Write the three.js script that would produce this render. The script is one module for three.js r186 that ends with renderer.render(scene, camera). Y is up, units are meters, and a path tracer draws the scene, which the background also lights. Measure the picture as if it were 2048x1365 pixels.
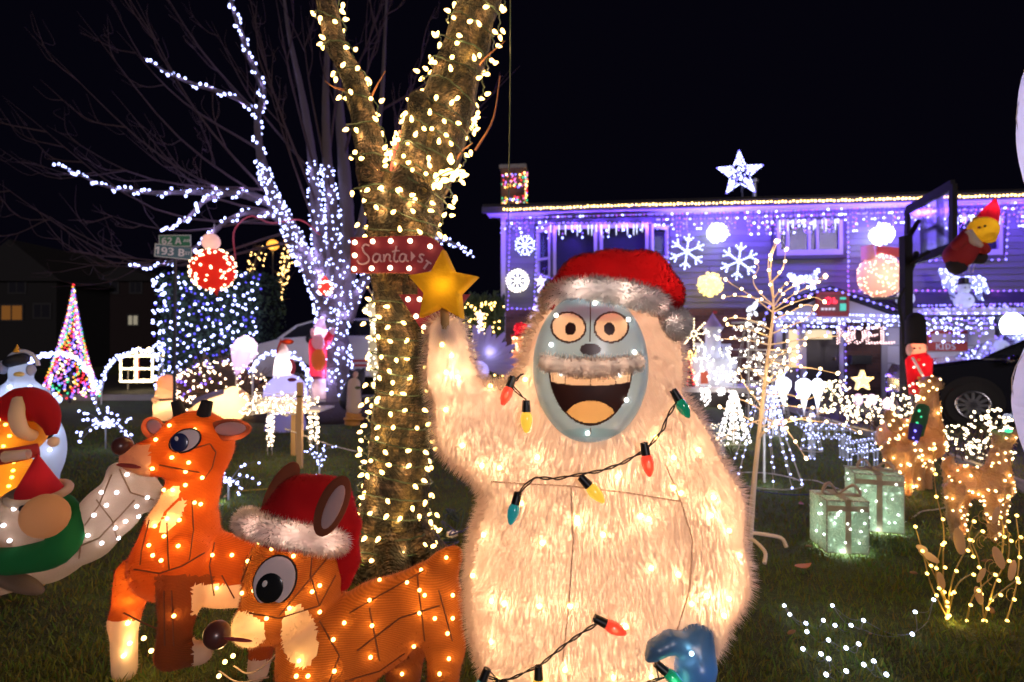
import * as THREE from 'three';
import { mergeGeometries } from 'three/addons/utils/BufferGeometryUtils.js';
import { FontLoader } from 'three/addons/loaders/FontLoader.js';
import { TextGeometry } from 'three/addons/geometries/TextGeometry.js';
import { ImprovedNoise } from 'three/addons/math/ImprovedNoise.js';

// ---------------------------------------------------------------- camera, sky, moonlight, exposure
const scene = new THREE.Scene(), C0 = (r, g, b) => new THREE.Color().setRGB(r, g, b);
const EYE = 1.35, F = 1080, HX = 1024, HY = 690;                 // eye height, focal length and vanishing row of a 2048 pixel wide picture
const camera = new THREE.PerspectiveCamera(64.57, 1024 / 682, 0.05, 400);
camera.position.set(0, EYE, 0);
camera.rotation.x = 7.5 / F;
camera.focus = 1.75;
camera.userData.fStop = 2.4;
const skyData = new Float32Array(64 * 32 * 4);
for (let i = 0; i < 64 * 32; i++) skyData.set([0.0014, 0.0012, 0.0034, 1], i * 4);
const skyTex = new THREE.DataTexture(skyData, 64, 32, THREE.RGBAFormat, THREE.FloatType);
skyTex.mapping = THREE.EquirectangularReflectionMapping; skyTex.magFilter = THREE.LinearFilter; skyTex.needsUpdate = true;
scene.background = skyTex; scene.environment = skyTex;
const moon = new THREE.DirectionalLight(C0(1, 0.86, 0.9), 0.75);
moon.position.set(5, 3.2, 18); moon.shadow.radius = 20; moon.castShadow = true;
Object.assign(moon.shadow.camera, { left: -25, right: 25, top: 25, bottom: -25, far: 80 });
scene.add(moon, moon.target);
const renderer = new THREE.WebGLRenderer({ antialias: true });
renderer.toneMapping = THREE.LinearToneMapping; renderer.toneMappingExposure = 1; renderer.shadowMap.enabled = true;

// ---------------------------------------------------------------- helpers
let seed = 20231;
const rnd = () => { seed = (seed + 0x6d2b79f5) | 0; let t = Math.imul(seed ^ (seed >>> 15), 1 | seed); t = (t + Math.imul(t ^ (t >>> 7), 61 | t)) ^ t; return ((t ^ (t >>> 14)) >>> 0) / 4294967296; };
const rr = (a, b) => a + (b - a) * rnd(), pick = (a) => a[Math.floor(rnd() * a.length)];
const noise = new ImprovedNoise(), V = (x, y, z) => new THREE.Vector3(x, y, z), lerp = THREE.MathUtils.lerp, sin = Math.sin, cos = Math.cos, PI = Math.PI;
const at = (px, py, d, dz = 0) => V(((px - HX) / F) * (d - dz), EYE + ((HY - py) / F) * (d - dz), dz - d);   // the point that stands d metres away on that line of sight
const onGround = (px, py) => at(px, py, (EYE * F) / (py - HY));
const used = {};
const numbered = (n) => { const k = used[n] = (used[n] ?? -1) + 1; return k ? `${n}_${String(k).padStart(3, '0')}` : n; };
const C = (r, g, b) => new THREE.Color().setRGB(r, g, b);
function std(r, g, b, rough = 0.8, o = {}) { return new THREE.MeshStandardMaterial({ color: C(r, g, b), roughness: rough, side: THREE.DoubleSide, ...o }); }
function phys(r, g, b, rough, o) { return new THREE.MeshPhysicalMaterial({ color: C(r, g, b), roughness: rough, side: THREE.DoubleSide, ...o }); }
const sheer = (r, g, b, t = 0.5, o = {}) => phys(r, g, b, 1, { transmission: t, thickness: 0, specularIntensity: 0.2, ...o });   // lamp-shade cloth
const glow = (r, g, b, k) => new THREE.MeshStandardMaterial({ color: C(0.02, 0.02, 0.02), roughness: 0.4, emissive: C(r, g, b), emissiveIntensity: k });
function plain(g) {                                              // the same attributes on every geometry, so that they merge
  g = g.index ? g.toNonIndexed() : g;
  if (!g.attributes.normal) g.computeVertexNormals();
  for (const k of Object.keys(g.attributes)) if (!['position', 'normal', 'uv'].includes(k)) g.deleteAttribute(k);
  if (!g.attributes.uv) g.setAttribute('uv', new THREE.BufferAttribute(new Float32Array(g.attributes.position.count * 2), 2));
  g.clearGroups();
  return g;
}
const join = (list) => (Array.isArray(list) ? (list.length === 1 ? list[0] : mergeGeometries(list.map(plain))) : list);
function tag(o, label, category, group, kind) {
  if (label) o.userData.label = label;
  if (category) o.userData.category = category;
  if (group) o.userData.group = group;
  if (kind) o.userData.kind = kind;
  return o;
}
function thing(name, label, category, p = V(0, 0, 0), group) {
  const o = new THREE.Group(); o.name = numbered(name); o.position.copy(p); scene.add(o);
  return tag(o, label, category, group);
}
const shadow = (m) => { m.castShadow = m.receiveShadow = true; return m; };
// A part from geometry in world axes; local = true: geometry already in its parent's axes.
function part(name, geos, mat, parent = scene, local = false) {
  const g = join(geos), m = shadow(new THREE.Mesh(g, mat));
  m.name = parent === scene ? numbered(name) : name;
  if (!local && parent !== scene) {
    const off = V(0, 0, 0);
    for (let q = parent; q && q !== scene; q = q.parent) off.add(q.position);
    g.translate(-off.x, -off.y, -off.z);
  }
  parent.add(m);
  return m;
}
const stuff = (m) => { m.userData.kind = 'stuff'; return m; };
function copy(o, label, p, turn) {
  const c = o.clone(); c.name = numbered(o.name.replace(/_\d{3}$/, '')); scene.add(c);
  if (label) c.userData.label = label;
  if (p) c.position.copy(p);
  if (turn !== undefined) c.rotation.y = turn;
  return c;
}
const box = (w, h, d, x = 0, y = 0, z = 0, ry = 0, rz = 0) => { const g = new THREE.BoxGeometry(w, h, d); if (rz) g.rotateZ(rz); if (ry) g.rotateY(ry); return g.translate(x, y, z); };
const ball = (p, r, w = 14, h = 10) => new THREE.SphereGeometry(r, w, h).translate(p.x, p.y, p.z);
const ell = (p, rx, ry, rz, tilt = 0, w = 18, h = 12) => { const g = new THREE.SphereGeometry(1, w, h).scale(rx, ry, rz); if (tilt) g.rotateZ(tilt); return g.translate(p.x, p.y, p.z); };
const UPV = V(0, 1, 0), Q = new THREE.Quaternion(), M4 = new THREE.Matrix4();
function rod(a, b, r0, r1 = r0, seg = 7) {
  const d = b.clone().sub(a), g = new THREE.CylinderGeometry(r1, r0, d.length(), seg);
  g.applyQuaternion(Q.setFromUnitVectors(UPV, d.normalize()));
  return g.translate((a.x + b.x) / 2, (a.y + b.y) / 2, (a.z + b.z) / 2);
}
const smooth = (prof, n) => new THREE.SplineCurve(prof.map(([r, y]) => new THREE.Vector2(r, y))).getPoints(n).map((p) => [Math.max(0, p.x), p.y]);
const lathe = (prof, seg = 16) => new THREE.LatheGeometry(prof.map(([r, y]) => new THREE.Vector2(r, y)), seg);
const pathOf = (pts) => new THREE.CatmullRomCurve3(pts, false, 'centripetal');
// A swept limb, cable or twig: radii are spread along it, uv in metres, rough > 0 makes bark lumps.
function limb(pts, radii, radial = 6, steps = 0, rough = 0) {
  const c = pathOf(pts); steps ||= Math.max(3, pts.length * 3);
  const fr = c.computeFrenetFrames(steps), pos = [], uv = [], idx = [], L = c.getLength();
  for (let i = 0; i <= steps; i++) {
    const t = i / steps, p = c.getPointAt(t), f = t * (radii.length - 1), k = Math.min(Math.floor(f), radii.length - 2), r = lerp(radii[k], radii[k + 1], f - k);
    for (let j = 0; j <= radial; j++) {
      const a = (j / radial) * 2 * PI, nx = cos(a), ny = sin(a);
      const s = r * (1 + (rough ? rough * (noise.noise(nx * 1.3 + 9, ny * 1.3, t * L * 5) + 0.5 * noise.noise(nx * 3, ny * 3 + 4, t * L * 16)) : 0));
      pos.push(p.x + s * (nx * fr.normals[i].x + ny * fr.binormals[i].x), p.y + s * (nx * fr.normals[i].y + ny * fr.binormals[i].y), p.z + s * (nx * fr.normals[i].z + ny * fr.binormals[i].z));
      uv.push((j / radial) * 2 * PI * radii[0], t * L);
    }
  }
  for (let i = 0; i < steps; i++) for (let j = 0; j < radial; j++) { const a = i * (radial + 1) + j, b = a + radial + 1; idx.push(a, a + 1, b, b, a + 1, b + 1); }
  const g = new THREE.BufferGeometry(); g.setIndex(idx);
  g.setAttribute('position', new THREE.Float32BufferAttribute(pos, 3)); g.setAttribute('uv', new THREE.Float32BufferAttribute(uv, 2)); g.computeVertexNormals();
  return g;
}
const cable = (pts, r = 0.003, radial = 4, steps = 0) => limb(pts, [r, r], radial, steps || Math.max(4, pts.length * 4));
function along(pts, step) { const c = pathOf(pts), L = c.getLength(), n = Math.max(1, Math.round(L / step)); return Array.from({ length: n + 1 }, (_, i) => ({ p: c.getPointAt(i / n), t: i / n, dir: c.getTangentAt(i / n) })); }
function polyline(pts, step) { const out = []; for (let i = 0; i + 1 < pts.length; i++) { const n = Math.max(1, Math.round(pts[i].distanceTo(pts[i + 1]) / step)); for (let k = 0; k < n; k++) out.push(pts[i].clone().lerp(pts[i + 1], k / n)); } out.push(pts.at(-1).clone()); return out; }
// Many small bulbs of one colour in one mesh.
const ICO = new THREE.IcosahedronGeometry(1, 0), ICOP = ICO.attributes.position.array, ICON = ICOP.length / 3;
function bulbCloud(pts, r, stretch = 1.35) {
  const pos = new Float32Array(pts.length * ICOP.length), v = V(0, 0, 0), e = new THREE.Euler();
  pts.forEach((p, i) => {
    const s = r * 0.74 * rr(0.8, 1.2); Q.setFromEuler(e.set(rr(-1.2, 1.2), rr(0, 6), rr(-1.2, 1.2)));
    for (let k = 0; k < ICON; k++) { v.set(ICOP[k * 3] * s, ICOP[k * 3 + 1] * s * stretch, ICOP[k * 3 + 2] * s).applyQuaternion(Q).add(p); pos.set([v.x, v.y, v.z], (i * ICON + k) * 3); }
  });
  const g = new THREE.BufferGeometry(); g.setAttribute('position', new THREE.BufferAttribute(pos, 3)); g.computeVertexNormals();
  return plain(g);
}
const bulbs = (pts, r, mat, parent, name = 'bulbs') => pts.length && stuff(part(name, bulbCloud(pts, r), mat, parent));
// Bulbs one by one, each a part of its string.
const MINI = new THREE.IcosahedronGeometry(1, 1), C9 = lathe([[0, -1.8], [0.3, -1.6], [0.68, -0.8], [0.85, -0.1], [0.7, 0.55], [0.42, 0.85], [0, 0.9]], 8);
function bulbParts(list, r, mat, parent, geo = MINI, stretch = 1) {
  const off = V(0, 0, 0); for (let q = parent; q && q !== scene; q = q.parent) off.add(q.position);
  for (const b of list) {
    const m = shadow(new THREE.Mesh(geo, Array.isArray(mat) ? pick(mat) : mat)); m.name = 'bulb';
    m.position.copy(b.p ?? b).sub(off); m.scale.set(r, r * stretch, r);
    m.quaternion.setFromUnitVectors(UPV, (b.up ?? V(rr(-0.6, 0.6), 1, rr(-0.6, 0.6))).clone().normalize());
    parent.add(m);
  }
}
function lamp(p, c, i, radius = 1) { const l = new THREE.PointLight(C(...c), p.z < -6 ? i * 0.5 : i); l.position.copy(p); l.shadow.radius = radius; l.castShadow = true; l.name = 'lamp_light'; scene.add(l); return l; }

// ---------------------------------------------------------------- smooth solids: tapered capsules and ellipsoids melted together
class Solid {
  constructor(k = 0.03) { this.k = k; this.list = []; this.lo = V(1e9, 1e9, 1e9); this.hi = V(-1e9, -1e9, -1e9); }
  grow(p, r) { this.lo.min(V(p.x - r, p.y - r, p.z - r)); this.hi.max(V(p.x + r, p.y + r, p.z + r)); }
  cap(a, b, ra, rb = ra) { this.grow(a, ra); this.grow(b, rb); const d = b.clone().sub(a), L = d.lengthSq() || 1e-9; this.list.push((x, y, z) => { let t = ((x - a.x) * d.x + (y - a.y) * d.y + (z - a.z) * d.z) / L; t = t < 0 ? 0 : t > 1 ? 1 : t; const ex = x - a.x - t * d.x, ey = y - a.y - t * d.y, ez = z - a.z - t * d.z; return Math.sqrt(ex * ex + ey * ey + ez * ez) - ra - (rb - ra) * t; }); return this; }
  chain(pts, rs) { for (let i = 0; i + 1 < pts.length; i++) this.cap(pts[i], pts[i + 1], rs[i], rs[i + 1]); return this; }
  ell(c, rx, ry, rz, tilt = 0) { this.grow(c, Math.max(rx, ry, rz)); const co = cos(-tilt), si = sin(-tilt), m = Math.min(rx, ry, rz); this.list.push((x, y, z) => { const dx = x - c.x, dy = y - c.y, ux = (dx * co - dy * si) / rx, uy = (dx * si + dy * co) / ry, uz = (z - c.z) / rz, k0 = Math.sqrt(ux * ux + uy * uy + uz * uz), k1 = Math.sqrt((ux / rx) ** 2 + (uy / ry) ** 2 + (uz / rz) ** 2); return k1 > 1e-9 ? (k0 * (k0 - 1)) / k1 : -m; }); return this; }
  at(x, y, z) { let d = this.list[0](x, y, z); const k = this.k; for (let i = 1; i < this.list.length; i++) { const e = this.list[i](x, y, z), h = Math.max(k - Math.abs(d - e), 0) / k; d = Math.min(d, e) - h * h * k * 0.25; } return d; }
  grad(p) { const e = 0.002; return V(this.at(p.x + e, p.y, p.z) - this.at(p.x - e, p.y, p.z), this.at(p.x, p.y + e, p.z) - this.at(p.x, p.y - e, p.z), this.at(p.x, p.y, p.z + e) - this.at(p.x, p.y, p.z - e)).normalize(); }
  front(px, py, d) {                                             // where the line of sight through that pixel meets the solid, or null
    const dir = at(px, py, d).sub(camera.position).normalize(), p = camera.position.clone();
    let s = 0.2; for (let i = 0; i < 300 && s < d * 1.8; i++) { p.copy(camera.position).addScaledVector(dir, s); const h = this.at(p.x, p.y, p.z); if (h < 0.0015) return p; s += Math.max(h * 0.7, 0.001); }
    return null;
  }
  mesh(cell) {                                                   // naive surface nets
    const lo = this.lo.clone().subScalar(cell * 2 + this.k * 0.3), n = this.hi.clone().addScalar(cell * 2 + this.k * 0.3).sub(lo).divideScalar(cell).ceil(), nx = n.x + 1, ny = n.y + 1, nz = n.z + 1;
    const f = new Float32Array(nx * ny * nz), id = new Int32Array(nx * ny * nz).fill(-1), pos = [], idx = [], I = (x, y, z) => x + nx * (y + ny * z);
    for (let z = 0; z < nz; z++) for (let y = 0; y < ny; y++) for (let x = 0; x < nx; x++) f[I(x, y, z)] = this.at(lo.x + x * cell, lo.y + y * cell, lo.z + z * cell);
    for (let z = 0; z + 1 < nz; z++) for (let y = 0; y + 1 < ny; y++) for (let x = 0; x + 1 < nx; x++) {
      let sx = 0, sy = 0, sz = 0, c = 0;
      for (let e = 0; e < 12; e++) {
        const ax = e >> 2, u = e & 1, w = (e >> 1) & 1, a = [0, 0, 0]; a[(ax + 1) % 3] = u; a[(ax + 2) % 3] = w; const b = [...a]; b[ax] = 1;
        const fa = f[I(x + a[0], y + a[1], z + a[2])], fb = f[I(x + b[0], y + b[1], z + b[2])];
        if (fa < 0 !== fb < 0) { const t = fa / (fa - fb); sx += a[0] + (b[0] - a[0]) * t; sy += a[1] + (b[1] - a[1]) * t; sz += a[2] + (b[2] - a[2]) * t; c++; }
      }
      if (c) { id[I(x, y, z)] = pos.length / 3; pos.push(lo.x + (x + sx / c) * cell, lo.y + (y + sy / c) * cell, lo.z + (z + sz / c) * cell); }
    }
    const quad = (a, b, c, d, flip) => (flip ? idx.push(a, c, b, a, d, c) : idx.push(a, b, c, a, c, d));
    for (let z = 1; z + 1 < nz; z++) for (let y = 1; y + 1 < ny; y++) for (let x = 1; x + 1 < nx; x++) {
      const s = f[I(x, y, z)] < 0;
      if (s !== f[I(x + 1, y, z)] < 0) quad(id[I(x, y - 1, z - 1)], id[I(x, y, z - 1)], id[I(x, y, z)], id[I(x, y - 1, z)], !s);
      if (s !== f[I(x, y + 1, z)] < 0) quad(id[I(x - 1, y, z - 1)], id[I(x - 1, y, z)], id[I(x, y, z)], id[I(x, y, z - 1)], !s);
      if (s !== f[I(x, y, z + 1)] < 0) quad(id[I(x - 1, y - 1, z)], id[I(x, y - 1, z)], id[I(x, y, z)], id[I(x - 1, y, z)], !s);
    }
    const nor = new Float32Array(pos.length), uv = new Float32Array((pos.length / 3) * 2), p = V(0, 0, 0);
    for (let i = 0; i < pos.length; i += 3) { const g = this.grad(p.set(pos[i], pos[i + 1], pos[i + 2])); nor.set([g.x, g.y, g.z], i); uv.set([pos[i] - pos[i + 2] * 0.6, pos[i + 1]], (i / 3) * 2); }
    const g = new THREE.BufferGeometry(); g.setIndex(idx); g.setAttribute('position', new THREE.Float32BufferAttribute(pos, 3)); g.setAttribute('normal', new THREE.BufferAttribute(nor, 3)); g.setAttribute('uv', new THREE.BufferAttribute(uv, 2));
    return g;
  }
}
// Points spread evenly over a geometry's surface: [{p, n}].
function scatter(geo, count, keep) {
  const g = geo.index ? geo.toNonIndexed() : geo, P = g.attributes.position, N = g.attributes.normal, cum = [], a = V(0, 0, 0), b = V(0, 0, 0), c = V(0, 0, 0); let sum = 0;
  if (!P.count) { console.log('empty piece'); return []; }
  for (let i = 0; i < P.count; i += 3) { a.fromBufferAttribute(P, i); b.fromBufferAttribute(P, i + 1).sub(a); c.fromBufferAttribute(P, i + 2).sub(a); cum.push(sum += b.cross(c).length()); }
  const out = [];
  for (let n = 0, tries = 0; n < count && tries < count * 20; tries++) {
    const r = rnd() * sum; let lo = 0, hi = cum.length - 1; while (lo < hi) { const m = (lo + hi) >> 1; if (cum[m] < r) lo = m + 1; else hi = m; }
    let u = rnd(), v = rnd(); if (u + v > 1) { u = 1 - u; v = 1 - v; } const w = 1 - u - v, k = lo * 3, p = V(0, 0, 0), q = V(0, 0, 0);
    for (const [i, s] of [[k, w], [k + 1, u], [k + 2, v]]) { p.x += P.getX(i) * s; p.y += P.getY(i) * s; p.z += P.getZ(i) * s; q.x += N.getX(i) * s; q.y += N.getY(i) * s; q.z += N.getZ(i) * s; }
    const o = { p, n: q.normalize() };
    if (!keep || keep(o)) { out.push(o); n++; }
  }
  return out;
}
// Hairs: one slim triangle each, combed downward.
function furGeo(pts, len, width, comb = 0.7, mess = 0.35) {
  const pos = new Float32Array(pts.length * 9), nor = new Float32Array(pts.length * 9), t = V(0, 0, 0), d = V(0, 0, 0);
  pts.forEach(({ p, n }, i) => {
    const s = noise.noise(p.x * 22, p.y * 9, p.z * 22), s2 = noise.noise(p.x * 30 + 7, p.y * 14, p.z * 30);
    d.copy(n).add(V(rr(-mess, mess) + s * (mess < 0.3 ? 0.13 : 0.25), -comb + rr(-mess, mess) * 0.6 + s2 * 0.15, rr(-mess, mess))).normalize().multiplyScalar(len * rr(0.6, 1.25));
    t.crossVectors(d, n); if (t.lengthSq() < 1e-9) t.set(1, 0, 0); t.normalize().multiplyScalar(width / 2);
    const o = p.clone().addScaledVector(n, -0.002);
    pos.set([o.x - t.x, o.y - t.y, o.z - t.z, o.x + t.x, o.y + t.y, o.z + t.z, o.x + d.x, o.y + d.y, o.z + d.z], i * 9);
    const m = n.clone().addScaledVector(t, rr(-110, 110)).normalize(); for (let k = 0; k < 3; k++) nor.set([m.x, m.y, m.z], i * 9 + k * 3);
  });
  const g = new THREE.BufferGeometry(); g.setAttribute('position', new THREE.BufferAttribute(pos, 3)); g.setAttribute('normal', new THREE.BufferAttribute(nor, 3));
  return plain(g);
}
// Cut a shell into named pieces by where their triangles lie in the picture; what is left over comes last.
const pxOf = (p) => [HX + (p.x * F) / -p.z, HY - ((p.y - EYE) * F) / -p.z];
const inOval = (cx, cy, rx, ry, t = 0) => (x, y) => { const dx = x - cx, dy = y - cy, u = dx * cos(t) - dy * sin(t), v = dx * sin(t) + dy * cos(t); return (u / rx) ** 2 + (v / ry) ** 2 < 1; };
function carve(geo, tests) {
  const g = plain(geo.clone()), out = [...tests, null].map(() => []), P = g.attributes.position, c = V(0, 0, 0), v = V(0, 0, 0);
  for (let i = 0; i < P.count; i += 3) { c.set(0, 0, 0); for (let k = 0; k < 3; k++) c.add(v.fromBufferAttribute(P, i + k)); const [x, y] = pxOf(c.divideScalar(3)), n = tests.findIndex((f) => f(x, y, c)); out[n < 0 ? tests.length : n].push(i, i + 1, i + 2); }
  return out.map((ids) => { const q = new THREE.BufferGeometry(); for (const [k, w] of [['position', 3], ['normal', 3], ['uv', 2]]) { const A = g.attributes[k].array, a = new Float32Array(ids.length * w); ids.forEach((id, j) => { for (let m = 0; m < w; m++) a[j * w + m] = A[id * w + m]; }); q.setAttribute(k, new THREE.BufferAttribute(a, w)); } return q; });
}
// Textures
function tex(w, h, f, srgb = false, rx = 1, ry = 1) {
  const d = new Uint8Array(w * h * 4);
  for (let y = 0; y < h; y++) for (let x = 0; x < w; x++) { const c = f(x / w, y / h); for (let k = 0; k < 3; k++) d[(y * w + x) * 4 + k] = Math.max(0, Math.min(255, (c.length ? c[k] : c) * 255)); d[(y * w + x) * 4 + 3] = 255; }
  const t = new THREE.DataTexture(d, w, h); t.wrapS = t.wrapT = THREE.RepeatWrapping; t.magFilter = THREE.LinearFilter; t.repeat.set(rx, ry); if (srgb) t.colorSpace = THREE.SRGBColorSpace; t.needsUpdate = true; return t;
}
// tileable noise
const tn = (u, v, f, s = 0) => { const a = u * 2 * PI, b = v * 2 * PI, r = f / (2 * PI); return noise.noise(cos(a) * r + s, sin(a) * r + cos(b) * r * 1.3, sin(b) * r * 1.3 + s * 2); };

const WARM = [1, 0.6, 0.22], WHITE = [0.72, 0.8, 1], VIOLET = [0.3, 0.14, 1];
const B = {
  warm: glow(1, 0.6, 0.17, 9), cool: glow(0.42, 0.47, 1, 7), blue: glow(0.2, 0.17, 1, 4), violet: glow(0.26, 0.13, 1, 2.6), purple: glow(0.5, 0.12, 0.95, 2.2),
  red: glow(1, 0.03, 0.05, 2.4), green: glow(0.05, 0.8, 0.35, 1.5), amber: glow(1, 0.45, 0.04, 2.2), pink: glow(1, 0.2, 0.7, 1.6), gold: glow(1, 0.62, 0.14, 6), deep: glow(0.1, 0.08, 0.9, 2.2),
};
const cordGreen = std(0.01, 0.03, 0.016, 0.6), cordWhite = std(0.5, 0.48, 0.44, 0.6), black = std(0.01, 0.01, 0.012, 0.4), blackMatte = std(0.012, 0.012, 0.014, 0.9);
const wood = std(0.45, 0.27, 0.1, 0.75), whitePaint = std(0.75, 0.73, 0.74, 0.55);
// ---------------------------------------------------------------- the ground
const grassTex = tex(512, 512, (u, v) => { const a = 0.5 + 0.5 * tn(u, v, 9), b = 0.5 + 0.5 * tn(u, v, 60, 3), c = rnd(); const g = 0.3 + 0.3 * a + 0.3 * b + 0.25 * c; return [0.36 * g + 0.06 * (1 - a), 0.47 * g, 0.15 * g]; }, true, 1 / 1.7, 1 / 1.7);
const grassBump = tex(256, 256, (u, v) => 0.5 + 0.3 * tn(u, v, 50) + 0.3 * (rnd() - 0.5), false, 2, 2);
const lawnMat = std(0.75, 0.75, 0.75, 0.95, { map: grassTex, bumpMap: grassBump, bumpScale: 0.03 });
function sheet(name, outline, y, mat, steps) {                   // a flat piece of ground, uv in metres
  const g = new THREE.ShapeGeometry(new THREE.Shape(outline.map(([x, z]) => new THREE.Vector2(x, -z))), steps).rotateX(-PI / 2).translate(0, y, 0);
  const m = part(name, g, mat); m.userData.kind = 'structure'; return m;
}
{
  const g = new THREE.PlaneGeometry(400, 400).rotateX(-PI / 2), P = g.attributes.position, uv = g.attributes.uv;
  for (let i = 0; i < P.count; i++) uv.setXY(i, P.getX(i), P.getZ(i));
  part('lawn', g, lawnMat).userData.kind = 'structure';
}
const asphaltTex = tex(256, 256, (u, v) => 0.24 + 0.08 * tn(u, v, 12) + 0.12 * (rnd() - 0.5), true, 1, 1);
const asphalt = std(0.55, 0.55, 0.6, 0.85, { map: asphaltTex }), concrete = std(0.3, 0.29, 0.27, 0.9, { map: tex(128, 128, (u, v) => 0.8 + 0.12 * tn(u, v, 9) + 0.08 * (rnd() - 0.5)) });
const W = (px, py) => { const p = onGround(px, py); return [p.x, p.z]; };
const edge = [[1475, 796], [1560, 815], [1640, 845], [1710, 868], [1800, 893], [1900, 925], [2048, 985], [2300, 1110]].map(([x, y]) => W(x, y));
sheet('driveway', [...edge, [9, -2], [26, -2], [26, -13.4], [5.6, -13.95]], 0.006, asphalt);
part('driveway_edging', edge.slice(0, -1).map((a, i) => { const b = edge[i + 1], l = Math.hypot(b[0] - a[0], b[1] - a[1]); return box(l, 0.16, 0.07, (a[0] + b[0]) / 2, 0.02, (a[1] + b[1]) / 2, -Math.atan2(b[1] - a[1], b[0] - a[0])); }), concrete).userData.kind = 'structure';
sheet('street', [[-60, -13.2], [-1.6, -13.2], [-1.2, -15], [-1.2, -24], [-60, -24]], 0.008, asphalt);
part('curb', box(58, 0.13, 0.15, -31, 0.065, -13.15), concrete).userData.kind = 'structure';
{                                                               // mulch mound under the lit tree
  const c = at(672, 690, 10.6), g = new THREE.SphereGeometry(1, 40, 12, 0, 2 * PI, 0, PI / 2), P = g.attributes.position;
  for (let i = 0; i < P.count; i++) { const x = P.getX(i), y = P.getY(i), z = P.getZ(i); P.setXYZ(i, c.x + x * 1.75, y * 0.3 * (1 + 0.25 * noise.noise(x * 6, 2, z * 6)) - 0.01, c.z + z * 1.5); }
  g.computeVertexNormals();
  part('soil_mound', g, std(0.035, 0.022, 0.014, 1, { bumpMap: grassBump, bumpScale: 0.05 })).userData.kind = 'structure';
}
{                                                               // blades of grass where the camera is close enough to tell them
  const n = 90000, blade = new THREE.BufferGeometry(); blade.setAttribute('position', new THREE.Float32BufferAttribute([-0.0022, 0, 0, 0.0022, 0, 0, 0.0015, 0.018, 0.003, -0.0015, 0.018, 0.003, 0, 0.034, 0.012], 3)); blade.setIndex([0, 1, 2, 0, 2, 3, 3, 2, 4]); blade.computeVertexNormals();
  const m = new THREE.InstancedMesh(blade, sheer(0.12, 0.165, 0.04, 0.3), n), e = new THREE.Euler(), s = V(1, 1, 1), p = V(0, 0, 0), col = C(1, 1, 1);
  for (let i = 0; i < n; i++) {
    const d = 1.7 + 7.2 * Math.pow(rnd(), 1.5), x = rr(-1.02, 1.02) * d; const k = rr(0.5, 1.3) * (1 + 0.4 * noise.noise(x * 2, 3, d * 2));
    M4.compose(p.set(x, 0, -d), Q.setFromEuler(e.set(rr(-0.5, 0.5), rr(0, 6.3), rr(-0.5, 0.5))), s.set(k * (1 + d * 0.16), k, k)); m.setMatrixAt(i, M4);
    const b = rnd(); m.setColorAt(i, col.setRGB(0.7 + 0.9 * b, 0.75 + 0.5 * rnd(), 0.6 + 0.4 * rnd()));
  }
  m.name = 'grass'; tag(m, 'short dark green lawn grass in front of the house', 'grass', null, 'stuff'); scene.add(shadow(m));
}

// ---------------------------------------------------------------- the decorated house. Its own axes: X along the front, Y up, Z out of the wall
const HA = -Math.atan2(1.4, 12.66), HP = V(-0.26, 0, -14.5), hu = V(cos(HA), 0, -sin(HA)), hn = V(sin(HA), 0, cos(HA));
const toWorld = (X, Y, Z = 0) => HP.clone().addScaledVector(hu, X).addScaledVector(hn, Z).add(V(0, Y, 0));
function H(px, py, Z = 0) {                                     // the place on the wall (or Z metres before it) seen at that pixel: [X, Y]
  const dx = (px - HX) / F, dy = (HY - py) / F, o = camera.position.clone().sub(HP), t = (Z - o.dot(hn)) / V(dx, dy, -1).dot(hn);
  const p = V(dx * t, EYE + dy * t, -t).sub(HP); return [p.dot(hu), p.y];
}
const HW = (px, py, Z = 0) => toWorld(...H(px, py, Z), Z);
const LEN = 15.5, SILL = 2.3, EAVE = 4.78;
const house = thing('suburban_house', 'grey sided two storey house covered in purple and white lights', 'house', HP); house.rotation.y = HA;
const hp = (name, g, m, parent = house) => part(name, g, m, parent, true);
const siding = [0.15, 0.175, 0.14, 0.165].map((k) => std(k * 0.9, k * 0.88, k * 1.1, 0.6)), trimDark = std(0.045, 0.04, 0.06, 0.55), vinyl = std(0.42, 0.4, 0.43, 0.5);
const brickTex = tex(256, 256, (u, v) => { const row = Math.floor(v * 16), x = (u * 8 + (row % 2) / 2) % 1, y = (v * 16) % 1, mortar = x < 0.04 || y < 0.1, h = Math.abs(sin(row * 91.7 + Math.floor(u * 8 + (row % 2) / 2) * 37.3)) ; return mortar ? [0.42, 0.38, 0.36] : [0.36 + 0.16 * h, 0.25 + 0.12 * h, 0.2 + 0.1 * h].map((c) => c + 0.05 * (rnd() - 0.5)); }, true, 1 / 1.7, 1 / 1.2);
const brick = std(0.8, 0.8, 0.8, 0.9, { map: brickTex, bumpMap: brickTex, bumpScale: 0.01 });
hp('wall', [box(LEN, EAVE, 0.3, LEN / 2, EAVE / 2, -0.17), box(0.3, EAVE, 8, 0.15, EAVE / 2, -4.3), box(0.3, EAVE, 8, LEN - 0.15, EAVE / 2, -4.3), box(LEN, EAVE, 0.3, LEN / 2, EAVE / 2, -8.3)], std(0.22, 0.21, 0.22, 0.8));
for (let i = 0; i < 16; i++) { const h = (EAVE - SILL) / 16, g = box(LEN, h + 0.014, 0.016, 0, 0, 0).rotateX(-0.11).translate(LEN / 2, SILL + h * (i + 0.5), 0.016); hp('siding_board', g, siding[(i * 7 + 1) % 4]); }
{ const g = box(7.05, SILL - 0.02, 0.07, 3.53, (SILL - 0.02) / 2, 0.015), P = g.attributes.position, uv = g.attributes.uv; for (let i = 0; i < P.count; i++) uv.setXY(i, P.getX(i), P.getY(i)); hp('brick_wall', g, brick); }
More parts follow.
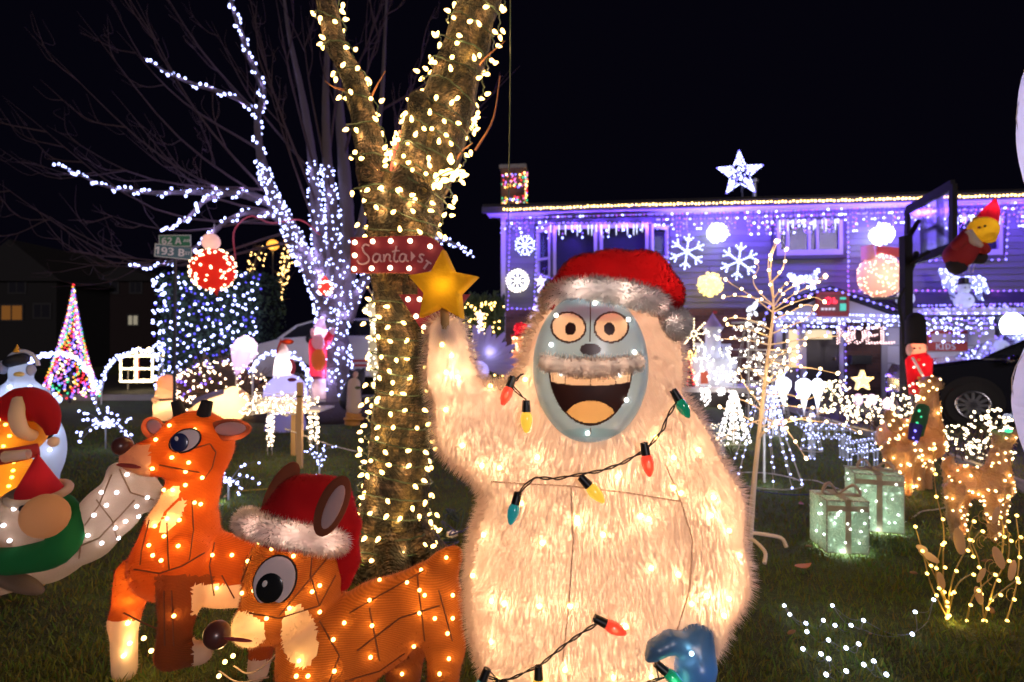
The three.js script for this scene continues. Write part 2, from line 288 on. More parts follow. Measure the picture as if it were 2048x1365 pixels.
hp('corner_board', box(0.12, EAVE, 0.12, 0.03, EAVE / 2, 0.01), std(0.5, 0.49, 0.5, 0.5));
{                                                               // low roof, gutter, soffit
  const g = new THREE.BoxGeometry(LEN + 0.9, 0.1, 5.2).translate(0, 0, -2.6).rotateX(0.13), roof = hp('roof', [g.translate(LEN / 2, EAVE + 0.17, 0.55)], std(0.03, 0.028, 0.032, 0.95, { bumpMap: grassBump, bumpScale: 0.02 }));
  hp('gutter', [box(LEN + 0.9, 0.13, 0.11, LEN / 2, EAVE + 0.04, 0.6), box(LEN + 0.9, 0.02, 0.13, LEN / 2, EAVE + 0.115, 0.605)], trimDark, roof);
  hp('soffit', box(LEN + 0.7, 0.03, 0.53, LEN / 2, EAVE - 0.005, 0.29), std(0.62, 0.6, 0.64, 0.6), roof);
}
{
  const [x0, y0] = H(1005, 412, -0.8), [x1, y1] = H(1051, 342, -0.8);
  const ch = hp('chimney', box(x1 - x0, y1 - y0 + 1, 0.6, (x0 + x1) / 2, (y0 + y1) / 2 - 0.5, -0.8), brick);
  hp('chimney_cap', box(x1 - x0 + 0.1, 0.1, 0.7, (x0 + x1) / 2, y1 + 0.05, -0.8), concrete, ch);
  const [vx, vy] = H(1510, 362, -1.2); hp('vent_pipe', [new THREE.CylinderGeometry(0.06, 0.06, 1.2, 10).translate(vx, vy - 0.6, -1.2), new THREE.CylinderGeometry(0.11, 0.11, 0.08, 10).translate(vx, vy, -1.2)], std(0.3, 0.3, 0.32, 0.4, { metalness: 0.6 }));
}
// windows: dark casing, white frame, panes that show a dim room behind
const glass = phys(0.9, 0.92, 1, 0.05, { transmission: 1, thickness: 0, ior: 1.5, specularIntensity: 0.12 }), room = std(0.035, 0.03, 0.035, 0.9), blind = std(0.025, 0.022, 0.025, 0.8);
function windowOn(px0, py0, px1, py1, splits, trim = 0.09) {
  const [x0, y0] = H(px0, py1, 0.06), [x1, y1] = H(px1, py0, 0.06), w = x1 - x0, h = y1 - y0, cx = (x0 + x1) / 2, cy = (y0 + y1) / 2, f = 0.09;
  const win = hp('window', [box(w + trim * 2, trim, 0.1, cx, y1 + trim / 2, 0.06), box(w + trim * 2, trim, 0.1, cx, y0 - trim / 2, 0.06), box(trim, h, 0.1, x0 - trim / 2, cy, 0.06), box(trim, h, 0.1, x1 + trim / 2, cy, 0.06)], trimDark);
  hp('frame', [box(w, f, 0.08, cx, y1 - f / 2, 0.075), box(w, f * 1.5, 0.08, cx, y0 + f * 0.75, 0.075), box(f, h - f * 2.5, 0.08, x0 + f / 2, cy + f / 4, 0.075), box(f, h - f * 2.5, 0.08, x1 - f / 2, cy + f / 4, 0.075), ...splits.map((s) => box(f * 0.7, h - f * 2.5, 0.07, lerp(x0, x1, s), cy + f / 4, 0.075))], vinyl, win);
  hp('room_backing', box(w - f, h - f, 0.01, cx, cy, 0.034), blind, win);
  const xs = [x0 + f, ...splits.map((s) => lerp(x0, x1, s)), x1 - f];
  for (let i = 0; i + 1 < xs.length; i++) hp('pane', box(xs[i + 1] - xs[i] - f * 0.7, h - f * 2.5, 0.004, (xs[i] + xs[i + 1]) / 2, cy + f / 4, 0.06), glass, win);
}
windowOn(1553, 440, 1685, 512, [0.17, 0.5, 0.62]); windowOn(1908, 432, 2004, 512, [0.5]);
{                                                               // bay window
  const Z = 0.5, [x0] = H(1073, 500), [x1] = H(1337, 500), [a0, yb] = H(1104, 557, Z), [a1, yt] = H(1300, 447, Z), h = yt - yb, f = 0.1, cy = (yb + yt) / 2;
  const slab = (y, t) => new THREE.ExtrudeGeometry(new THREE.Shape([[x0 - 0.06, -0.02], [x1 + 0.06, -0.02], [a1 + 0.06, -Z - 0.05], [a0 - 0.06, -Z - 0.05]].map(([x, z]) => new THREE.Vector2(x, z))), { depth: t, bevelEnabled: false }).rotateX(-PI / 2).translate(0, y, 0);
  const bay = hp('bay_window', [slab(yt, 0.16), slab(yb - 0.14, 0.14)], trimDark);
  const wall = (xa, za, xb, zb, splits, transom) => {
    const w = Math.hypot(xb - xa, zb - za), ry = -Math.atan2(zb - za, xb - xa), put = (g) => g.rotateY(ry).translate((xa + xb) / 2, cy, (za + zb) / 2), xs = [-w / 2, ...splits.map((s) => (s - 0.5) * w), w / 2];
    hp('post', [put(box(0.07, h, 0.09, -w / 2, 0, -0.01))], trimDark, bay);
    hp('frame', [put(box(w - 0.09, f, 0.08, 0, h / 2 - f / 2, 0)), put(box(w - 0.09, f, 0.08, 0, -h / 2 + f / 2, 0)), ...xs.flatMap((x, i) => (i === 0 ? [0.07] : i === xs.length - 1 ? [-0.07] : [-0.075, 0.075]).map((o) => put(box(0.075, h - f * 2, 0.075, x + o, 0, 0)))), ...(transom ? [put(box(w - 0.2, 0.06, 0.07, 0, -h * 0.1, 0))] : [])], vinyl, bay);
    for (let i = 0; i + 1 < xs.length; i++) hp('pane', put(box(xs[i + 1] - xs[i] - 0.22, h - f * 2, 0.004, (xs[i] + xs[i + 1]) / 2, 0, -0.01)), glass, bay);
    for (const s of splits) hp('mullion', put(box(0.06, h, 0.09, (s - 0.5) * w, 0, -0.005)), trimDark, bay);
  };
  wall(x0, 0.03, a0, Z, [], true); wall(a0, Z, a1, Z, [0.48], false); wall(a1, Z, x1, 0.03, [], true);
  hp('room_backing', box(x1 - x0 - 0.1, h, 0.01, (x0 + x1) / 2, cy, 0.05), room, bay);
  hp('post', box(0.07, h, 0.09, x1, cy, 0.04), trimDark, bay);
}
// lower floor: entrance, porch gable, garage
const lav = std(0.5, 0.48, 0.52, 0.7);
{
  const [gx, gy] = H(1660, 578, 1.2), [lx, ly] = H(1538, 615, 1.2), [rx, ry] = H(1838, 637, 1.2);
  const ptsTop = [[lx, ly], [gx, gy], [rx, ry]], slope = (a, b) => { const l = Math.hypot(b[0] - a[0], b[1] - a[1]); return box(l + 0.05, 0.13, 1.25, (a[0] + b[0]) / 2, (a[1] + b[1]) / 2, 0.62, 0, Math.atan2(b[1] - a[1], b[0] - a[0])); };
  hp('porch_roof', [slope(ptsTop[0], ptsTop[1]), slope(ptsTop[1], ptsTop[2])], std(0.03, 0.028, 0.035, 0.9));
  const face = new THREE.ExtrudeGeometry(new THREE.Shape([[lx + 0.15, ry - 0.02], [rx - 0.3, ry - 0.02], [gx, gy - 0.1]].map(([x, y]) => new THREE.Vector2(x, y))), { depth: 0.06, bevelEnabled: false }).translate(0, 0, 1.1);
  hp('porch_gable', face, lav);
  const [, by] = H(1700, 645, 1.15); hp('porch_beam', box(rx - lx - 0.3, ry - by - 0.03, 0.14, (lx + rx) / 2, (ry + by) / 2 - 0.01, 1.08), lav);
  hp('porch_post', [box(0.14, by, 0.14, lx + 0.25, by / 2, 1.07)], lav);
  const [dx0] = H(1602, 700, 0.06), [dx1] = H(1686, 700, 0.06), [, dt] = H(1650, 648, 0.06);
  const door = hp('front_door', [box(dx1 - dx0 - 0.22, dt - 0.1, 0.06, (dx0 + dx1) / 2, (dt - 0.1) / 2 + 0.02, 0.06)], std(0.025, 0.02, 0.02, 0.5));
  hp('door_frame', [box(0.11, dt, 0.12, dx0 + 0.055, dt / 2, 0.06), box(0.11, dt, 0.12, dx1 - 0.055, dt / 2, 0.06), box(dx1 - dx0, 0.11, 0.12, (dx0 + dx1) / 2, dt + 0.055, 0.06)], vinyl, door);
  hp('door_panel', [0.25, 0.62].flatMap((f) => [-0.2, 0.2].map((o) => box(0.3, dt * 0.28, 0.012, (dx0 + dx1) / 2 + o, dt * f, 0.096))), std(0.03, 0.024, 0.024, 0.45), door);
  hp('door_handle', ball(V(dx1 - 0.22, 1, 0.13), 0.035), std(0.5, 0.4, 0.2, 0.3, { metalness: 1 }), door);
  const [sx0, st] = H(1577, 660, 0.07), [sx1, sb] = H(1597, 735, 0.07);
  const side = hp('sidelight', box(sx1 - sx0, st - sb, 0.03, (sx0 + sx1) / 2, (st + sb) / 2, 0.07), glow(1, 0.75, 0.42, 1.1)); hp('frame', [box(0.06, st - sb + 0.1, 0.08, sx0 - 0.03, (st + sb) / 2, 0.06), box(0.06, st - sb + 0.1, 0.08, sx1 + 0.03, (st + sb) / 2, 0.06)], vinyl, side);
  lamp(toWorld((sx0 + sx1) / 2, (st + sb) / 2, 0.25), [1, 0.7, 0.35], 0.25);
  const [px0] = H(1692, 700, 0.1), [px1] = H(1768, 700, 0.1);
  { const g = box(px1 - px0, 2.3, 0.1, (px0 + px1) / 2, 1.15, 0.05), P = g.attributes.position, uv = g.attributes.uv; for (let i = 0; i < P.count; i++) uv.setXY(i, P.getX(i), P.getY(i)); hp('brick_pier', g, std(0.55, 0.55, 0.6, 0.9, { map: brickTex, bumpMap: brickTex, bumpScale: 0.01 })); }
  // garage under the long pent roof
  const [gx0] = H(1772, 700, 0.05), [, top] = H(1930, 655, 0.05), seg = 4, gw = LEN - gx0 - 0.4;
  hp('garage_trim', [box(0.14, top, 0.16, gx0 - 0.07, top / 2, 0.05), box(gw + 0.3, 0.2, 0.16, gx0 + gw / 2, top + 0.1, 0.05)], vinyl);
  for (let i = 0; i < seg; i++) hp('garage_panel', box(gw, top / seg - 0.02, 0.05, gx0 + gw / 2, (top / seg) * (i + 0.5), 0.04), std(0.62, 0.6, 0.66, 0.5));
  const [, pt] = H(1940, 588, 0.05), [, pb] = H(1940, 618, 0.9), g = new THREE.BoxGeometry(LEN - rx + 0.5, 0.09, 1).translate((LEN + rx) / 2 + 0.1, 0, 0).rotateX(Math.atan2(pt - pb, 0.9)).translate(0, (pt + pb) / 2, 0.45);
  hp('pent_roof', g, std(0.04, 0.036, 0.045, 0.9));
  hp('pent_fascia', box(LEN - rx + 0.5, 0.16, 0.05, (LEN + rx) / 2 + 0.1, pb - 0.06, 0.93), lav);
}
// ---------------------------------------------------------------- lights and ornaments fixed to the house
const hung = (name, label, cat, px, py, Z, group) => { const o = thing(name, label, cat, HW(px, py, Z), group); o.rotation.y = HA; return o; };
const hl = (o) => { o.updateMatrixWorld(true); return o; };
// part of a wall-hung thing, geometry given in the thing's own axes
const wp = (name, g, m, o) => part(name, g, m, o, true);
function ropeLight(label, pix, step, mats, Z = 0.1, r = 0.022, closeLamps = 0.9, color = VIOLET, power = 0.55, group) {   // a string that follows pixels on the wall; bulbs in one mesh per colour
  const pts = pix.map(([x, y, z]) => HW(x, y, z ?? Z)), o = thing('string_light', label, 'string light', pts[0].clone(), group), list = polyline(pts, step);
  part('cord', pts.slice(1).map((p, i) => rod(pts[i], p, 0.006, 0.006, 4)), cordWhite, o);
  const by = mats.map(() => []); for (const p of list) by[Math.floor(rnd() * mats.length)].push(p.clone().add(V(rr(-0.01, 0.01), rr(-0.012, 0.012), 0.012)));
  mats.forEach((m, i) => bulbs(by[i], r, m, o));
  if (closeLamps) for (const p of polyline(pts, closeLamps)) lamp(p.clone().addScaledVector(hn, 0.1), color, power, 2);
  return o;
}
ropeLight('warm white string of lights running along the whole roof edge', [[1008, 419, 0.66], [1300, 409, 0.66], [1700, 400, 0.66], [2080, 389, 0.66]], 0.085, [B.warm], 0.66, 0.034, 2.2, WARM, 0.12);
{                                                               // icicle strings: drops of different length from one cord
  const icicle = (label, pix, Z, drops, dropPx, mats, lampsEvery, color, power) => {
    const pts = pix.map(([x, y]) => HW(x, y, Z)), o = thing('icicle_light', label, 'icicle light', pts[0].clone(), 'icicle strings on the house'), by = mats.map(() => []), cords = pts.slice(1).map((p, i) => rod(pts[i], p, 0.006, 0.006, 4));
    for (let i = 0; i < drops; i++) {
      const t = (i + rr(0, 0.8)) / drops, f = t * (pts.length - 1), k = Math.min(Math.floor(f), pts.length - 2), p = pts[k].clone().lerp(pts[k + 1], f - k), len = (dropPx * 0.013) * pick([0.25, 0.5, 0.7, 1]), n = Math.max(1, Math.round(len / 0.12));
      cords.push(rod(p, p.clone().add(V(0, -len, 0)), 0.003, 0.003, 3));
      for (let j = 0; j <= n; j++) { const q = p.clone().add(V(rr(-0.03, 0.03), (-len * j) / n, 0.01)); by[j === n && rnd() < 0.55 ? mats.length - 1 : Math.floor(rnd() * (mats.length - 0.6))].push(q); }
    }
    part('cord', cords, cordWhite, o);
    mats.forEach((m, i) => bulbs(by[i], i === mats.length - 1 ? 0.034 : 0.025, m, o));
    if (lampsEvery) for (const p of polyline(pts, lampsEvery)) lamp(p.add(V(0, -0.3, 0)).addScaledVector(hn, 0.3), color, power, 3);
    return o;
  };
  icicle('purple and white icicle string under the eave from chimney to roof star', [[1003, 437], [1250, 430], [1480, 425]], 0.42, 84, 42, [B.violet, B.blue, B.purple, B.violet, B.cool], 0.62, [0.13, 0.04, 1], 7);
  icicle('purple and white icicle string under the eave from roof star to hoop', [[1490, 425], [1812, 413]], 0.42, 64, 42, [B.violet, B.blue, B.purple, B.violet, B.cool], 0.62, [0.13, 0.04, 1], 7);
  icicle('purple and white icicle string under the eave right of the hoop', [[1820, 413], [2090, 404]], 0.42, 54, 42, [B.violet, B.blue, B.purple, B.violet, B.cool], 0.62, [0.13, 0.04, 1], 7);
  icicle('white icicle string over the front door under the porch gable', [[1545, 626], [1835, 634]], 1.22, 60, 32, [B.blue, B.cool, B.cool], 0.9, [0.5, 0.45, 1], 0.3);
  icicle('white and blue icicle string over the garage door', [[1835, 627], [2090, 627]], 1.0, 62, 50, [B.blue, B.violet, B.cool, B.cool], 0.8, [0.55, 0.5, 1], 0.4);
  icicle('blue string on the small pent roof above the garage', [[1835, 612], [2090, 607]], 0.95, 36, 10, [B.blue, B.violet, B.blue], 1.2, VIOLET, 0.12);
  // glowing plastic icicles inside the windows' heads
  const tubes = (label, a, b, Z, n) => { const o = thing('icicle_light', label, 'icicle light', HW(...a, Z), 'glass icicles at the windows'), g = []; for (let i = 0; i < n; i++) { const t = (i + rr(0.1, 0.9)) / n, p = HW(lerp(a[0], b[0], t), lerp(a[1], b[1], t), Z), l = rr(0.12, 0.32); g.push(rod(p, p.clone().add(V(0, -l, 0)), 0.02, 0.008, 6)); } stuff(part('icicle_bulbs', g, glow(0.85, 0.95, 1, 1.5), o)); for (let i = 0; i < 3; i++) { const t = (i + 0.5) / 3; lamp(HW(lerp(a[0], b[0], t), lerp(a[1], b[1], t) + 12, Z + 0.12), WHITE, 0.012, 2); } };
  tubes('white dripping icicle lights along the top of the bay window', [1100, 450], [1292, 449], 0.58, 17); tubes('white dripping icicle lights along the top of the window beside the star', [1553, 440], [1685, 438], 0.16, 12); tubes('white dripping icicle lights on the window behind the hanging figure', [1912, 434], [2004, 432], 0.16, 11);
}
const PV = [B.violet, B.blue, B.violet];
ropeLight('purple rope light down the left corner of the house and back up', [[1020, 437], [1016, 618], [1068, 618], [1074, 455], [1100, 446, 0.6], [1295, 446, 0.6], [1337, 452]], 0.115, PV, 0.12, 0.026, 1.1, VIOLET, 0.14);
ropeLight('purple rope light below the bay window', [[1078, 548], [1104, 559, 0.6], [1296, 559, 0.6], [1337, 548]], 0.125, PV, 0.12, 0.026, 0);
ropeLight('purple rope light down the right side of the bay window', [[1336, 455], [1337, 545]], 0.125, PV, 0.12, 0.026, 0.7, VIOLET, 0.12);
ropeLight('purple rope light right of the middle window down to the porch roof', [[1697, 436], [1697, 582], [1730, 584]], 0.125, [B.purple, B.violet, B.blue], 0.12, 0.03, 0.7, [0.42, 0.12, 1], 0.16);
ropeLight('purple rope light along the wall above the garage roof', [[1822, 582], [2080, 582]], 0.13, [B.purple, B.violet], 0.12, 0.03, 0.9, [0.42, 0.12, 1], 0.16);
ropeLight('blue rope light around the window behind the hanging figure', [[1846, 514], [1860, 521], [2012, 519], [2020, 430]], 0.15, [B.blue, B.violet], 0.14, 0.032, 0.9, VIOLET, 0.12);
ropeLight('blue rope light along the porch gable edges', [[1528, 640, 1.3], [1538, 614, 1.3], [1660, 577, 1.3], [1838, 634, 1.3]], 0.14, [B.blue, B.blue, B.violet], 1.3, 0.036, 1, [0.3, 0.25, 1], 0.14);
ropeLight('blue rope light up both sides of the front door', [[1594, 790], [1596, 655], [1690, 652], [1692, 780]], 0.16, [B.blue, B.violet, B.cool], 0.16, 0.028, 0.9, VIOLET, 0.14);
{                                                               // multicoloured lights wound about the chimney
  const o = thing('string_light', 'multicoloured string wound around the brick chimney', 'string light', HW(1030, 412, -0.45)), cols = [B.red, B.green, B.amber, B.blue, B.pink, B.warm], by = cols.map(() => []), turns = [];
  for (let i = 0; i < 150; i++) { const f = i / 150, side = rnd() < 0.45, p = side ? HW(1053 + rr(-5, 2), lerp(345, 412, rnd()), -0.6) : HW(lerp(1004, 1053, rnd()), rnd() < 0.6 ? lerp(345, 375, rnd()) : lerp(392, 412, f), -0.46); by[i % 6].push(p); turns.push(p); }
  cols.forEach((m, i) => bulbs(by[i], 0.03, m, o));
  const w = []; for (let i = 0; i < 6; i++) w.push(HW(i % 2 ? 1054 : 1003, 346 + i * 12, -0.46)); part('cord', cable(w, 0.006), cordGreen, o);
  lamp(HW(1030, 365, 0), [1, 0.5, 0.4], 0.12, 2); lamp(HW(1056, 385, 0), [1, 0.5, 0.4], 0.12, 2);
}
function starPts(R, r, n = 5, rot = 0) { const a = []; for (let i = 0; i < n * 2; i++) { const q = (i / (n * 2)) * 2 * PI + PI / 2 + rot, k = i % 2 ? r : R; a.push(V(cos(q) * k, sin(q) * k, 0)); } return a; }
{                                                               // star on the roof
  const o = hung('star_light', 'large white star of bulbs standing on the roof', 'star light', 1481, 347, -0.3), R = 0.6, out = starPts(R, R * 0.42, 5, 0.03), ring = [...out, out[0]], pts = polyline(ring, 0.05);
  for (let i = 0; i < 330; i++) { const a = out[Math.floor(rnd() * 5) * 2], t = Math.sqrt(rnd()) * 0.85, s = rr(-0.13, 0.13) * (1 - t); pts.push(V(a.x * t - (a.y / R) * s, a.y * t + (a.x / R) * s, rr(-0.04, 0.04))); }
  wp('frame', ring.slice(1).map((p, i) => rod(ring[i], p, 0.01, 0.01, 4)), std(0.6, 0.6, 0.6, 0.4, { metalness: 0.8 }), o); wp('mast', rod(V(0.1, -1.2, -0.05), V(0.05, 0, -0.05), 0.02), trimDark, o);
  stuff(wp('bulbs', bulbCloud(pts.filter((_, i) => i % 4), 0.026), B.cool, o)); stuff(wp('bulbs', bulbCloud(pts.filter((_, i) => i % 4 === 0), 0.03), B.blue, o));
  lamp(HW(1481, 345, 0.1), [0.6, 0.6, 1], 0.5, 4);
}
// snowflakes of rope light
function snowflake(label, px, py, R, n, mat, kind) {
  const o = hung('snowflake_light', label, 'snowflake light', px, py, 0.14, 'lit snowflakes on the wall'), arms = [], pts = [];
  for (let i = 0; i < n; i++) {
    const a = (i / n) * 2 * PI + (kind ? PI / 8 : 0), d = V(cos(a), sin(a), 0), e = V(-sin(a), cos(a), 0), tip = d.clone().multiplyScalar(R);
    const seg = [[V(0, 0, 0), tip]]; for (const f of kind ? [0.62] : [0.5, 0.75]) for (const s of [-1, 1]) { const b = d.clone().multiplyScalar(R * f); seg.push([b, b.clone().addScaledVector(d, R * 0.22).addScaledVector(e, s * R * 0.25)]); }
    for (const [p, q] of seg) { arms.push(rod(p, q, R * 0.065, R * 0.06, 6)); pts.push(...polyline([p, q], 0.07)); }
  }
  wp('rope_tube', arms, glow(0.62, 0.72, 1, 0.8), o);
  stuff(wp('bulbs', bulbCloud(pts.map((p) => p.clone().add(V(0, 0, R * 0.06))), 0.026), mat, o));
  lamp(HW(px, py, 0.3), WHITE, 0.1 * R / 0.4, 3);
}
snowflake('small white snowflake light high on the left corner of the wall', 1050, 491, 0.27, 8, B.cool, 1); snowflake('round warm white snowflake light low on the left corner of the wall', 1035, 562, 0.29, 8, glow(1, 0.9, 0.75, 6), 0);
snowflake('white snowflake light beside the bay window right of the bulbs', 1374, 504, 0.44, 6, B.cool, 1); snowflake('large white snowflake light lower right beside the yellow ball', 1478, 523, 0.46, 6, B.cool, 1);
// glowing balls: a cluster of many bright bulbs round a core
function lightBall(label, px, py, R, c, k, power) {
  const o = hung('light_ball', label, 'light ball', px, py, 0.16 + R * 0.6), g = new THREE.IcosahedronGeometry(R * 0.86, 2);
  wp('globe', g, glow(...c, k), o); const pts = scatter(plain(new THREE.IcosahedronGeometry(R, 2)), 110).map((q) => q.p); stuff(wp('bulbs', bulbCloud(pts, 0.035), glow(...c, k * 1.3), o));
  wp('hook', rod(V(0, R, 0), V(0, R + 0.15, -0.1), 0.012), black, o);
  lamp(HW(px, py, 0.16 + R * 1.8), c, power, 8);
}
lightBall('bright white ball of lights high on the wall left of the middle window', 1435, 466, 0.235, [0.8, 0.85, 1], 6, 0.8); lightBall('bright white ball of lights beside the basketball backboard', 1765, 469, 0.25, [0.8, 0.85, 1], 6, 0.9); lightBall('bright yellow ball of lights beside the santa hat', 1421, 569, 0.3, [1, 0.74, 0.22], 2.4, 1.3);
{                                                               // plump pink ornament on the porch roof
  const o = hung('ornament_light', 'plump pink ornament covered in warm bulbs on the porch roof', 'ornament', 1762, 552, 0.75), R = 0.49;
  const skin = sheer(0.85, 0.55, 0.45, 0.5), body = new THREE.SphereGeometry(R, 26, 18).scale(1.05, 1.05, 0.6);
  wp('body', body, skin, o); wp('neck', new THREE.CylinderGeometry(0.14, 0.16, 0.34, 16).rotateZ(0.1).translate(-0.27, 0.55, 0), skin, o);
  wp('ribbon', [box(0.5, 0.12, 0.06, 0.17, 0.62, 0, 0, -0.12), box(0.5, 0.1, 0.06, 0.2, 0.5, 0, 0, -0.05), rod(V(-0.06, 0.4, 0), V(-0.06, 0.7, 0), 0.03)], sheer(0.8, 0.25, 0.25, 0.5), o);
  wp('stand', box(0.6, 0.06, 0.3, 0, -0.54, 0), black, o);
  const pts = scatter(plain(body.clone()), 150, (q) => q.p.z > -0.1).map((q) => q.p); stuff(wp('bulbs', bulbCloud(pts, 0.02), glow(1, 0.72, 0.45, 5), o));
  lamp(HW(1762, 552, 0.75), [1, 0.68, 0.5], 2.2, 3); lamp(HW(1750, 545, 1.3), [1, 0.62, 0.4], 0.2, 3);
}
// animals of white light on the wall and porch roof
function lightAnimal(label, px, py, Z, u, pts3, mat, cat = 'lit animal') {
  const o = hung('lit_animal', label, cat, px, py, Z), S = new Solid(0.03 * u); pts3(S, u);
  const g = S.mesh(0.03 * u); wp('body', g, sheer(0.75, 0.8, 0.85, 0.5), o);
  stuff(wp('bulbs', bulbCloud(scatter(g, 120, (q) => q.n.z > -0.2).map((q) => q.p), 0.023), mat, o));
  lamp(HW(px, py, Z + 0.35), WHITE, 0.3, 3); return o;
}
const fourLegs = (S, u, lift = 0) => { S.cap(V(-0.35 * u, 0, 0), V(0.33 * u, 0.02, 0), 0.14 * u, 0.15 * u); for (const [x, z] of [[-0.36, 0.1], [-0.24, -0.1], [0.26, 0.1], [0.38, -0.1]]) S.cap(V(x * u, -0.05, z * u), V((x + lift) * u, -0.45 * u, z * u), 0.06 * u, 0.05 * u); };
lightAnimal('white lit dog outline on the wall under the middle window', 1610, 560, 0.3, 0.62, (S, u) => { fourLegs(S, u); S.cap(V(0.36 * u, 0.1, 0), V(0.5 * u, 0.36 * u, 0), 0.1 * u, 0.07 * u).cap(V(-0.4 * u, 0.05, 0), V(-0.58 * u, 0.22 * u, 0), 0.1 * u, 0.08 * u); }, B.cool);
lightAnimal('bright white lit pony outline under the hanging figure', 1928, 566, 0.4, 0.95, (S, u) => { fourLegs(S, u, 0.06); S.cap(V(-0.33 * u, 0.06, 0), V(-0.5 * u, 0.3 * u, 0), 0.13 * u, 0.08 * u).cap(V(0.38 * u, 0.05, 0), V(0.55 * u, -0.25 * u, 0), 0.07 * u, 0.05 * u); }, B.cool);
// two small snowmen on the porch roof
function roofSnowman(label, px, py, k) {
  const o = hung('snowman_figure', label, 'snowman', px, py, 0.85), m = sheer(0.8, 0.82, 0.88, 0.5);
  wp('body', ball(V(0, 0, 0), 0.19 * k), m, o); wp('head', ball(V(0, 0.26 * k, 0), 0.13 * k), m, o); wp('hat', [new THREE.CylinderGeometry(0.15 * k, 0.15 * k, 0.025, 14).translate(0, 0.37 * k, 0), new THREE.CylinderGeometry(0.09 * k, 0.1 * k, 0.14, 14).translate(0, 0.44 * k, 0)], black, o);
  wp('button', [ball(V(0, 0.03, 0.185 * k), 0.018), ball(V(-0.05, 0.28 * k, 0.12 * k), 0.014), ball(V(0.05, 0.28 * k, 0.12 * k), 0.014)], black, o); wp('arm', [rod(V(-0.15 * k, 0.05, 0), V(-0.32 * k, 0.16, 0), 0.012), rod(V(0.15 * k, 0.05, 0), V(0.32 * k, 0.16, 0), 0.012)], black, o);
  lamp(HW(px, py, 0.85), WHITE, 0.16, 2); lamp(HW(px, py - 18, 0.85), WHITE, 0.08, 2);
}
roofSnowman('small white snowman with black top hat behind the hoop pole', 1811, 598, 1); roofSnowman('small glowing snowman on the pent roof under the white pony', 1928, 602, 1.05);
{                                                               // little lit sign on the gable
  const o = hung('lit_sign', 'small red framed sign with red and green lights on the porch gable', 'sign', 1665, 608, 1.26);
  wp('frame', [box(0.7, 0.06, 0.08, 0, 0.24, 0), box(0.7, 0.1, 0.08, 0, -0.24, 0), box(0.06, 0.44, 0.08, -0.32, 0, 0), box(0.06, 0.44, 0.08, 0.32, 0, 0)], std(0.4, 0.03, 0.05, 0.5), o); wp('board', box(0.62, 0.44, 0.04, 0, 0, -0.01), std(0.25, 0.05, 0.09, 0.5), o);
  wp('red_bulb', [new THREE.TorusGeometry(0.06, 0.022, 6, 14).translate(-0.1, 0.07, 0.03), box(0.035, 0.13, 0.03, 0.02, 0.07, 0.03), box(0.035, 0.07, 0.03, 0.07, 0.04, 0.03)], glow(1, 0.02, 0.05, 3), o); wp('green_bulb', [box(0.12, 0.05, 0.03, 0.22, 0.12, 0.03), box(0.12, 0.16, 0.03, 0.22, -0.08, 0.03)], glow(0.05, 0.6, 0.5, 1.1), o);
  wp('white_lettering', [-0.22, -0.14, -0.06, 0.02].map((x) => box(0.05, 0.05, 0.02, x, -0.12, 0.025)), glow(0.8, 0.7, 0.9, 1), o); lamp(HW(1665, 608, 1.6), [1, 0.4, 0.5], 0.05);
}
const font = await new FontLoader().loadAsync('fonts/droid/droid_sans_bold.typeface.json'), serif = await new FontLoader().loadAsync('fonts/droid/droid_serif_bold.typeface.json');
const text = (s, size, depth = 0.01, f = font) => { const g = new TextGeometry(s, { font: f, size, depth, curveSegments: 4, bevelEnabled: false }); g.computeBoundingBox(); const b = g.boundingBox; return g.translate(-(b.min.x + b.max.x) / 2, -(b.min.y + b.max.y) / 2, 0); };
{                                                               // NOEL in bulbs
  const o = hung('lit_sign', 'NOEL sign of pink white bulbs hanging right of the front door', 'sign', 1733, 671, 0.75), h = 0.36, w = 0.25, strokes = { N: [[[0, 0], [0, 1], [1, 0], [1, 1]]], O: [Array.from({ length: 13 }, (_, i) => [0.5 + 0.5 * cos((i / 12) * 2 * PI), 0.5 + 0.5 * sin((i / 12) * 2 * PI)])], E: [[[0.95, 1], [0, 1], [0, 0], [1, 0]], [[0, 0.5], [0.75, 0.5]]], L: [[[0, 1], [0, 0], [0.95, 0]]] }, bars = [], pts = [];
  [...'NOEL'].forEach((ch, i) => strokes[ch].forEach((line) => { const p = line.map(([x, y]) => V((i - 1.95) * 0.325 + x * w, (y - 0.5) * h, 0)); p.slice(1).forEach((q, k) => bars.push(rod(p[k], q, 0.022, 0.022, 5))); for (const off of [-0.024, 0.024]) pts.push(...polyline(p, 0.06).map((q) => q.clone().add(V(off, off * 0.6, 0.025)))); }));
  wp('letter_frame', bars, std(0.05, 0.04, 0.06, 0.6), o); stuff(wp('bulbs', bulbCloud(pts, 0.019), glow(1, 0.66, 0.66, 4), o)); wp('hanger', [rod(V(-0.45, 0.18, 0), V(-0.45, 0.45, 0.2), 0.006), rod(V(0.45, 0.18, 0), V(0.45, 0.45, 0.2), 0.006)], black, o);
  for (const x of [1705, 1760]) lamp(HW(x, 671, 1.0), [1, 0.6, 0.6], 0.1, 2);
}
{
  const o = hung('letter_box', 'dark rectangular letter box on the wall under the NOEL sign', 'letter box', 1720, 721, 0.2); wp('box', new THREE.BoxGeometry(0.46, 0.2, 0.16), black, o); wp('lid', box(0.48, 0.03, 0.19, 0, 0.11, 0.01), black, o); wp('newspaper_hook', [rod(V(-0.12, -0.1, 0.05), V(-0.08, -0.24, 0.05), 0.008), rod(V(0.12, -0.1, 0.05), V(0.08, -0.24, 0.05), 0.008)], black, o);
}
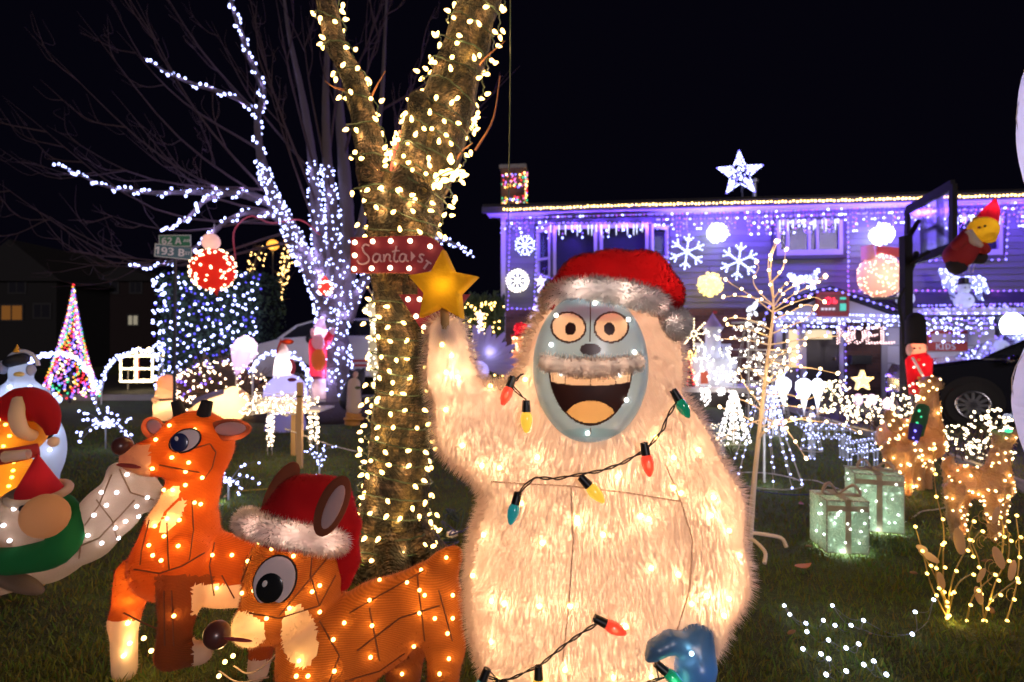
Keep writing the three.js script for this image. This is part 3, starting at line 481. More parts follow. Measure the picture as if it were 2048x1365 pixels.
{
  const o = hung('door_sign', 'cream lit panel hanging on the dark front door', 'sign', 1638, 671, 0.2); wp('panel', box(0.62, 0.19, 0.03), glow(1, 0.8, 0.5, 0.95), o); wp('arched_top', ell(V(0, 0.085, 0), 0.3, 0.055, 0.015), glow(1, 0.8, 0.5, 0.95), o); lamp(HW(1638, 671, 0.4), [1, 0.7, 0.4], 0.05);
}
{                                                               // banner on the garage door
  const o = hung('garage_banner', 'red and white banner reading KIDS on the garage door behind the soldier', 'banner', 1893, 682, 0.12); wp('cloth', box(0.95, 0.5, 0.015), std(0.5, 0.06, 0.04, 0.7), o); wp('white_band', [box(0.8, 0.2, 0.01, 0.06, 0.07, 0.01)], std(0.7, 0.55, 0.55, 0.7), o); wp('lettering', text('KIDS', 0.15, 0.008).translate(-0.02, -0.14, 0.009), whitePaint, o);
}
{                                                               // floodlight at the right end
  const o = hung('flood_light', 'glaring white floodlight at the right end of the garage', 'floodlight', 2026, 651, 1.15); wp('housing', box(0.5, 0.5, 0.14, 0, 0, -0.09), black, o); wp('bulb', ell(V(0, 0, 0), 0.27, 0.27, 0.06), glow(0.85, 0.95, 1, 16), o); wp('bracket', rod(V(0, 0.1, -0.1), V(0, 0.3, -0.2), 0.02), black, o);
  const l = new THREE.SpotLight(C(0.82, 0.86, 1), 80, 0, 1.25, 0.8); l.position.copy(HW(2026, 651, 1.35)); l.target.position.set(3, 0, -1); l.shadow.radius = 8; l.castShadow = true; l.name = 'flood_beam_light'; scene.add(l, l.target);
  lamp(HW(2026, 651, 1.4), [0.82, 0.9, 1], 1.2, 8);
}
// ---------------------------------------------------------------- the big tree in front
const barkTex = tex(512, 512, (u, v) => {
  const line = tn(u, v * 6 % 1, 5, 2), a = 0.5 + 0.5 * tn(u, v, 7, 1), m = 0.5 + 0.5 * tn(u, v, 4, 8), f = 0.5 + 0.5 * tn(u, v, 40, 5), lent = Math.max(0, noise.noise(u * 5, v * 70, 3)) * (noise.noise(u * 9, v * 5, 1) > 0 ? 1 : 0.2);
  const dk = Math.max(0.25, Math.min(1.25, 0.75 + 1.6 * noise.noise(u * 7, v * 7, 6) + 0.9 * noise.noise(u * 22, v * 22, 2))), moss = Math.max(0, Math.min(1, (m - 0.45) * 4)), k = 0.4 + 0.35 * a + 0.3 * f + 0.05 * line; let c = [0.36 * k + 0.35 * lent, 0.29 * k + 0.3 * lent, 0.23 * k + 0.27 * lent];
  return c.map((x, i) => dk * lerp(x, [0.33, 0.31, 0.1][i] * (0.4 + 0.9 * f), moss * 0.38));
}, true, 1 / 0.9, 1 / 0.9);
const barkBump = tex(512, 512, (u, v) => 0.5 + 0.25 * tn(u, v, 14, 1) + 0.3 * tn(u, v, 50, 5) + 0.2 * noise.noise(u * 6, v * 80, 3), false, 1 / 0.9, 1 / 0.9);
const bark = std(0.95, 0.95, 0.95, 0.92, { map: barkTex, bumpMap: barkBump, bumpScale: 0.05 });
const D = 3.25, T = (px, py, dz = 0) => at(px, py, D, dz);
const tree = thing('tree', 'thick mossy tree trunk with warm lights behind the furry figure', 'tree', V(T(787, 0).x, 0, -D));
const trunkLine = [T(780, 1165), T(783, 1060), T(797, 900), T(805, 760), T(805, 600), T(803, 470), T(822, 390), T(862, 300), T(897, 200), T(925, 110), T(960, 0), T(1000, -160), T(1060, -500)];
const trunkR = [0.27, 0.205, 0.172, 0.158, 0.165, 0.2, 0.19, 0.16, 0.128, 0.115, 0.16, 0.14, 0.07];
const leftLine = [T(790, 440, 0.02), T(752, 370, 0.04), T(738, 300, 0.05), T(722, 220, 0.04), T(700, 145, 0.03), T(672, 95, 0.03), T(650, 0, 0.02), T(610, -160), T(570, -420)], leftR = [0.13, 0.095, 0.075, 0.062, 0.062, 0.045, 0.05, 0.04, 0.03];
const midLine = [T(805, 440, 0.09), T(812, 370, 0.13), T(828, 290, 0.14), T(838, 205, 0.14)], midR = [0.12, 0.1, 0.085, 0.07];
part('trunk', limb(trunkLine, trunkR, 26, 110, 0.16), bark, tree); part('limb', limb(leftLine, leftR, 18, 60, 0.2), bark, tree); part('limb', [limb(midLine, midR, 18, 30, 0.22), ball(midLine[3], 0.07, 10, 8)], bark, tree);
part('root', [[-0.5, 0.1], [0.42, 0.2], [0.1, 0.45], [-0.2, -0.4], [0.35, -0.2]].map(([x, z]) => limb([V(tree.position.x + x * 0.2, 0.25, -D + z * 0.2), V(tree.position.x + x * 0.6, 0.07, -D + z * 0.6), V(tree.position.x + x * 1.1, -0.04, -D + z * 1.1)], [0.13, 0.09, 0.03], 8, 10, 0.3)), bark, tree);
const twigMat = std(0.3, 0.12, 0.05, 0.8);
for (const [a, b, c] of [[[738, 200], [752, 170], [770, 140]], [[690, 180], [665, 172], [648, 160]], [[950, 300], [985, 240], [1000, 150]], [[905, 330], [925, 300], [945, 285]], [[795, 330], [800, 270], [812, 245]], [[940, 160], [965, 120], [1010, 80]]]) part('twig', limb([T(...a, 0.05), T(...b, 0.08), T(...c, 0.1)], [0.008, 0.005, 0.002], 5, 8), twigMat, tree);
for (const [x, y] of [[748, 395], [858, 400], [745, 360]]) part('branch_scar', new THREE.TorusGeometry(0.035, 0.016, 8, 16).translate(T(x, y).x, T(x, y).y, -D + (x > 800 ? 0.2 : 0.13)), bark, tree);
// warm bulbs wound around it: every bulb is a part of its string
function windBulbs(label, line, radii, from, to, turns, per, r, jitter) {
  const c = pathOf(line), o = thing('string_light', label, 'string light', c.getPointAt(from).clone(), 'warm strings wound around the big tree'), wire = [], list = [], n = turns * per, d = V(0, 0, 0);
  for (let i = 0; i <= n * 3; i++) {
    const s = i / (n * 3), t = lerp(from, to, s), p = c.getPointAt(t), tan = c.getTangentAt(t), f = t * (radii.length - 1), k = Math.min(Math.floor(f), radii.length - 2), R = lerp(radii[k], radii[k + 1], f - k), a = s * turns * 2 * PI + 0.6 * noise.noise(s * 9, 1, turns);
    const ax = V(1, 0, 0).addScaledVector(tan, -tan.x).normalize(), az = V(0, 0, 0).crossVectors(ax, tan).normalize();
    d.copy(ax).multiplyScalar(cos(a)).addScaledVector(az, sin(a));
    const q = p.clone().addScaledVector(d, R * 1.06 + 0.012 + (i % 2) * 0.01).addScaledVector(tan, 0.05 * noise.noise(s * 40, turns, 2));
    wire.push(q);
    if (i % 3 === 0) { const up = d.clone().multiplyScalar(0.6).add(V(rr(-1, 1), rr(-1.1, 0.8), rr(-0.3, 0.3))).normalize(); list.push({ p: q.clone().addScaledVector(up, r * 1.3).add(V(rr(-jitter, jitter), rr(-jitter, jitter), 0)), up: up.negate() }); }
  }
  part('cord', limb(wire, [0.0045, 0.0045], 4, wire.length * 2), cordGreen, o); bulbParts(list, r, B.warm, o, C9);
  list.forEach((b, i) => { if (i % 2 === 0) lamp(b.p.clone().addScaledVector(b.up, -0.03), WARM, 0.058, 1); });
  return o;
}
windBulbs('warm bulb string wound around the trunk below the red sign', trunkLine, trunkR, 0.045, 0.34, 15, 12, 0.0135, 0.035);
windBulbs('warm bulb string wound around the trunk fork above the red sign', trunkLine, trunkR, 0.36, 0.56, 10, 12, 0.0135, 0.045);
windBulbs('warm bulb string wound around the thick right limb', trunkLine, trunkR, 0.55, 0.76, 8, 12, 0.014, 0.04);
windBulbs('warm bulb string wound around the thin left limb', leftLine, leftR, 0.06, 0.72, 10, 7, 0.014, 0.03);
windBulbs('warm bulb string wound around the sawn off middle stub', midLine, midR, 0.15, 0.95, 4, 8, 0.0135, 0.035);
{                                                               // loose bulbs that stick out at the fork on the right, and a hanging lead
  const o = thing('string_light', 'short string of warm bulbs sticking out right of the trunk fork', 'string light', T(880, 370)), pts = [T(860, 365, 0.2), T(890, 345, 0.22), T(912, 340, 0.2), T(930, 352, 0.18)];
  part('cord', cable(pts, 0.0045), cordGreen, o); bulbParts([[872, 352], [888, 360], [896, 342], [905, 356], [912, 348], [925, 350], [884, 345], [878, 372], [900, 318]].map(([x, y]) => ({ p: T(x, y, 0.2), up: V(rr(-1, 0), rr(-0.5, 0.5), 0) })), 0.02, B.warm, o, C9); lamp(T(900, 350, 0.26), WARM, 0.1);
}
part('extension_cable', cable([T(1020, -60), T(1021, 120), T(1018, 360), HW(1016, 418, 0.6)], 0.004, 4, 30), cordGreen); tag(scene.children.at(-1), 'thin dark lead hanging from the tree down to the chimney corner', 'cable');
{                                                               // pinkish red rope light up the back of the fork
  const o = thing('rope_light', 'glowing red rope light in the fork of the big tree', 'rope light', T(790, 330)); part('rope_bulbs', limb([T(783, 372, 0.14), T(786, 340, 0.15), T(790, 300, 0.14), T(800, 262, 0.1)], [0.018, 0.02, 0.012], 7, 14), glow(1, 0.13, 0.07, 1.3), o); part('cord', cable([T(783, 372, 0.14), T(780, 400, 0.18)], 0.006), cordGreen, o); lamp(T(787, 330, 0.22), [1, 0.2, 0.1], 0.05);
}
// ---------------------------------------------------------------- SANTA STOP arrow sign nailed to the trunk
{
  const d = 2.93, S = (x, y) => { const p = at(x, y, d); return [p.x, p.y]; }, z = -d, o = thing('arrow_sign', 'red curved arrow sign reading Santa Stop with round bulbs on the trunk', 'sign', at(790, 515, d, -0.03));
  const sh = new THREE.Shape(); sh.moveTo(...S(701, 476)); sh.lineTo(...S(842, 472)); sh.bezierCurveTo(...S(885, 474), ...S(908, 520), ...S(906, 590)); sh.lineTo(...S(938, 590)); sh.lineTo(...S(866, 694)); sh.lineTo(...S(798, 590)); sh.lineTo(...S(836, 590)); sh.bezierCurveTo(...S(838, 560), ...S(828, 548), ...S(812, 545)); sh.lineTo(...S(702, 545)); sh.closePath();
  const red = std(0.27, 0.012, 0.018, 0.55); part('board', new THREE.ExtrudeGeometry(sh, { depth: 0.02, bevelEnabled: true, bevelSize: 0.003, bevelThickness: 0.003, bevelSegments: 2, curveSegments: 16 }).translate(0, 0, z - 0.02), red, o);
  const ink = std(0.62, 0.36, 0.36, 0.6), K = (pts, r = 0.0055) => limb(pts.map(([x, y]) => at(x, y, d, 0.008)), [r, r], 6, pts.length * 5);
  part('lettering', [
    K([[738, 492], [730, 489], [725, 495], [728, 505], [736, 513], [737, 522], [728, 528], [718, 527], [714, 521]]),                          // S
    K([[759, 510], [752, 508], [746, 514], [747, 523], [753, 524], [758, 517], [760, 509], [760, 521], [764, 524]]),                          // a
    K([[767, 509], [768, 524], [769, 516], [774, 509], [779, 511], [779, 521], [783, 523]]),                                                 // n
    K([[793, 492], [789, 508], [788, 520], [792, 524], [796, 521]]), K([[784, 504], [792, 502], [799, 502]], 0.0045),                         // t
    K([[811, 510], [804, 508], [799, 514], [800, 522], [806, 523], [810, 516], [812, 509], [812, 520], [817, 523]]),                          // a
    new THREE.ExtrudeGeometry(new THREE.Shape([S(822, 503), S(831, 513), S(822, 523)].map((p) => new THREE.Vector2(...p))), { depth: 0.006, bevelEnabled: false }).translate(0, 0, z + 0.004),
    ...[['S', 842, 517, -0.25], ['T', 853, 531, -0.6], ['O', 864, 549, -0.9], ['P', 870, 570, -1.2]].map(([c, x, y, a]) => { const p = at(x, y, d); return text(c, 0.05, 0.006).rotateZ(a).translate(p.x, p.y, z + 0.004); }),
  ], ink, o);
  const spots = [[709, 485], [745, 483], [781, 482], [820, 482], [860, 493], [709, 511], [708, 538], [743, 537], [780, 536], [818, 537], [816, 599], [839, 599], [832, 633], [885, 599], [908, 600], [848, 655]];
  part('bulb_holder', spots.map(([x, y]) => new THREE.CylinderGeometry(0.016, 0.019, 0.012, 12).rotateX(PI / 2).translate(at(x, y, d).x, at(x, y, d).y, z + 0.008)), std(0.5, 0.1, 0.06, 0.5), o);
  bulbParts(spots.map(([x, y]) => ({ p: at(x, y, d, 0.02), up: V(0, 1, 0) })), 0.0135, glow(1, 0.78, 0.55, 6), o); spots.forEach(([x, y]) => lamp(at(x, y, d, 0.04), [1, 0.6, 0.35], 0.0025));
}
// ---------------------------------------------------------------- bare tree full of white lights, behind
const T2D = 10.5, U = (px, py, dz = 0) => at(px, py, T2D, dz), bark2 = std(0.12, 0.095, 0.105, 0.9, { bumpMap: barkBump, bumpScale: 0.03 }), twig2 = std(0.05, 0.028, 0.03, 0.9);
const tree2 = thing('tree', 'bare spreading tree wrapped in white lights beside the white pickup', 'tree', V(U(672, 0).x, 0, -T2D));
const limbs2 = {
  trunk: [[[674, 812], [670, 740], [664, 660], [662, 600]], [0.36, 0.3, 0.29, 0.3]],
  left: [[[662, 640], [640, 570], [600, 500], [565, 430], [540, 380], [520, 310], [514, 230], [525, 190], [490, 95], [455, -20], [440, -120]], [0.24, 0.22, 0.18, 0.14, 0.1, 0.07, 0.06, 0.055, 0.045, 0.03, 0.02]],
  b1: [[[516, 222], [470, 195], [430, 180], [380, 165], [330, 142], [284, 113]], [0.05, 0.045, 0.04, 0.035, 0.025, 0.01]],
  b2: [[[570, 440], [535, 405], [480, 388], [400, 384], [300, 385], [210, 372], [150, 346], [103, 326]], [0.09, 0.08, 0.07, 0.055, 0.045, 0.035, 0.022, 0.01]],
  b3: [[[450, 388], [410, 400], [380, 430], [350, 450], [318, 464]], [0.05, 0.045, 0.035, 0.02, 0.01]],
  b4: [[[585, 470], [545, 432], [500, 425], [455, 440], [410, 480], [360, 515], [310, 532], [250, 534]], [0.08, 0.06, 0.05, 0.045, 0.04, 0.03, 0.02, 0.01]],
  r1: [[[664, 610], [645, 520], [632, 420], [625, 330], [605, 200], [575, 60], [560, -60]], [0.2, 0.16, 0.11, 0.085, 0.06, 0.04, 0.02]],
  r2: [[[668, 610], [668, 500], [662, 400], [655, 340], [650, 200], [655, 60], [660, -80]], [0.2, 0.15, 0.11, 0.085, 0.06, 0.045, 0.02]],
  r3: [[[680, 620], [694, 520], [692, 420], [686, 320], [675, 180], [668, 20], [672, -100]], [0.22, 0.17, 0.13, 0.1, 0.07, 0.05, 0.03]],
  r4: [[[690, 640], [720, 575], [750, 540], [800, 515], [850, 492], [885, 480], [915, 492], [947, 513]], [0.16, 0.13, 0.1, 0.08, 0.06, 0.045, 0.03, 0.01]],
  r5: [[[690, 590], [712, 500], [735, 380], [760, 220], [770, 40], [775, -80]], [0.13, 0.09, 0.06, 0.045, 0.03, 0.015]],
};
const L2 = {}; let seedZ = 0;
for (const [k, [p, r]] of Object.entries(limbs2)) { const z = k === 'trunk' ? 0 : 0.5 * sin(seedZ++ * 2.3); L2[k] = p.map(([x, y], i) => U(x, y, (z * i) / p.length)); part(k === 'trunk' ? 'trunk' : 'limb', limb(L2[k], r, k === 'trunk' ? 14 : 8, p.length * 6, 0.12), bark2, tree2); }
{                                                               // unlit twigs arching away to the left and up
  const g = [], sub = (a, b, bend, r, depth) => { const m = a.clone().lerp(b, 0.5).add(V(0, bend, rr(-0.3, 0.3))); g.push(limb([a, m, b], [r, r * 0.6, 0.003], 4, 9)); if (depth) for (let i = 0; i < 4; i++) { const t = rr(0.25, 0.9), p = pathOf([a, m, b]).getPointAt(t), L = a.distanceTo(b) * rr(0.2, 0.45), d = b.clone().sub(a).normalize().add(V(rr(-0.6, 0.6), rr(-0.2, 0.8), rr(-0.5, 0.5))).normalize(); sub(p, p.clone().addScaledVector(d, L), bend * 0.4, r * 0.5, depth - 1); } };
  for (const [a, b, h] of [[[585, 450], [0, 190], -0.9], [[580, 430], [60, 70], -0.6], [[560, 420], [150, 20], -0.5], [[545, 400], [250, -40], -0.4], [[600, 480], [-60, 330], -1.2], [[540, 380], [90, 250], -0.5], [[520, 300], [230, 60], -0.3], [[515, 230], [300, -60], -0.2], [[630, 400], [480, -80], -0.3], [[625, 330], [540, -60], -0.2], [[590, 460], [30, 400], -0.9], [[655, 330], [700, -60], 0], [[690, 300], [800, -50], -0.1], [[735, 380], [860, 60], -0.2], [[712, 500], [930, 180], -0.5], [[560, 430], [180, 420], -0.4], [[610, 330], [420, 40], -0.3], [[575, 430], [220, 180], -0.7], [[640, 480], [520, 120], 0.1], [[660, 380], [600, 20], 0.1], [[760, 220], [960, 20], -0.2], [[680, 200], [780, -60], 0], [[770, 300], [1040, 130], -0.3], [[430, 480], [90, 520], -0.3]]) sub(U(...a, rr(-0.5, 0.3)), U(...b, rr(-1.5, 1)), h, 0.028, 2);
  stuff(part('twigs', g, twig2, tree2));
}
function windTree(label, key, from, to, spacing, turnsPerM, r, each) {
  const line = L2[key], radii = limbs2[key][1], c = pathOf(line), L = c.getLength(), n = Math.round(((to - from) * L) / spacing), o = thing('string_light', label, 'string light', c.getPointAt(from).clone(), 'white strings wound around the bare tree'), list = [], wire = [];
  for (let i = 0; i < n; i++) {
    const t = lerp(from, to, i / n), p = c.getPointAt(t), f = t * (radii.length - 1), k = Math.min(Math.floor(f), radii.length - 2), R = lerp(radii[k], radii[k + 1], f - k) + 0.02, tan = c.getTangentAt(t), ax = Math.abs(tan.y) > 0.7 ? V(1, 0, 0) : V(0, 1, 0), az = V(0, 0, 0).crossVectors(ax, tan).normalize(), a = each ? t * L * turnsPerM * 2 * PI + rr(-0.4, 0.4) : rr(0, 2 * PI);
    const q = p.clone().addScaledVector(ax, R * cos(a)).addScaledVector(az, R * sin(a)).add(V(rr(-0.025, 0.025), rr(-0.025, 0.025), 0)); list.push(q); wire.push(q);
  }
  part('cord', wire.slice(1).map((q, i) => rod(wire[i], q, 0.003, 0.003, 3)), cordGreen, o);
  if (each) bulbParts(list, r, B.cool, o, MINI, 1.35); else bulbs(list, r, B.cool, o);
  list.forEach((p, i) => { if (i % (each ? 7 : 16) === 3) lamp(p.clone().add(V(rr(-0.04, 0.04), 0, 0.07)), [0.46, 0.4, 1], 0.36, 1); });
}
windTree('white string up the tall left limb of the bare tree', 'left', 0.42, 0.94, 0.07, 2.2, 0.021, true);
windTree('white string along the highest left branch of the bare tree', 'b1', 0.02, 1, 0.09, 2, 0.023, true);
windTree('white string along the long low left branch of the bare tree', 'b2', 0.06, 1, 0.075, 2, 0.022, true);
windTree('dense white string on the short drooping branch above the street signs', 'b3', 0.05, 1, 0.03, 3, 0.02, true);
windTree('white string along the lowest left branch behind the red ornament', 'b4', 0.1, 1, 0.08, 2, 0.022, true);
windTree('dense white string around the lower left limb of the bare tree', 'left', 0.0, 0.42, 0.0088, 2.2, 0.024); windTree('dense white string around the trunk of the bare tree', 'trunk', 0.12, 1, 0.0066, 2.6, 0.024);
windTree('white string around the inner left limb of the bare tree', 'r1', 0, 0.42, 0.018, 2.5, 0.023); windTree('white string around the middle limb of the bare tree', 'r2', 0, 0.42, 0.016, 2.5, 0.023); windTree('white string around the pale right limb of the bare tree', 'r3', 0, 0.2, 0.014, 2.5, 0.023); windTree('white string along the right branch passing behind the big trunk', 'r4', 0, 1, 0.03, 2.5, 0.024);
{                                                               // red and white candy cord across the branches
  const o = thing('candy_rope', 'red and white twisted cord drooping through the bare tree branches', 'rope', U(480, 440)); part('cord', cable([U(470, 520, 0.3), U(468, 460, 0.3), U(500, 432, 0.3), U(540, 446, 0.3), U(600, 440, 0.3), U(640, 470, 0.3)], 0.014), std(0.5, 0.06, 0.07, 0.6), o);
}
// ornaments hung in the bare tree
function bauble(label, px, py, d, R, skin, bulb, n, c, power, cap) {
  const o = thing('ornament_light', label, 'ornament', at(px, py, d)), g = new THREE.SphereGeometry(R, 24, 18), w = o.position;
  part('globe', g.clone().translate(w.x, w.y, w.z), skin, o); bulbs(scatter(plain(g.clone()), n).map((q) => q.p.addScaledVector(q.n, 0.01).add(w)), 0.026 * (d / 9), bulb, o);
  if (cap) { part('cap', [ball(w.clone().add(V(-R * 0.1, R * 1.35, 0)), R * 0.42)], cap, o); part('hook', cable([w.clone().add(V(0, R * 1.6, 0)), w.clone().add(V(0.02, R * 2.2, 0))], 0.008), cordWhite, o); part('finial', rod(w.clone().add(V(R * 0.15, -R * 0.95, 0)), w.clone().add(V(R * 0.2, -R * 1.25, 0)), 0.05, 0.01), skin, o); lamp(w.clone().add(V(-R * 0.1, R * 1.35, 0.02)), [1, 0.7, 0.6], 0.1, 2); }
  lamp(w, c, power, 3); lamp(w.clone().add(V(0, 0, R * 1.3)), c, power * 0.15, 3); return o;
}
bauble('large red ornament dotted with bulbs hanging left under the bare tree', 425, 540, 9, 0.345, sheer(0.7, 0.05, 0.03, 0.55), glow(1, 0.66, 0.4, 6), 130, [1, 0.34, 0.2], 0.26, sheer(0.8, 0.66, 0.6, 0.55));
bauble('small reddish ornament hanging in the crotch of the bare tree', 650, 577, 9.6, 0.12, sheer(0.7, 0.1, 0.08, 0.5), glow(1, 0.66, 0.55, 5), 30, [1, 0.5, 0.4], 0.1, sheer(0.7, 0.05, 0.04, 0.5));
// ---------------------------------------------------------------- left background
{                                                               // street name blades
  const d = 8.4, P = (x, y, z = 0) => at(x, y, d, z), o = thing('street_sign', 'green and blue street name signs reading 62 A AVE and 193 B ST', 'street sign', V(P(349, 0).x, 0, -d));
  part('post', rod(V(P(349, 0).x, 0, -d), P(349, 468), 0.024, 0.024, 10), std(0.03, 0.03, 0.032, 0.7), o);
  const bladeSign = (cx, cy, w, h, ry, col, s1, s2, rz = 0) => { const c = P(cx, cy, 0.05), b = part('sign_blade', box(w, h, 0.012, c.x, c.y, c.z, ry, rz), col, o), put = (g, x) => g.translate(x, 0, 0.008).rotateZ(rz).rotateY(ry).translate(c.x, c.y, c.z); part('lettering', [put(text(s1, h * 0.58, 0.004), -w * 0.1), put(text(s2, h * 0.24, 0.004), w * 0.38)], std(0.75, 0.72, 0.75, 0.5), b); part('sign_border', [[0, h / 2 - 0.006, w, 0.012], [0, -h / 2 + 0.006, w, 0.012], [-w / 2 + 0.006, 0, 0.012, h], [w / 2 - 0.006, 0, 0.012, h]].map(([x, y, a, e]) => box(a, e, 0.014).translate(x, y, 0.001).rotateZ(rz).rotateY(ry).translate(c.x, c.y, c.z)), std(0.6, 0.62, 0.6, 0.5), b); };
  bladeSign(349, 482, 0.47, 0.18, 0.1, std(0.03, 0.2, 0.1, 0.5), '62 A', 'AVE', 0.03); bladeSign(346, 504, 0.5, 0.2, 0.35, std(0.03, 0.12, 0.16, 0.5), '193 B', 'ST', -0.06);
  lamp(P(352, 494, 0.6), [0.7, 0.6, 0.8], 0.12, 3);
}
{                                                               // far street lamp
  const d = 55, o = thing('street_lamp', 'orange street lamp glowing far behind the bare tree', 'street lamp', V(at(545, 0, d).x, 0, -d)), p = at(545, 490, d); part('pole', rod(V(p.x, 0, p.z), p, 0.1, 0.06), black, o); part('lamp_head', ell(p, 0.6, 0.52, 0.52), glow(1, 0.4, 0.05, 2.2), o); part('arm', rod(p, p.clone().add(V(0.8, 0.3, 0)), 0.05), black, o); lamp(p.clone().add(V(0, -0.6, 0.6)), [1, 0.5, 0.12], 22, 10);
}
{                                                               // tall clipped hedge in a net of lights
  const d = 15.5, [a, b] = [at(312, 785, d - 0.9), at(515, 550, d - 0.9)], w = b.x - a.x, h = b.y, o = thing('hedge', 'tall dark block hedge covered in a net of blue white lights', 'hedge', V((a.x + b.x) / 2, 0, -d)), leaf = [];
  const N = 5200, pos = new Float32Array(N * 9); for (let i = 0; i < N; i++) { const f = rnd(), p = f < 0.6 ? V(rr(-0.5, 0.5) * w, rnd() * h, 0.75 + rr(-0.12, 0.1)) : f < 0.8 ? V((rnd() < 0.5 ? -0.5 : 0.5) * w + rr(-0.08, 0.08), rnd() * h, rr(-0.8, 0.8)) : V(rr(-0.5, 0.5) * w, h + rr(-0.15, 0.12), rr(-0.8, 0.8)); for (let k = 0; k < 3; k++) pos.set([a.x + w / 2 + p.x + rr(-0.09, 0.09), p.y + rr(-0.09, 0.09), -d + p.z + rr(-0.06, 0.06)], i * 9 + k * 3); }
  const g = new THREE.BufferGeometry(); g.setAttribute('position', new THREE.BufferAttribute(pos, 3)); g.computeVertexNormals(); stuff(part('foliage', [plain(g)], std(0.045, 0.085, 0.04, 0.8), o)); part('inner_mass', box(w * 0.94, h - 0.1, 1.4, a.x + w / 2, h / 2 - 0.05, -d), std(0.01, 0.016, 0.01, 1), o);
  const net = thing('net_light', 'net of blue white bulbs spread over the tall block hedge', 'net light', V(a.x + w / 2, h / 2, -d + 0.9)), pw = [], pb = [];
  for (let j = 0; j < 16; j++) for (let i = 0; i < 20; i++) { const p = V(a.x + ((i + (j % 2) / 2) / 19.5) * w + rr(-0.08, 0.08), (j + 0.6) / 16 * h - 0.09 * sin(i * 0.9 + j) + rr(-0.07, 0.07), -d + 0.9 + rr(-0.05, 0.1)); (rnd() < 0.62 ? pw : pb).push(p); }
  for (let j = 0; j < 60; j++) { pw.push(V(a.x + rr(-0.12, 0.25), rnd() * h, -d + 0.9)); if (j < 30) pb.push(V(a.x + rnd() * w, h + rr(-0.05, 0.1), -d + rr(-0.4, 0.9))); }
  bulbs(pw, 0.041, B.cool, net); bulbs(pb, 0.034, B.deep, net); const cords = []; for (let j = 0; j < 16; j++) cords.push(cable(Array.from({ length: 11 }, (_, i) => V(lerp(a.x, b.x, i / 10), (j + 0.6) / 16 * h - 0.09 * sin(i * 1.8 + j), -d + 0.88)), 0.004, 3, 20)); part('cord', cords, cordGreen, net);
  for (let i = 0; i < 10; i++) lamp(V(a.x + rr(0.1, 0.9) * w, rr(0.2, 0.95) * h, -d + 1.1), [0.5, 0.5, 1], 0.12, 2);
}
// bare far trees wound with warm lights
function warmTree(label, stems, d, n, spread, r) {
  const c = stems[0][0], o = thing('tree', label, 'tree', V(at(c[0], 0, d).x, 0, -d)), base = V(at(c[0], 0, d).x, 0, -d), pts = [], g = [];
  for (const s of stems) { const l = s.map(([x, y]) => at(x, y, d, rr(-0.3, 0.3))); g.push(limb([base, ...l], [0.1, 0.07, 0.05, 0.02], 5)); for (const q of along(l, 0.05)) for (let k = 0; k < n; k++) pts.push(q.p.clone().add(V(rr(-1, 1) * spread, rr(-1, 1) * spread, rr(-1, 1) * spread))); }
  part('trunk', g, bark2, o); const tw = []; for (let i = 0; i < 60; i++) { const p = pick(pts); tw.push(rod(p, p.clone().add(V(rr(-0.4, 0.4), rr(0, 0.5), 0)), 0.012, 0.003, 3)); } stuff(part('twigs', tw, twig2, o));
  bulbs(pts, r, glow(1, 0.6, 0.2, 6), o); for (let i = 0; i < 5; i++) lamp(pick(pts).clone().add(V(0, 0, 0.3)), WARM, 0.3, 3);
}
warmTree('tree of warm lights leaning behind the lit hedge', [[[520, 690], [548, 610], [566, 550], [582, 490]]], 18, 2, 0.17, 0.036);
warmTree('shorter tree of warm lights right above the lit hedge', [[[505, 640], [500, 580], [512, 515], [520, 500]]], 19, 1, 0.25, 0.034);
warmTree('low warm lit shrub beside the lit hedge', [[[545, 740], [530, 700], [525, 660], [535, 640]]], 16.5, 2, 0.2, 0.032);
{                                                               // cone tree of coloured lights with a ribbon arch
  const d = 12.6, c = at(140, 0, d), top = at(146, 570, d).y, R = 0.52, o = thing('cone_tree_light', 'tall cone tree of multicoloured lights at the far left', 'lit cone tree', V(c.x, 0, -d)), cols = [B.red, B.amber, B.green, B.blue, B.pink, glow(1, 0.8, 0.4, 4), B.violet], by = cols.map(() => []);
  for (let i = 0; i < 520; i++) { const t = Math.pow(i / 520, 0.62), a = i * 2.39996 + rr(-0.2, 0.2), r = R * t * t * 0.55 + R * t * 0.55; by[i % 7].push(V(c.x + r * cos(a) + (1 - t) * 0.07, lerp(top, 0.12, t), -d + r * sin(a))); }
  cols.forEach((m, i) => bulbs(by[i], 0.033, m, o)); part('pole', rod(V(c.x, 0, -d), V(c.x + 0.07, top, -d), 0.03, 0.02), black, o); part('cord', Array.from({ length: 10 }, (_, i) => rod(V(c.x + 0.07, top, -d), V(c.x + R * cos(i * 0.63), 0.05, -d + R * sin(i * 0.63)), 0.004, 0.004, 3)), cordGreen, o); lamp(V(c.x, 0.7, -d + 0.8), [0.8, 0.5, 0.6], 0.5, 4);
  for (let i = 0; i < 4; i++) lamp(V(c.x, 0.4 + i * 0.7, -d), [1, 0.4, 0.4], 0.15, 2);
}
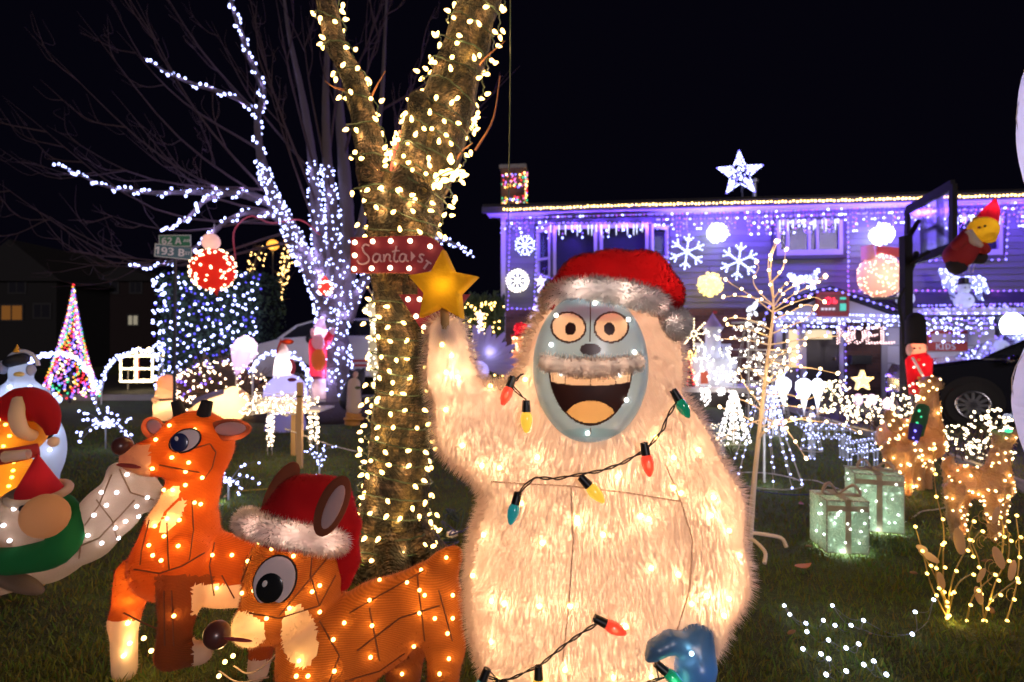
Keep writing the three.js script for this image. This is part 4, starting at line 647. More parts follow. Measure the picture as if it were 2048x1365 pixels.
function archOf(label, pix, d, r, step, mat, c, k) { const pts = pix.map(([x, y]) => at(x, y, d)), o = thing('arch_light', label, 'light arch', V(pts[0].x, 0, -d), 'arches of white lights on the lawn'); part('tube', limb(pts, [0.022, 0.022], 6, 30), phys(0.6, 0.62, 0.7, 0.5, { transmission: 0.4, thickness: 0 }), o); const l = []; for (const q of along(pts, step)) l.push(q.p.clone().add(V(rr(-0.05, 0.05), rr(-0.05, 0.05), rr(0, 0.06)))); bulbs(l, r, mat, o); part('stake', [rod(V(pts[0].x, 0, -d), pts[0], 0.015), rod(V(pts.at(-1).x, 0, -d), pts.at(-1), 0.015)], cordWhite, o); for (const q of along(pts, 0.8)) lamp(q.p.add(V(0, 0, 0.2)), c, k, 2); }
archOf('white light arch in front of the multicoloured cone tree', [[55, 730], [75, 715], [110, 708], [150, 715], [172, 735], [188, 760], [193, 785]], 11.6, 0.03, 0.016, B.cool, WHITE, 0.14); archOf('white light arch rising right of the multicoloured cone tree', [[203, 780], [212, 745], [238, 715], [272, 702], [305, 705], [325, 720]], 12.2, 0.03, 0.03, B.cool, WHITE, 0.12); archOf('white light arch behind the snow globe figure', [[505, 745], [520, 720], [545, 706], [570, 705], [600, 722], [618, 750], [622, 770]], 9.6, 0.024, 0.022, B.cool, WHITE, 0.1);
{                                                               // wire present of warm bulbs
  const d = 16, c = at(287, 737, d), w = 0.46, o = thing('present_light', 'wire present box of warm bulbs right of the white arch', 'lit present', V(c.x, 0, -d)), k = [[-1, -0.8], [1, -0.8], [1, 0.8], [-1, 0.8]].map(([x, y]) => [x * w, y * w]), pts = [], g = [];
  for (const z of [0.3, -0.3]) { const l = [...k, k[0]].map(([x, y]) => V(c.x + x, c.y + y, -d + z)); pts.push(...polyline(l, 0.05)); for (let i = 0; i < 4; i++) g.push(rod(l[i], l[i + 1], 0.01, 0.01, 4)); } pts.push(...polyline([V(c.x - w, c.y, -d + 0.3), V(c.x + w, c.y, -d + 0.3)], 0.06), ...polyline([V(c.x, c.y - w * 0.8, -d + 0.3), V(c.x, c.y + w, -d + 0.3)], 0.06), ...along([V(c.x - 0.3, c.y + w, -d), V(c.x - 0.15, c.y + w * 1.3, -d), V(c.x, c.y + w * 0.8, -d), V(c.x + 0.15, c.y + w * 1.3, -d), V(c.x + 0.3, c.y + w, -d)], 0.05).map((q) => q.p));
  part('frame', [...g, rod(V(c.x - w, 0, -d), V(c.x - w, c.y, -d), 0.012), rod(V(c.x + w, 0, -d), V(c.x + w, c.y, -d), 0.012)], cordWhite, o); bulbs(pts, 0.04, glow(1, 0.78, 0.42, 6), o); part('ribbon', box(0.12, w * 1.6, 0.02, c.x, c.y, -d + 0.28), std(0.5, 0.05, 0.05, 0.6), o); lamp(c.clone().add(V(0, 0, 0.5)), WARM, 0.4, 3);
}
// dark houses over the road
function farHouse(label, px0, px1, ridge, eave, d, col, lit) {
  const a = at(px0, 0, d).x, b = at(px1, 0, d).x, e = at(0, eave, d).y, r = at(0, ridge, d).y, w = b - a, c = (a + b) / 2, o = thing('house', label, 'house', V(c, 0, -d)); part('wall', box(w, e, 7, c, e / 2, -d - 3.5), std(...col.map((c) => c * 0.025), 0.9), o);
  const gab = new THREE.Shape([[a - 0.5, e - 0.1], [b + 0.5, e - 0.1], [c, r]].map((p) => new THREE.Vector2(...p))); part('roof', new THREE.ExtrudeGeometry(gab, { depth: 7.6, bevelEnabled: false }).translate(0, 0, -d - 7.3), std(0.01, 0.009, 0.009, 0.9), o);
  for (const [x0, y0, x1, y1, m] of lit) { const p = at(x0, y1, d), q = at(x1, y0, d), wn = part('window', [box(q.x - p.x + 0.2, q.y - p.y + 0.2, 0.08, (p.x + q.x) / 2, (p.y + q.y) / 2, -d + 0.03)], std(0.02, 0.02, 0.02, 0.7), o); part('pane', box(q.x - p.x, q.y - p.y, 0.03, (p.x + q.x) / 2, (p.y + q.y) / 2, -d + 0.075), m, wn); part('mullion', box(0.06, q.y - p.y, 0.04, (p.x + q.x) / 2, (p.y + q.y) / 2, -d + 0.09), std(0.02, 0.02, 0.02, 0.7), wn); }
}
const dimPane = std(0.02, 0.02, 0.025, 0.1), orangePane = glow(1, 0.36, 0.05, 0.16), palePane = glow(0.8, 0.7, 0.5, 0.35);
farHouse('dark house with a dim orange window at the far left', -60, 112, 480, 560, 30, [0.3, 0.27, 0.26], [[5, 612, 45, 640, orangePane], [70, 610, 100, 635, dimPane], [20, 560, 50, 585, dimPane]]); farHouse('dark red house with one pale lit window behind the cone tree', 185, 312, 535, 560, 34, [0.3, 0.06, 0.04], [[258, 632, 276, 650, palePane], [215, 565, 235, 585, dimPane], [262, 565, 282, 585, dimPane]]);
// ---------------------------------------------------------------- front row: lit cloth figures
// A solid whose joints are given as pixels at one distance: J(px, py, dz in pixels), radii in pixels.
const jointer = (d) => { const s = d / F; return { s, J: (px, py, z = 0) => at(px, py, d, z * s) }; };
// warm spots: a small bulb that just breaks the cloth, and its light behind the cloth
function spots(S, d, list, parent, mat, c, k, r = 0.006, out = -0.003, deep = 0.035) { const hit = list.map(([x, y]) => S.front(x, y, d)).filter(Boolean), items = hit.map((p) => { const n = S.grad(p); lamp(p.clone().addScaledVector(n, -deep), c, k * rr(0.6, 1.4), 0.3); return { p: p.clone().addScaledVector(n, out), up: n }; }); bulbParts(items, r, mat, parent); return hit; }
function onSkin(S, d, pix, lift = 0) { const out = []; for (let i = 0; i + 1 < pix.length; i++) { const [a, b] = [pix[i], pix[i + 1]], n = Math.max(2, Math.round(Math.hypot(b[0] - a[0], b[1] - a[1]) / 9)); for (let k = 0; k < n; k++) { const p = S.front(lerp(a[0], b[0], k / n), lerp(a[1], b[1], k / n), d); if (p) out.push(p.addScaledVector(S.grad(p), lift)); } } const p = S.front(...pix.at(-1), d); if (p) out.push(p.addScaledVector(S.grad(p), lift)); return out; }
const wires = (S, d, lines, r, lift = 0.001) => lines.map((l) => onSkin(S, d, l, lift)).filter((p) => p.length > 2).map((p) => cable(p, r, 4, p.length * 2));
function disc(S, d, px, py, rx, ry, tilt, lift, thick = 0.004) {     // a thin shaped button lying on the skin
  const p = S.front(px, py, d), n = S.grad(p), g = new THREE.SphereGeometry(1, 24, 12).scale((rx * d) / F, (ry * d) / F, thick); g.rotateZ(tilt);
  return g.applyQuaternion(Q.setFromUnitVectors(V(0, 0, 1), n.clone().add(V(0, 0, 1.2)).normalize())).translate(p.x + n.x * lift, p.y + n.y * lift, p.z + n.z * lift);
}
// ================= the white furry figure
const Y = jointer(1.5), YD = 1.5, furMat = sheer(0.86, 0.79, 0.73, 0.5), trimFur = sheer(0.9, 0.85, 0.82, 0.3), strandFur = sheer(0.94, 0.84, 0.79, 0.68);
const yeti = thing('furry_figure', 'big white furry snow creature lantern with blue face raising one arm', 'furry figure', V(at(1205, 0, YD).x, 0, -YD));
const yb = new Solid(0.045);
{
  const { s, J } = Y;
  yb.ell(J(1176, 1165, -10), 243 * s, 330 * s, 160 * s).ell(J(1195, 930, 0), 195 * s, 190 * s, 140 * s).ell(J(1203, 738, 10), 158 * s, 172 * s, 118 * s);
  yb.chain([J(894, 668, 30), J(903, 750, 25), J(945, 860, 20), J(1040, 915, 10)], [37 * s, 42 * s, 64 * s, 100 * s]); yb.cap(J(1005, 838, 10), J(1120, 820, 20), 66 * s, 85 * s);
  yb.chain([J(1330, 880, 20), J(1396, 1010, 40), J(1410, 1150, 60), J(1388, 1258, 80)], [80 * s, 74 * s, 68 * s, 50 * s]);
  yb.chain([J(1080, 1400), J(1075, 1610)], [100 * s, 88 * s]); yb.chain([J(1285, 1400), J(1290, 1610)], [100 * s, 88 * s]);
  yb.ell(J(1070, 1628, 50), 95 * s, 36 * s, 110 * s).ell(J(1295, 1628, 50), 95 * s, 36 * s, 110 * s);
}
const ybGeo = yb.mesh(0.013);
// the face: one smooth blue plate with simple painted pieces lying on it
const face = new Solid(0.01), fs = Y.s; face.ell(Y.J(1181, 735, 116), 103 * fs, 136 * fs, 52 * fs);
const facePlate = phys(0.4, 0.64, 0.82, 0.3, { clearcoat: 0.6, clearcoatRoughness: 0.25, transmission: 0.45, thickness: 0 });
const inFace = (p) => { const v = p.clone().sub(camera.position), k = YD / -v.z, px = HX + (v.x * k / YD) * F, py = HY - (v.y * k / YD) * F; return ((px - 1181) / 100) ** 2 + ((py - 735) / 134) ** 2 < 1 && p.z > -YD; };
part('body', carve(ybGeo, [(x, y, p) => inFace(p)])[1], furMat, yeti);
stuff(part('fur', [furGeo(scatter(ybGeo, 95000, ({ p }) => p.y > 0.25 && !inFace(p)), 0.02, 0.0024, 1.1, 0.16), furGeo(scatter(ybGeo, 22000, ({ p, n }) => p.y > 0.25 && !inFace(p) && Math.abs(n.z) < 0.5), 0.03, 0.0024, 0.35, 0.35)], strandFur, yeti));
const paint = (r, g, b, t, k = 0.45) => phys(r, g, b, k, { clearcoat: 0.5, clearcoatRoughness: 0.3, transmission: t, thickness: 0 }), darkPaint = paint(0.05, 0.016, 0.012, 0.1), creamPaint = paint(0.9, 0.72, 0.5, 0.5);
const eyes = (rx, ry, dx = 0, dy = 0) => (x, y) => inOval(1137 + dx, 655 + dy, rx, ry, -0.12)(x, y) || inOval(1223 - dx, 655 + dy, rx, ry, 0.12)(x, y), bowY = (x, y0) => y0 - 9 * ((x - 1181) / 84) ** 2, mouth = (g) => (x, y) => { const q = (x - 1181) / (84 - g), yy = bowY(x, 746 + g); return Math.abs(q) < 1 && y > yy && y < yy + (106 - 2 * g) * Math.sqrt(1 - q * q); };
const [, pupil, eye, eyeRim, nose, tongue, teeth, mouthG, chin, plateG] = carve(face.mesh(0.0035), [(x, y, p) => p.z < -YD + 116 * fs, eyes(11, 13, 4, 3), eyes(32, 28), eyes(36, 32), inOval(1181, 699, 21, 12), (x, y) => mouth(5)(x, y) && inOval(1181, 836, 50, 34)(x, y), (x, y) => mouth(4)(x, y) && y < bowY(x, 772) && Math.abs((x - 1181) % 25) > 0.8, mouth(0), (x, y) => inOval(1181, 866, 62, 9)(x, y)]);
const fplate = part('face', plateG, facePlate, yeti);
for (const [n, g, m] of [['pupil', pupil, darkPaint], ['eye', eye, creamPaint], ['eye_rim', eyeRim, darkPaint], ['nose', nose, darkPaint], ['tongue', tongue, paint(0.8, 0.55, 0.22, 0.5)], ['teeth', teeth, creamPaint], ['mouth', mouthG, darkPaint], ['chin', chin, paint(0.25, 0.48, 0.62, 0.4)]]) if (g.attributes.position.count) part(n, g, m, fplate); else console.log('no', n);
{
  part('face_seam', wires(face, YD, [[[1181, 602], [1181, 640], [1180, 684]], [[1181, 856], [1181, 868]]], 0.0014, 0.0006), darkPaint, fplate);
  for (const [x, y] of [[1113, 632], [1256, 640], [1103, 690], [1268, 705], [1190, 607], [1123, 748], [1238, 750], [1252, 800], [1175, 866]]) { const p = face.front(x, y, YD); if (p) { bulbParts([{ p: p.clone().addScaledVector(face.grad(p), 0.002) }], 0.0055, glow(1, 0.9, 0.75, 5), fplate); lamp(p.clone().addScaledVector(face.grad(p), -0.035), [1, 0.88, 0.75], 0.009, 0.3); } }
  // furry lip between brow and mouth
  const lip = onSkin(face, YD, [[1085, 722], [1130, 733], [1181, 735], [1232, 733], [1280, 722]], 0.002), lg = limb(lip, [0.016, 0.021, 0.016], 8, 24); part('lip', [lg.clone()], furMat, yeti); lip.forEach((p, i) => i % 4 === 2 && lamp(p, [1, 0.62, 0.42], 0.0016, 0.4)); stuff(part('fur', furGeo(scatter(lg, 3400), 0.015, 0.0026, 0.5, 0.35), strandFur, yeti));
}
// seams of the cloth, bulbs under the fur
part('seam', wires(yb, YD, [[[984, 963], [1060, 968], [1140, 972], [1250, 985], [1362, 1003]], [[1142, 975], [1146, 1080], [1138, 1200], [1125, 1320]], [[1330, 930], [1360, 1000], [1385, 1080], [1378, 1180], [1352, 1260]]], 0.0018, 0.002), std(0.7, 0.5, 0.38, 0.9), yeti);
spots(yb, YD, [[885, 690], [903, 712], [893, 745], [915, 755], [893, 820], [980, 775], [1052, 760], [925, 890], [965, 930], [1000, 935], [1075, 915], [1045, 1005], [1155, 1035], [1155, 1045], [1280, 1030], [1295, 1037], [1205, 1068], [1300, 1135], [1355, 1148], [1310, 875], [1345, 915], [1235, 952], [1345, 975], [1425, 995], [1420, 1030], [1455, 1060], [1475, 1110], [1382, 1205], [1412, 1190], [1455, 1195], [1445, 1228], [985, 1200], [1010, 1205], [1080, 1210], [1140, 1210], [985, 1280], [1250, 1250], [1130, 1335], [995, 1355], [970, 1070], [948, 1150], [1360, 985], [1080, 1350], [1300, 1350], [1225, 1350], [1395, 900], [1085, 1085]], yeti, B.warm, [1, 0.58, 0.29], 0.0155, 0.0065, 0.004, 0.034);
for (const [x, y, k] of [[1100, 1120, 0.2], [1230, 1160, 0.2], [1170, 960, 0.16], [1130, 1310, 0.2], [1260, 1330, 0.2], [1185, 690, 0.15], [1185, 800, 0.1], [1300, 760, 0.06], [1085, 760, 0.05], [1408, 1080, 0.1], [955, 880, 0.08], [900, 740, 0.03], [1180, 1500, 0.1]]) lamp(Y.J(x, y, -25), [1, 0.61, 0.32], k * 0.38, 2);
{                                                               // red hat with white brim and bobble
  const { s, J } = Y, hatMat = sheer(0.4, 0.008, 0.012, 0.35), red = new Solid(0.03);
  red.chain([J(1130, 592, 60), J(1170, 560, 70), J(1225, 552, 70), J(1288, 556, 60), J(1330, 590, 60), J(1346, 628, 65)], [34 * s, 42 * s, 44 * s, 46 * s, 32 * s, 14 * s]); red.ell(J(1215, 590, 20), 125 * s, 48 * s, 95 * s);
  const rg = red.mesh(0.01); part('hat', rg.clone(), hatMat, yeti);
  stuff(part('plush', furGeo(scatter(rg, 16000), 0.009, 0.0026, 0.2, 0.6), hatMat, yeti));
  const ring = []; for (let i = 0; i <= 28; i++) { const a = (i / 28) * 2 * PI; ring.push(J(1218 + 118 * cos(a), 616 - 34 * Math.max(0, sin(a)) + 12 * cos(a) + 10 * Math.max(0, -sin(a)), 20 + 122 * sin(a))); }
  ring.forEach((p, i) => i % 3 === 0 && lamp(p, [1, 0.75, 0.62], 0.011, 0.5)); const bg = limb(ring, [0.027, 0.027], 10, 60); part('brim', bg.clone(), trimFur, yeti); stuff(part('fur', furGeo(scatter(bg, 12000), 0.017, 0.0032, 0.3, 0.5), trimFur, yeti));
  const bob = ball(J(1348, 648, 72), 0.033, 18, 14); part('bobble', bob.clone(), trimFur, yeti); lamp(J(1348, 648, 72), [1, 0.78, 0.68], 0.03, 0.5); stuff(part('fur', furGeo(scatter(bob, 4500), 0.02, 0.003, 0.2, 0.5), trimFur, yeti));
  lamp(J(1200, 572, 50), [1, 0.5, 0.3], 0.1); lamp(J(1295, 572, 45), [1, 0.5, 0.3], 0.08);
}
{                                                               // blue mitten hand
  const { s, J } = Y, hand = new Solid(0.014); hand.chain([J(1392, 1272, 118), J(1390, 1330, 132), J(1382, 1385, 134)], [30 * s, 34 * s, 32 * s]); hand.chain([J(1380, 1290, 128), J(1340, 1282, 140), J(1312, 1296, 146), J(1298, 1314, 148)], [24 * s, 18 * s, 16 * s, 9 * s]);
  for (const [x, l] of [[1354, 75], [1384, 90], [1412, 76]]) hand.chain([J(x, 1385, 136), J(x - 6, 1385 + l, 142)], [16 * s, 12 * s]);
  part('hand', hand.mesh(0.008), phys(0.12, 0.27, 0.5, 0.35, { clearcoat: 0.7, clearcoatRoughness: 0.25, transmission: 0.3, thickness: 0 }), yeti); lamp(J(1385, 1335, 130), [0.7, 0.9, 1], 0.02); spots(hand, YD, [[1382, 1306], [1330, 1332]], yeti, glow(0.8, 1, 0.9, 6), [0.7, 1, 0.9], 0.006, 0.006);
}
{                                                               // the golden star it holds up
  const d = 1.41, o = thing('star_ornament', 'puffy golden yellow star held up in the furry hand', 'star ornament', at(889, 577, d)), p = starPts(0.086, 0.042, 5, -0.04), sh = new THREE.Shape(p.map((q) => new THREE.Vector2(q.x, q.y)));
  const g = new THREE.ExtrudeGeometry(sh, { depth: 0.022, bevelEnabled: true, bevelThickness: 0.012, bevelSize: 0.008, bevelSegments: 4 }).rotateY(-0.22); part('cloth', g, sheer(0.85, 0.56, 0.03, 0.4, { bumpMap: grassBump, bumpScale: 0.003 }), o, true);
  part('seam', [...p, p[0]].slice(1).map((q, i) => rod(p[i].clone().multiplyScalar(1.09).add(V(0, 0, 0.011)), q.clone().multiplyScalar(1.09).add(V(0, 0, 0.011)), 0.0018, 0.0018, 4).rotateY(-0.22)), std(0.2, 0.1, 0.01, 0.9), o, true);
  lamp(o.position.clone().add(V(0.003, 0.004, 0.006)), [1, 0.6, 0.15], 0.012, 0.3); part('peg', rod(V(0, -0.05, 0.0), V(0.002, -0.16, -0.02), 0.012), wood, o, true);
}
// garlands of big bulbs draped on the creature: cord, socket and bulb of every lamp
function garland(label, pix, items) {
  const line = pix.flatMap(([x, y], i) => { const q = pix[i + 1], n = q ? Math.max(1, Math.round(Math.hypot(q[0] - x, q[1] - y) / 12)) : 1; return Array.from({ length: n }, (_, k) => { const a = q ? lerp(x, q[0], k / n) : x, b = q ? lerp(y, q[1], k / n) : y, p = yb.front(a, b, YD); return p ? p.addScaledVector(yb.grad(p), 0.018) : at(a, b, 1.4); }); }), o = thing('string_light', label, 'string light', line[0].clone(), 'garlands on the furry figure'), off = V(0.0022, 0.0022, 0.001);
  part('cord', [0, 1].map((ph) => limb(line.map((p, i) => p.clone().add(V(0.003 * cos(i * 1.1 + ph * PI), 0.003 * sin(i * 1.1 + ph * PI), 0.001 * cos(i + ph * 3)))), [0.0019, 0.0019], 5, line.length * 3)), black, o);
  for (const [x, y, a, mat, c] of items) {                        // a: the way the bulb points, in the picture, from straight down
    const p = (yb.front(x, y, YD) ?? at(x, y, 1.36)).add(V(0, 0, 0.026)), dir = V(sin(a), -cos(a), 0.12).normalize(), sock = p.clone().addScaledVector(dir, -0.018);
    part('socket', rod(sock.clone().addScaledVector(dir, -0.014), sock.clone().addScaledVector(dir, 0.016), 0.0095, 0.0115, 10), black, o);
    const b = lathe([[0, -0.034], [0.006, -0.03], [0.0125, -0.016], [0.0155, 0], [0.0135, 0.012], [0.009, 0.02], [0, 0.021]], 14).rotateX(0).applyQuaternion(Q.setFromUnitVectors(V(0, -1, 0), dir)).translate(p.x + dir.x * 0.016, p.y + dir.y * 0.016, p.z + dir.z * 0.016);
    part('bulb', b, mat, o); if (c) { part('filament_light', ball(p.clone().addScaledVector(dir, 0.016), 0.006, 8, 6), glow(...c, 8), o); lamp(p.clone().addScaledVector(dir, 0.02).add(V(0, 0, 0.022)), c, 0.004); }
  }
  part('lead', items.map(([x, y, a]) => { const p = (yb.front(x, y, YD) ?? at(x, y, 1.36)).add(V(0, 0, 0.026)).add(V(-sin(a) * 0.034, cos(a) * 0.034, 0)); let q = line[0]; for (const l of line) if (l.distanceTo(p) < q.distanceTo(p)) q = l; return cable([q, p.clone().lerp(q, 0.5).add(V(0, 0, 0.004)), p], 0.0019); }), black, o);
}
const cb = (r, g, b, k) => phys(r, g, b, 0.15, { clearcoat: 1, clearcoatRoughness: 0.1, emissive: C(r, g, b), emissiveIntensity: k }), cRed = cb(0.9, 0.06, 0.03, 0.9), cGreen = cb(0.01, 0.3, 0.14, 0.35), cTeal = cb(0.02, 0.3, 0.32, 0.45), cYellow = cb(1, 0.6, 0.06, 0.8);
garland('upper garland of big coloured bulbs across the white furry chest', [[1344, 800], [1326, 838], [1318, 862], [1286, 900], [1240, 926], [1200, 940], [1165, 946], [1115, 955], [1072, 952], [1050, 968], [1036, 990]], [[1352, 800, 0.5, cGreen], [1287, 908, 0.15, cRed, [1, 0.5, 0.3]], [1176, 968, 0.75, cYellow], [1030, 1004, -0.25, cTeal]]);
garland('short garland of a red and a yellow bulb on the raised arm shoulder', [[1055, 752], [1040, 768], [1022, 768], [1034, 786], [1052, 800]], [[1018, 775, -0.35, cRed, [1, 0.4, 0.2]], [1052, 824, 0, cYellow]]);
garland('lower garland of big coloured bulbs across the furry belly', [[1200, 1234], [1170, 1252], [1130, 1280], [1085, 1318], [1030, 1345], [985, 1356]], [[1209, 1236, 1.15, cRed, [1, 0.5, 0.25]], [1076, 1345, 0, cYellow, [1, 0.75, 0.3]]]);
garland('lowest garland of bulbs running towards the blue hand', [[978, 1340], [1030, 1356], [1080, 1364], [1130, 1356], [1180, 1364], [1250, 1362], [1320, 1342]], [[1326, 1330, 0.9, cGreen, [0.3, 1, 0.6]], [966, 1348, -0.4, cTeal]]);
// ================= reindeer of ribbed orange cloth
const ribTex = tex(64, 256, (u, v) => 0.8 + 0.13 * sin(v * 2 * PI * 16) + 0.2 * (rnd() - 0.5), false, 1 / 0.085, 1 / 0.085);
const deerCloth = (r, g, b) => sheer(r, g, b, 0.5, { map: ribTex, bumpMap: ribTex, bumpScale: 0.003, roughness: 0.85 });
const orangeCloth = deerCloth(0.68, 0.155, 0.022), brownCloth = deerCloth(0.48, 0.165, 0.035), legCloth = deerCloth(0.34, 0.1, 0.028), creamCloth = sheer(0.85, 0.7, 0.52, 0.5), brownTrim = sheer(0.28, 0.09, 0.045, 0.4), pinkCloth = sheer(0.85, 0.6, 0.6, 0.5), wireMat = std(0.17, 0.06, 0.02, 0.8), noseMat = phys(0.1, 0.03, 0.025, 0.35, { clearcoat: 0.4 });
function eyeOn(S, d, px, py, rx, ry, tilt, parent, iris, ix, iy, ir) {
  part('eye_rim', disc(S, d, px, py, rx + 3, ry + 3, tilt, 0.003), blackMatte, parent); const e = part('eye', disc(S, d, px, py, rx, ry, tilt, 0.007), std(0.75, 0.6, 0.6, 0.5), parent);
  part('iris', disc(S, d, px + ix, py + iy, ir, ir * 1.1, tilt, 0.011, 0.005), iris, e); part('highlight', disc(S, d, px + ix - ir * 0.25, py + iy - ir * 0.4, ir * 0.22, ir * 0.3, tilt, 0.016), std(0.8, 0.75, 0.7, 0.4), e);
}
{
  const d = 2.2, { s, J } = jointer(d), o = thing('reindeer_figure', 'tall orange cloth reindeer with upright neck and short black antlers', 'reindeer figure', V(J(370, 0).x, 0, -d)), S = new Solid(0.035);
  S.ell(J(392, 888), 72 * s, 66 * s, 62 * s).chain([J(365, 905, 20), J(305, 915, 34), J(268, 918, 38)], [50 * s, 33 * s, 24 * s]);
  S.chain([J(405, 915), J(385, 985), J(365, 1060), J(350, 1120)], [46 * s, 46 * s, 64 * s, 74 * s]);
  S.chain([J(350, 1120), J(450, 1140, -20), J(570, 1150, -40)], [72 * s, 66 * s, 64 * s]);
  S.chain([J(372, 1110, 50), J(362, 1200, 62), J(346, 1300, 66)], [42 * s, 33 * s, 27 * s]).chain([J(346, 1308, 66), J(405, 1304, 74)], [25 * s, 20 * s]);
  S.chain([J(275, 1150, 0), J(250, 1240, 0), J(252, 1340, 0)], [38 * s, 24 * s, 22 * s]); S.chain([J(545, 1190, 10), J(530, 1260, 20), J(518, 1340, 20)], [42 * s, 26 * s, 20 * s]).chain([J(590, 1190, -60), J(590, 1340, -60)], [38 * s, 22 * s]);
  const g = S.mesh(0.014); const muzzleM = sheer(0.5, 0.3, 0.24, 0.45); { const tuft = [inOval(330, 1003, 42, 15, 0.75), inOval(312, 1028, 30, 15, 1.1), inOval(347, 1032, 40, 13, 0.95)], cut = carve(g, [(x, y) => x < 300 && y > 890 && y < 970, (x, y, p) => p.z > -d && tuft.some((f) => f(x, y)), (x, y) => y > 1168 && x > 385 && x < 600 && y < 1230, (x, y) => y > 1270 && x > 388 && x < 440, (x, y) => (y > 1240 && x < 292) || (y > 1318 && x > 480), (x, y, p) => p.z > -d + 0.055 && y > 1150 && x > 312 && x < 430]); [['muzzle', muzzleM], ['chest_tuft', creamCloth], ['belly', creamCloth], ['hoof', creamCloth], ['sock', creamCloth], ['leg', legCloth], ['body', orangeCloth]].forEach(([n, m], i) => { part(n, cut[i].clone(), m, o); stuff(part('tinsel', furGeo(scatter(cut[i], [600, 700, 900, 300, 700, 2200, 14000][i]), 0.012, 0.002, 0.1, 0.7), m, o)); }); }
  const ear = (x, y, rx, ry, t, z) => { const e = part('ear', ell(J(x, y, z), rx * s, ry * s, 9 * s, t), brownTrim, o); part('inner_ear', ell(J(x + 3, y - 2, z + 7), rx * 0.68 * s, ry * 0.6 * s, 5 * s, t), pinkCloth, e); return e; };
  ear(458, 860, 45, 22, 0.05, 20); ear(306, 856, 24, 22, -0.7, -10); lamp(J(470, 862, 20), [1, 0.45, 0.16], 0.022, 0.2); lamp(J(306, 853, -10), [1, 0.45, 0.16], 0.02, 0.2);
  part('antler', limb([J(368, 850, 0), J(360, 828, 4), J(352, 802, 6)], [0.026, 0.024, 0.02], 10), blackMatte, o); part('antler', limb([J(404, 846, 10), J(408, 828, 12), J(415, 803, 12)], [0.028, 0.026, 0.022], 10), blackMatte, o);
  part('nose', ball(J(246, 892, 48), 18 * s, 20, 14), noseMat, o); part('mouth', ell(J(258, 932, 70), 24 * s, 4 * s, 4 * s, -0.12), std(0.35, 0.04, 0.03, 0.6), o);
  eyeOn(S, d, 371, 882, 27, 19, 0.42, o, phys(0.015, 0.02, 0.09, 0.3, { clearcoat: 0.6 }), -10, 4, 16);
  part('wire', wires(S, d, [[[385, 898], [420, 888], [432, 905], [425, 935], [408, 960]], [[320, 930], [350, 936], [400, 945]], [[300, 1040], [285, 1100], [282, 1130]], [[335, 1045], [338, 1110], [340, 1140]], [[270, 1138], [320, 1146], [365, 1132], [410, 1105]], [[385, 1000], [388, 1060], [380, 1120]], [[430, 1085], [420, 1130], [430, 1190]], [[445, 1150], [470, 1195]], [[330, 1180], [332, 1290]], [[345, 1180], [350, 1290]]], 0.0028, 0.001), wireMat, o);
  part('spring', cable([J(250, 1225, 40), J(290, 1245, 60), J(320, 1258, 60)], 0.004), wireMat, o);
  spots(S, d, [[340, 852], [313, 880], [390, 860], [345, 915], [378, 925], [372, 943], [306, 937], [405, 955], [330, 980], [347, 980], [390, 1005], [402, 1008], [336, 1037], [312, 1052], [330, 1072], [358, 1092], [308, 1110], [325, 1120], [435, 1175], [425, 1110], [372, 970], [300, 1090], [360, 1040], [465, 1110], [350, 1230]], o, glow(1, 0.6, 0.16, 7), [1, 0.55, 0.16], 0.0095, 0.0075, 0.002, 0.02);
  for (const [x, y, k] of [[392, 890, 0.03], [330, 912, 0.016], [385, 985, 0.026], [355, 1075, 0.045], [430, 1135, 0.04], [530, 1145, 0.045], [362, 1200, 0.006]]) lamp(J(x, y, -6), [1, 0.5, 0.16], k, 1.5);
  for (const [x, y] of [[262, 1160], [252, 1200], [258, 1195], [258, 1245], [262, 1285], [250, 1310], [290, 1275], [305, 1300]]) { const p = J(x, y, 26); bulbParts([{ p }], 0.009, B.warm, o); lamp(p.clone().add(V(0, 0, -0.01)), WARM, 0.025); }
}
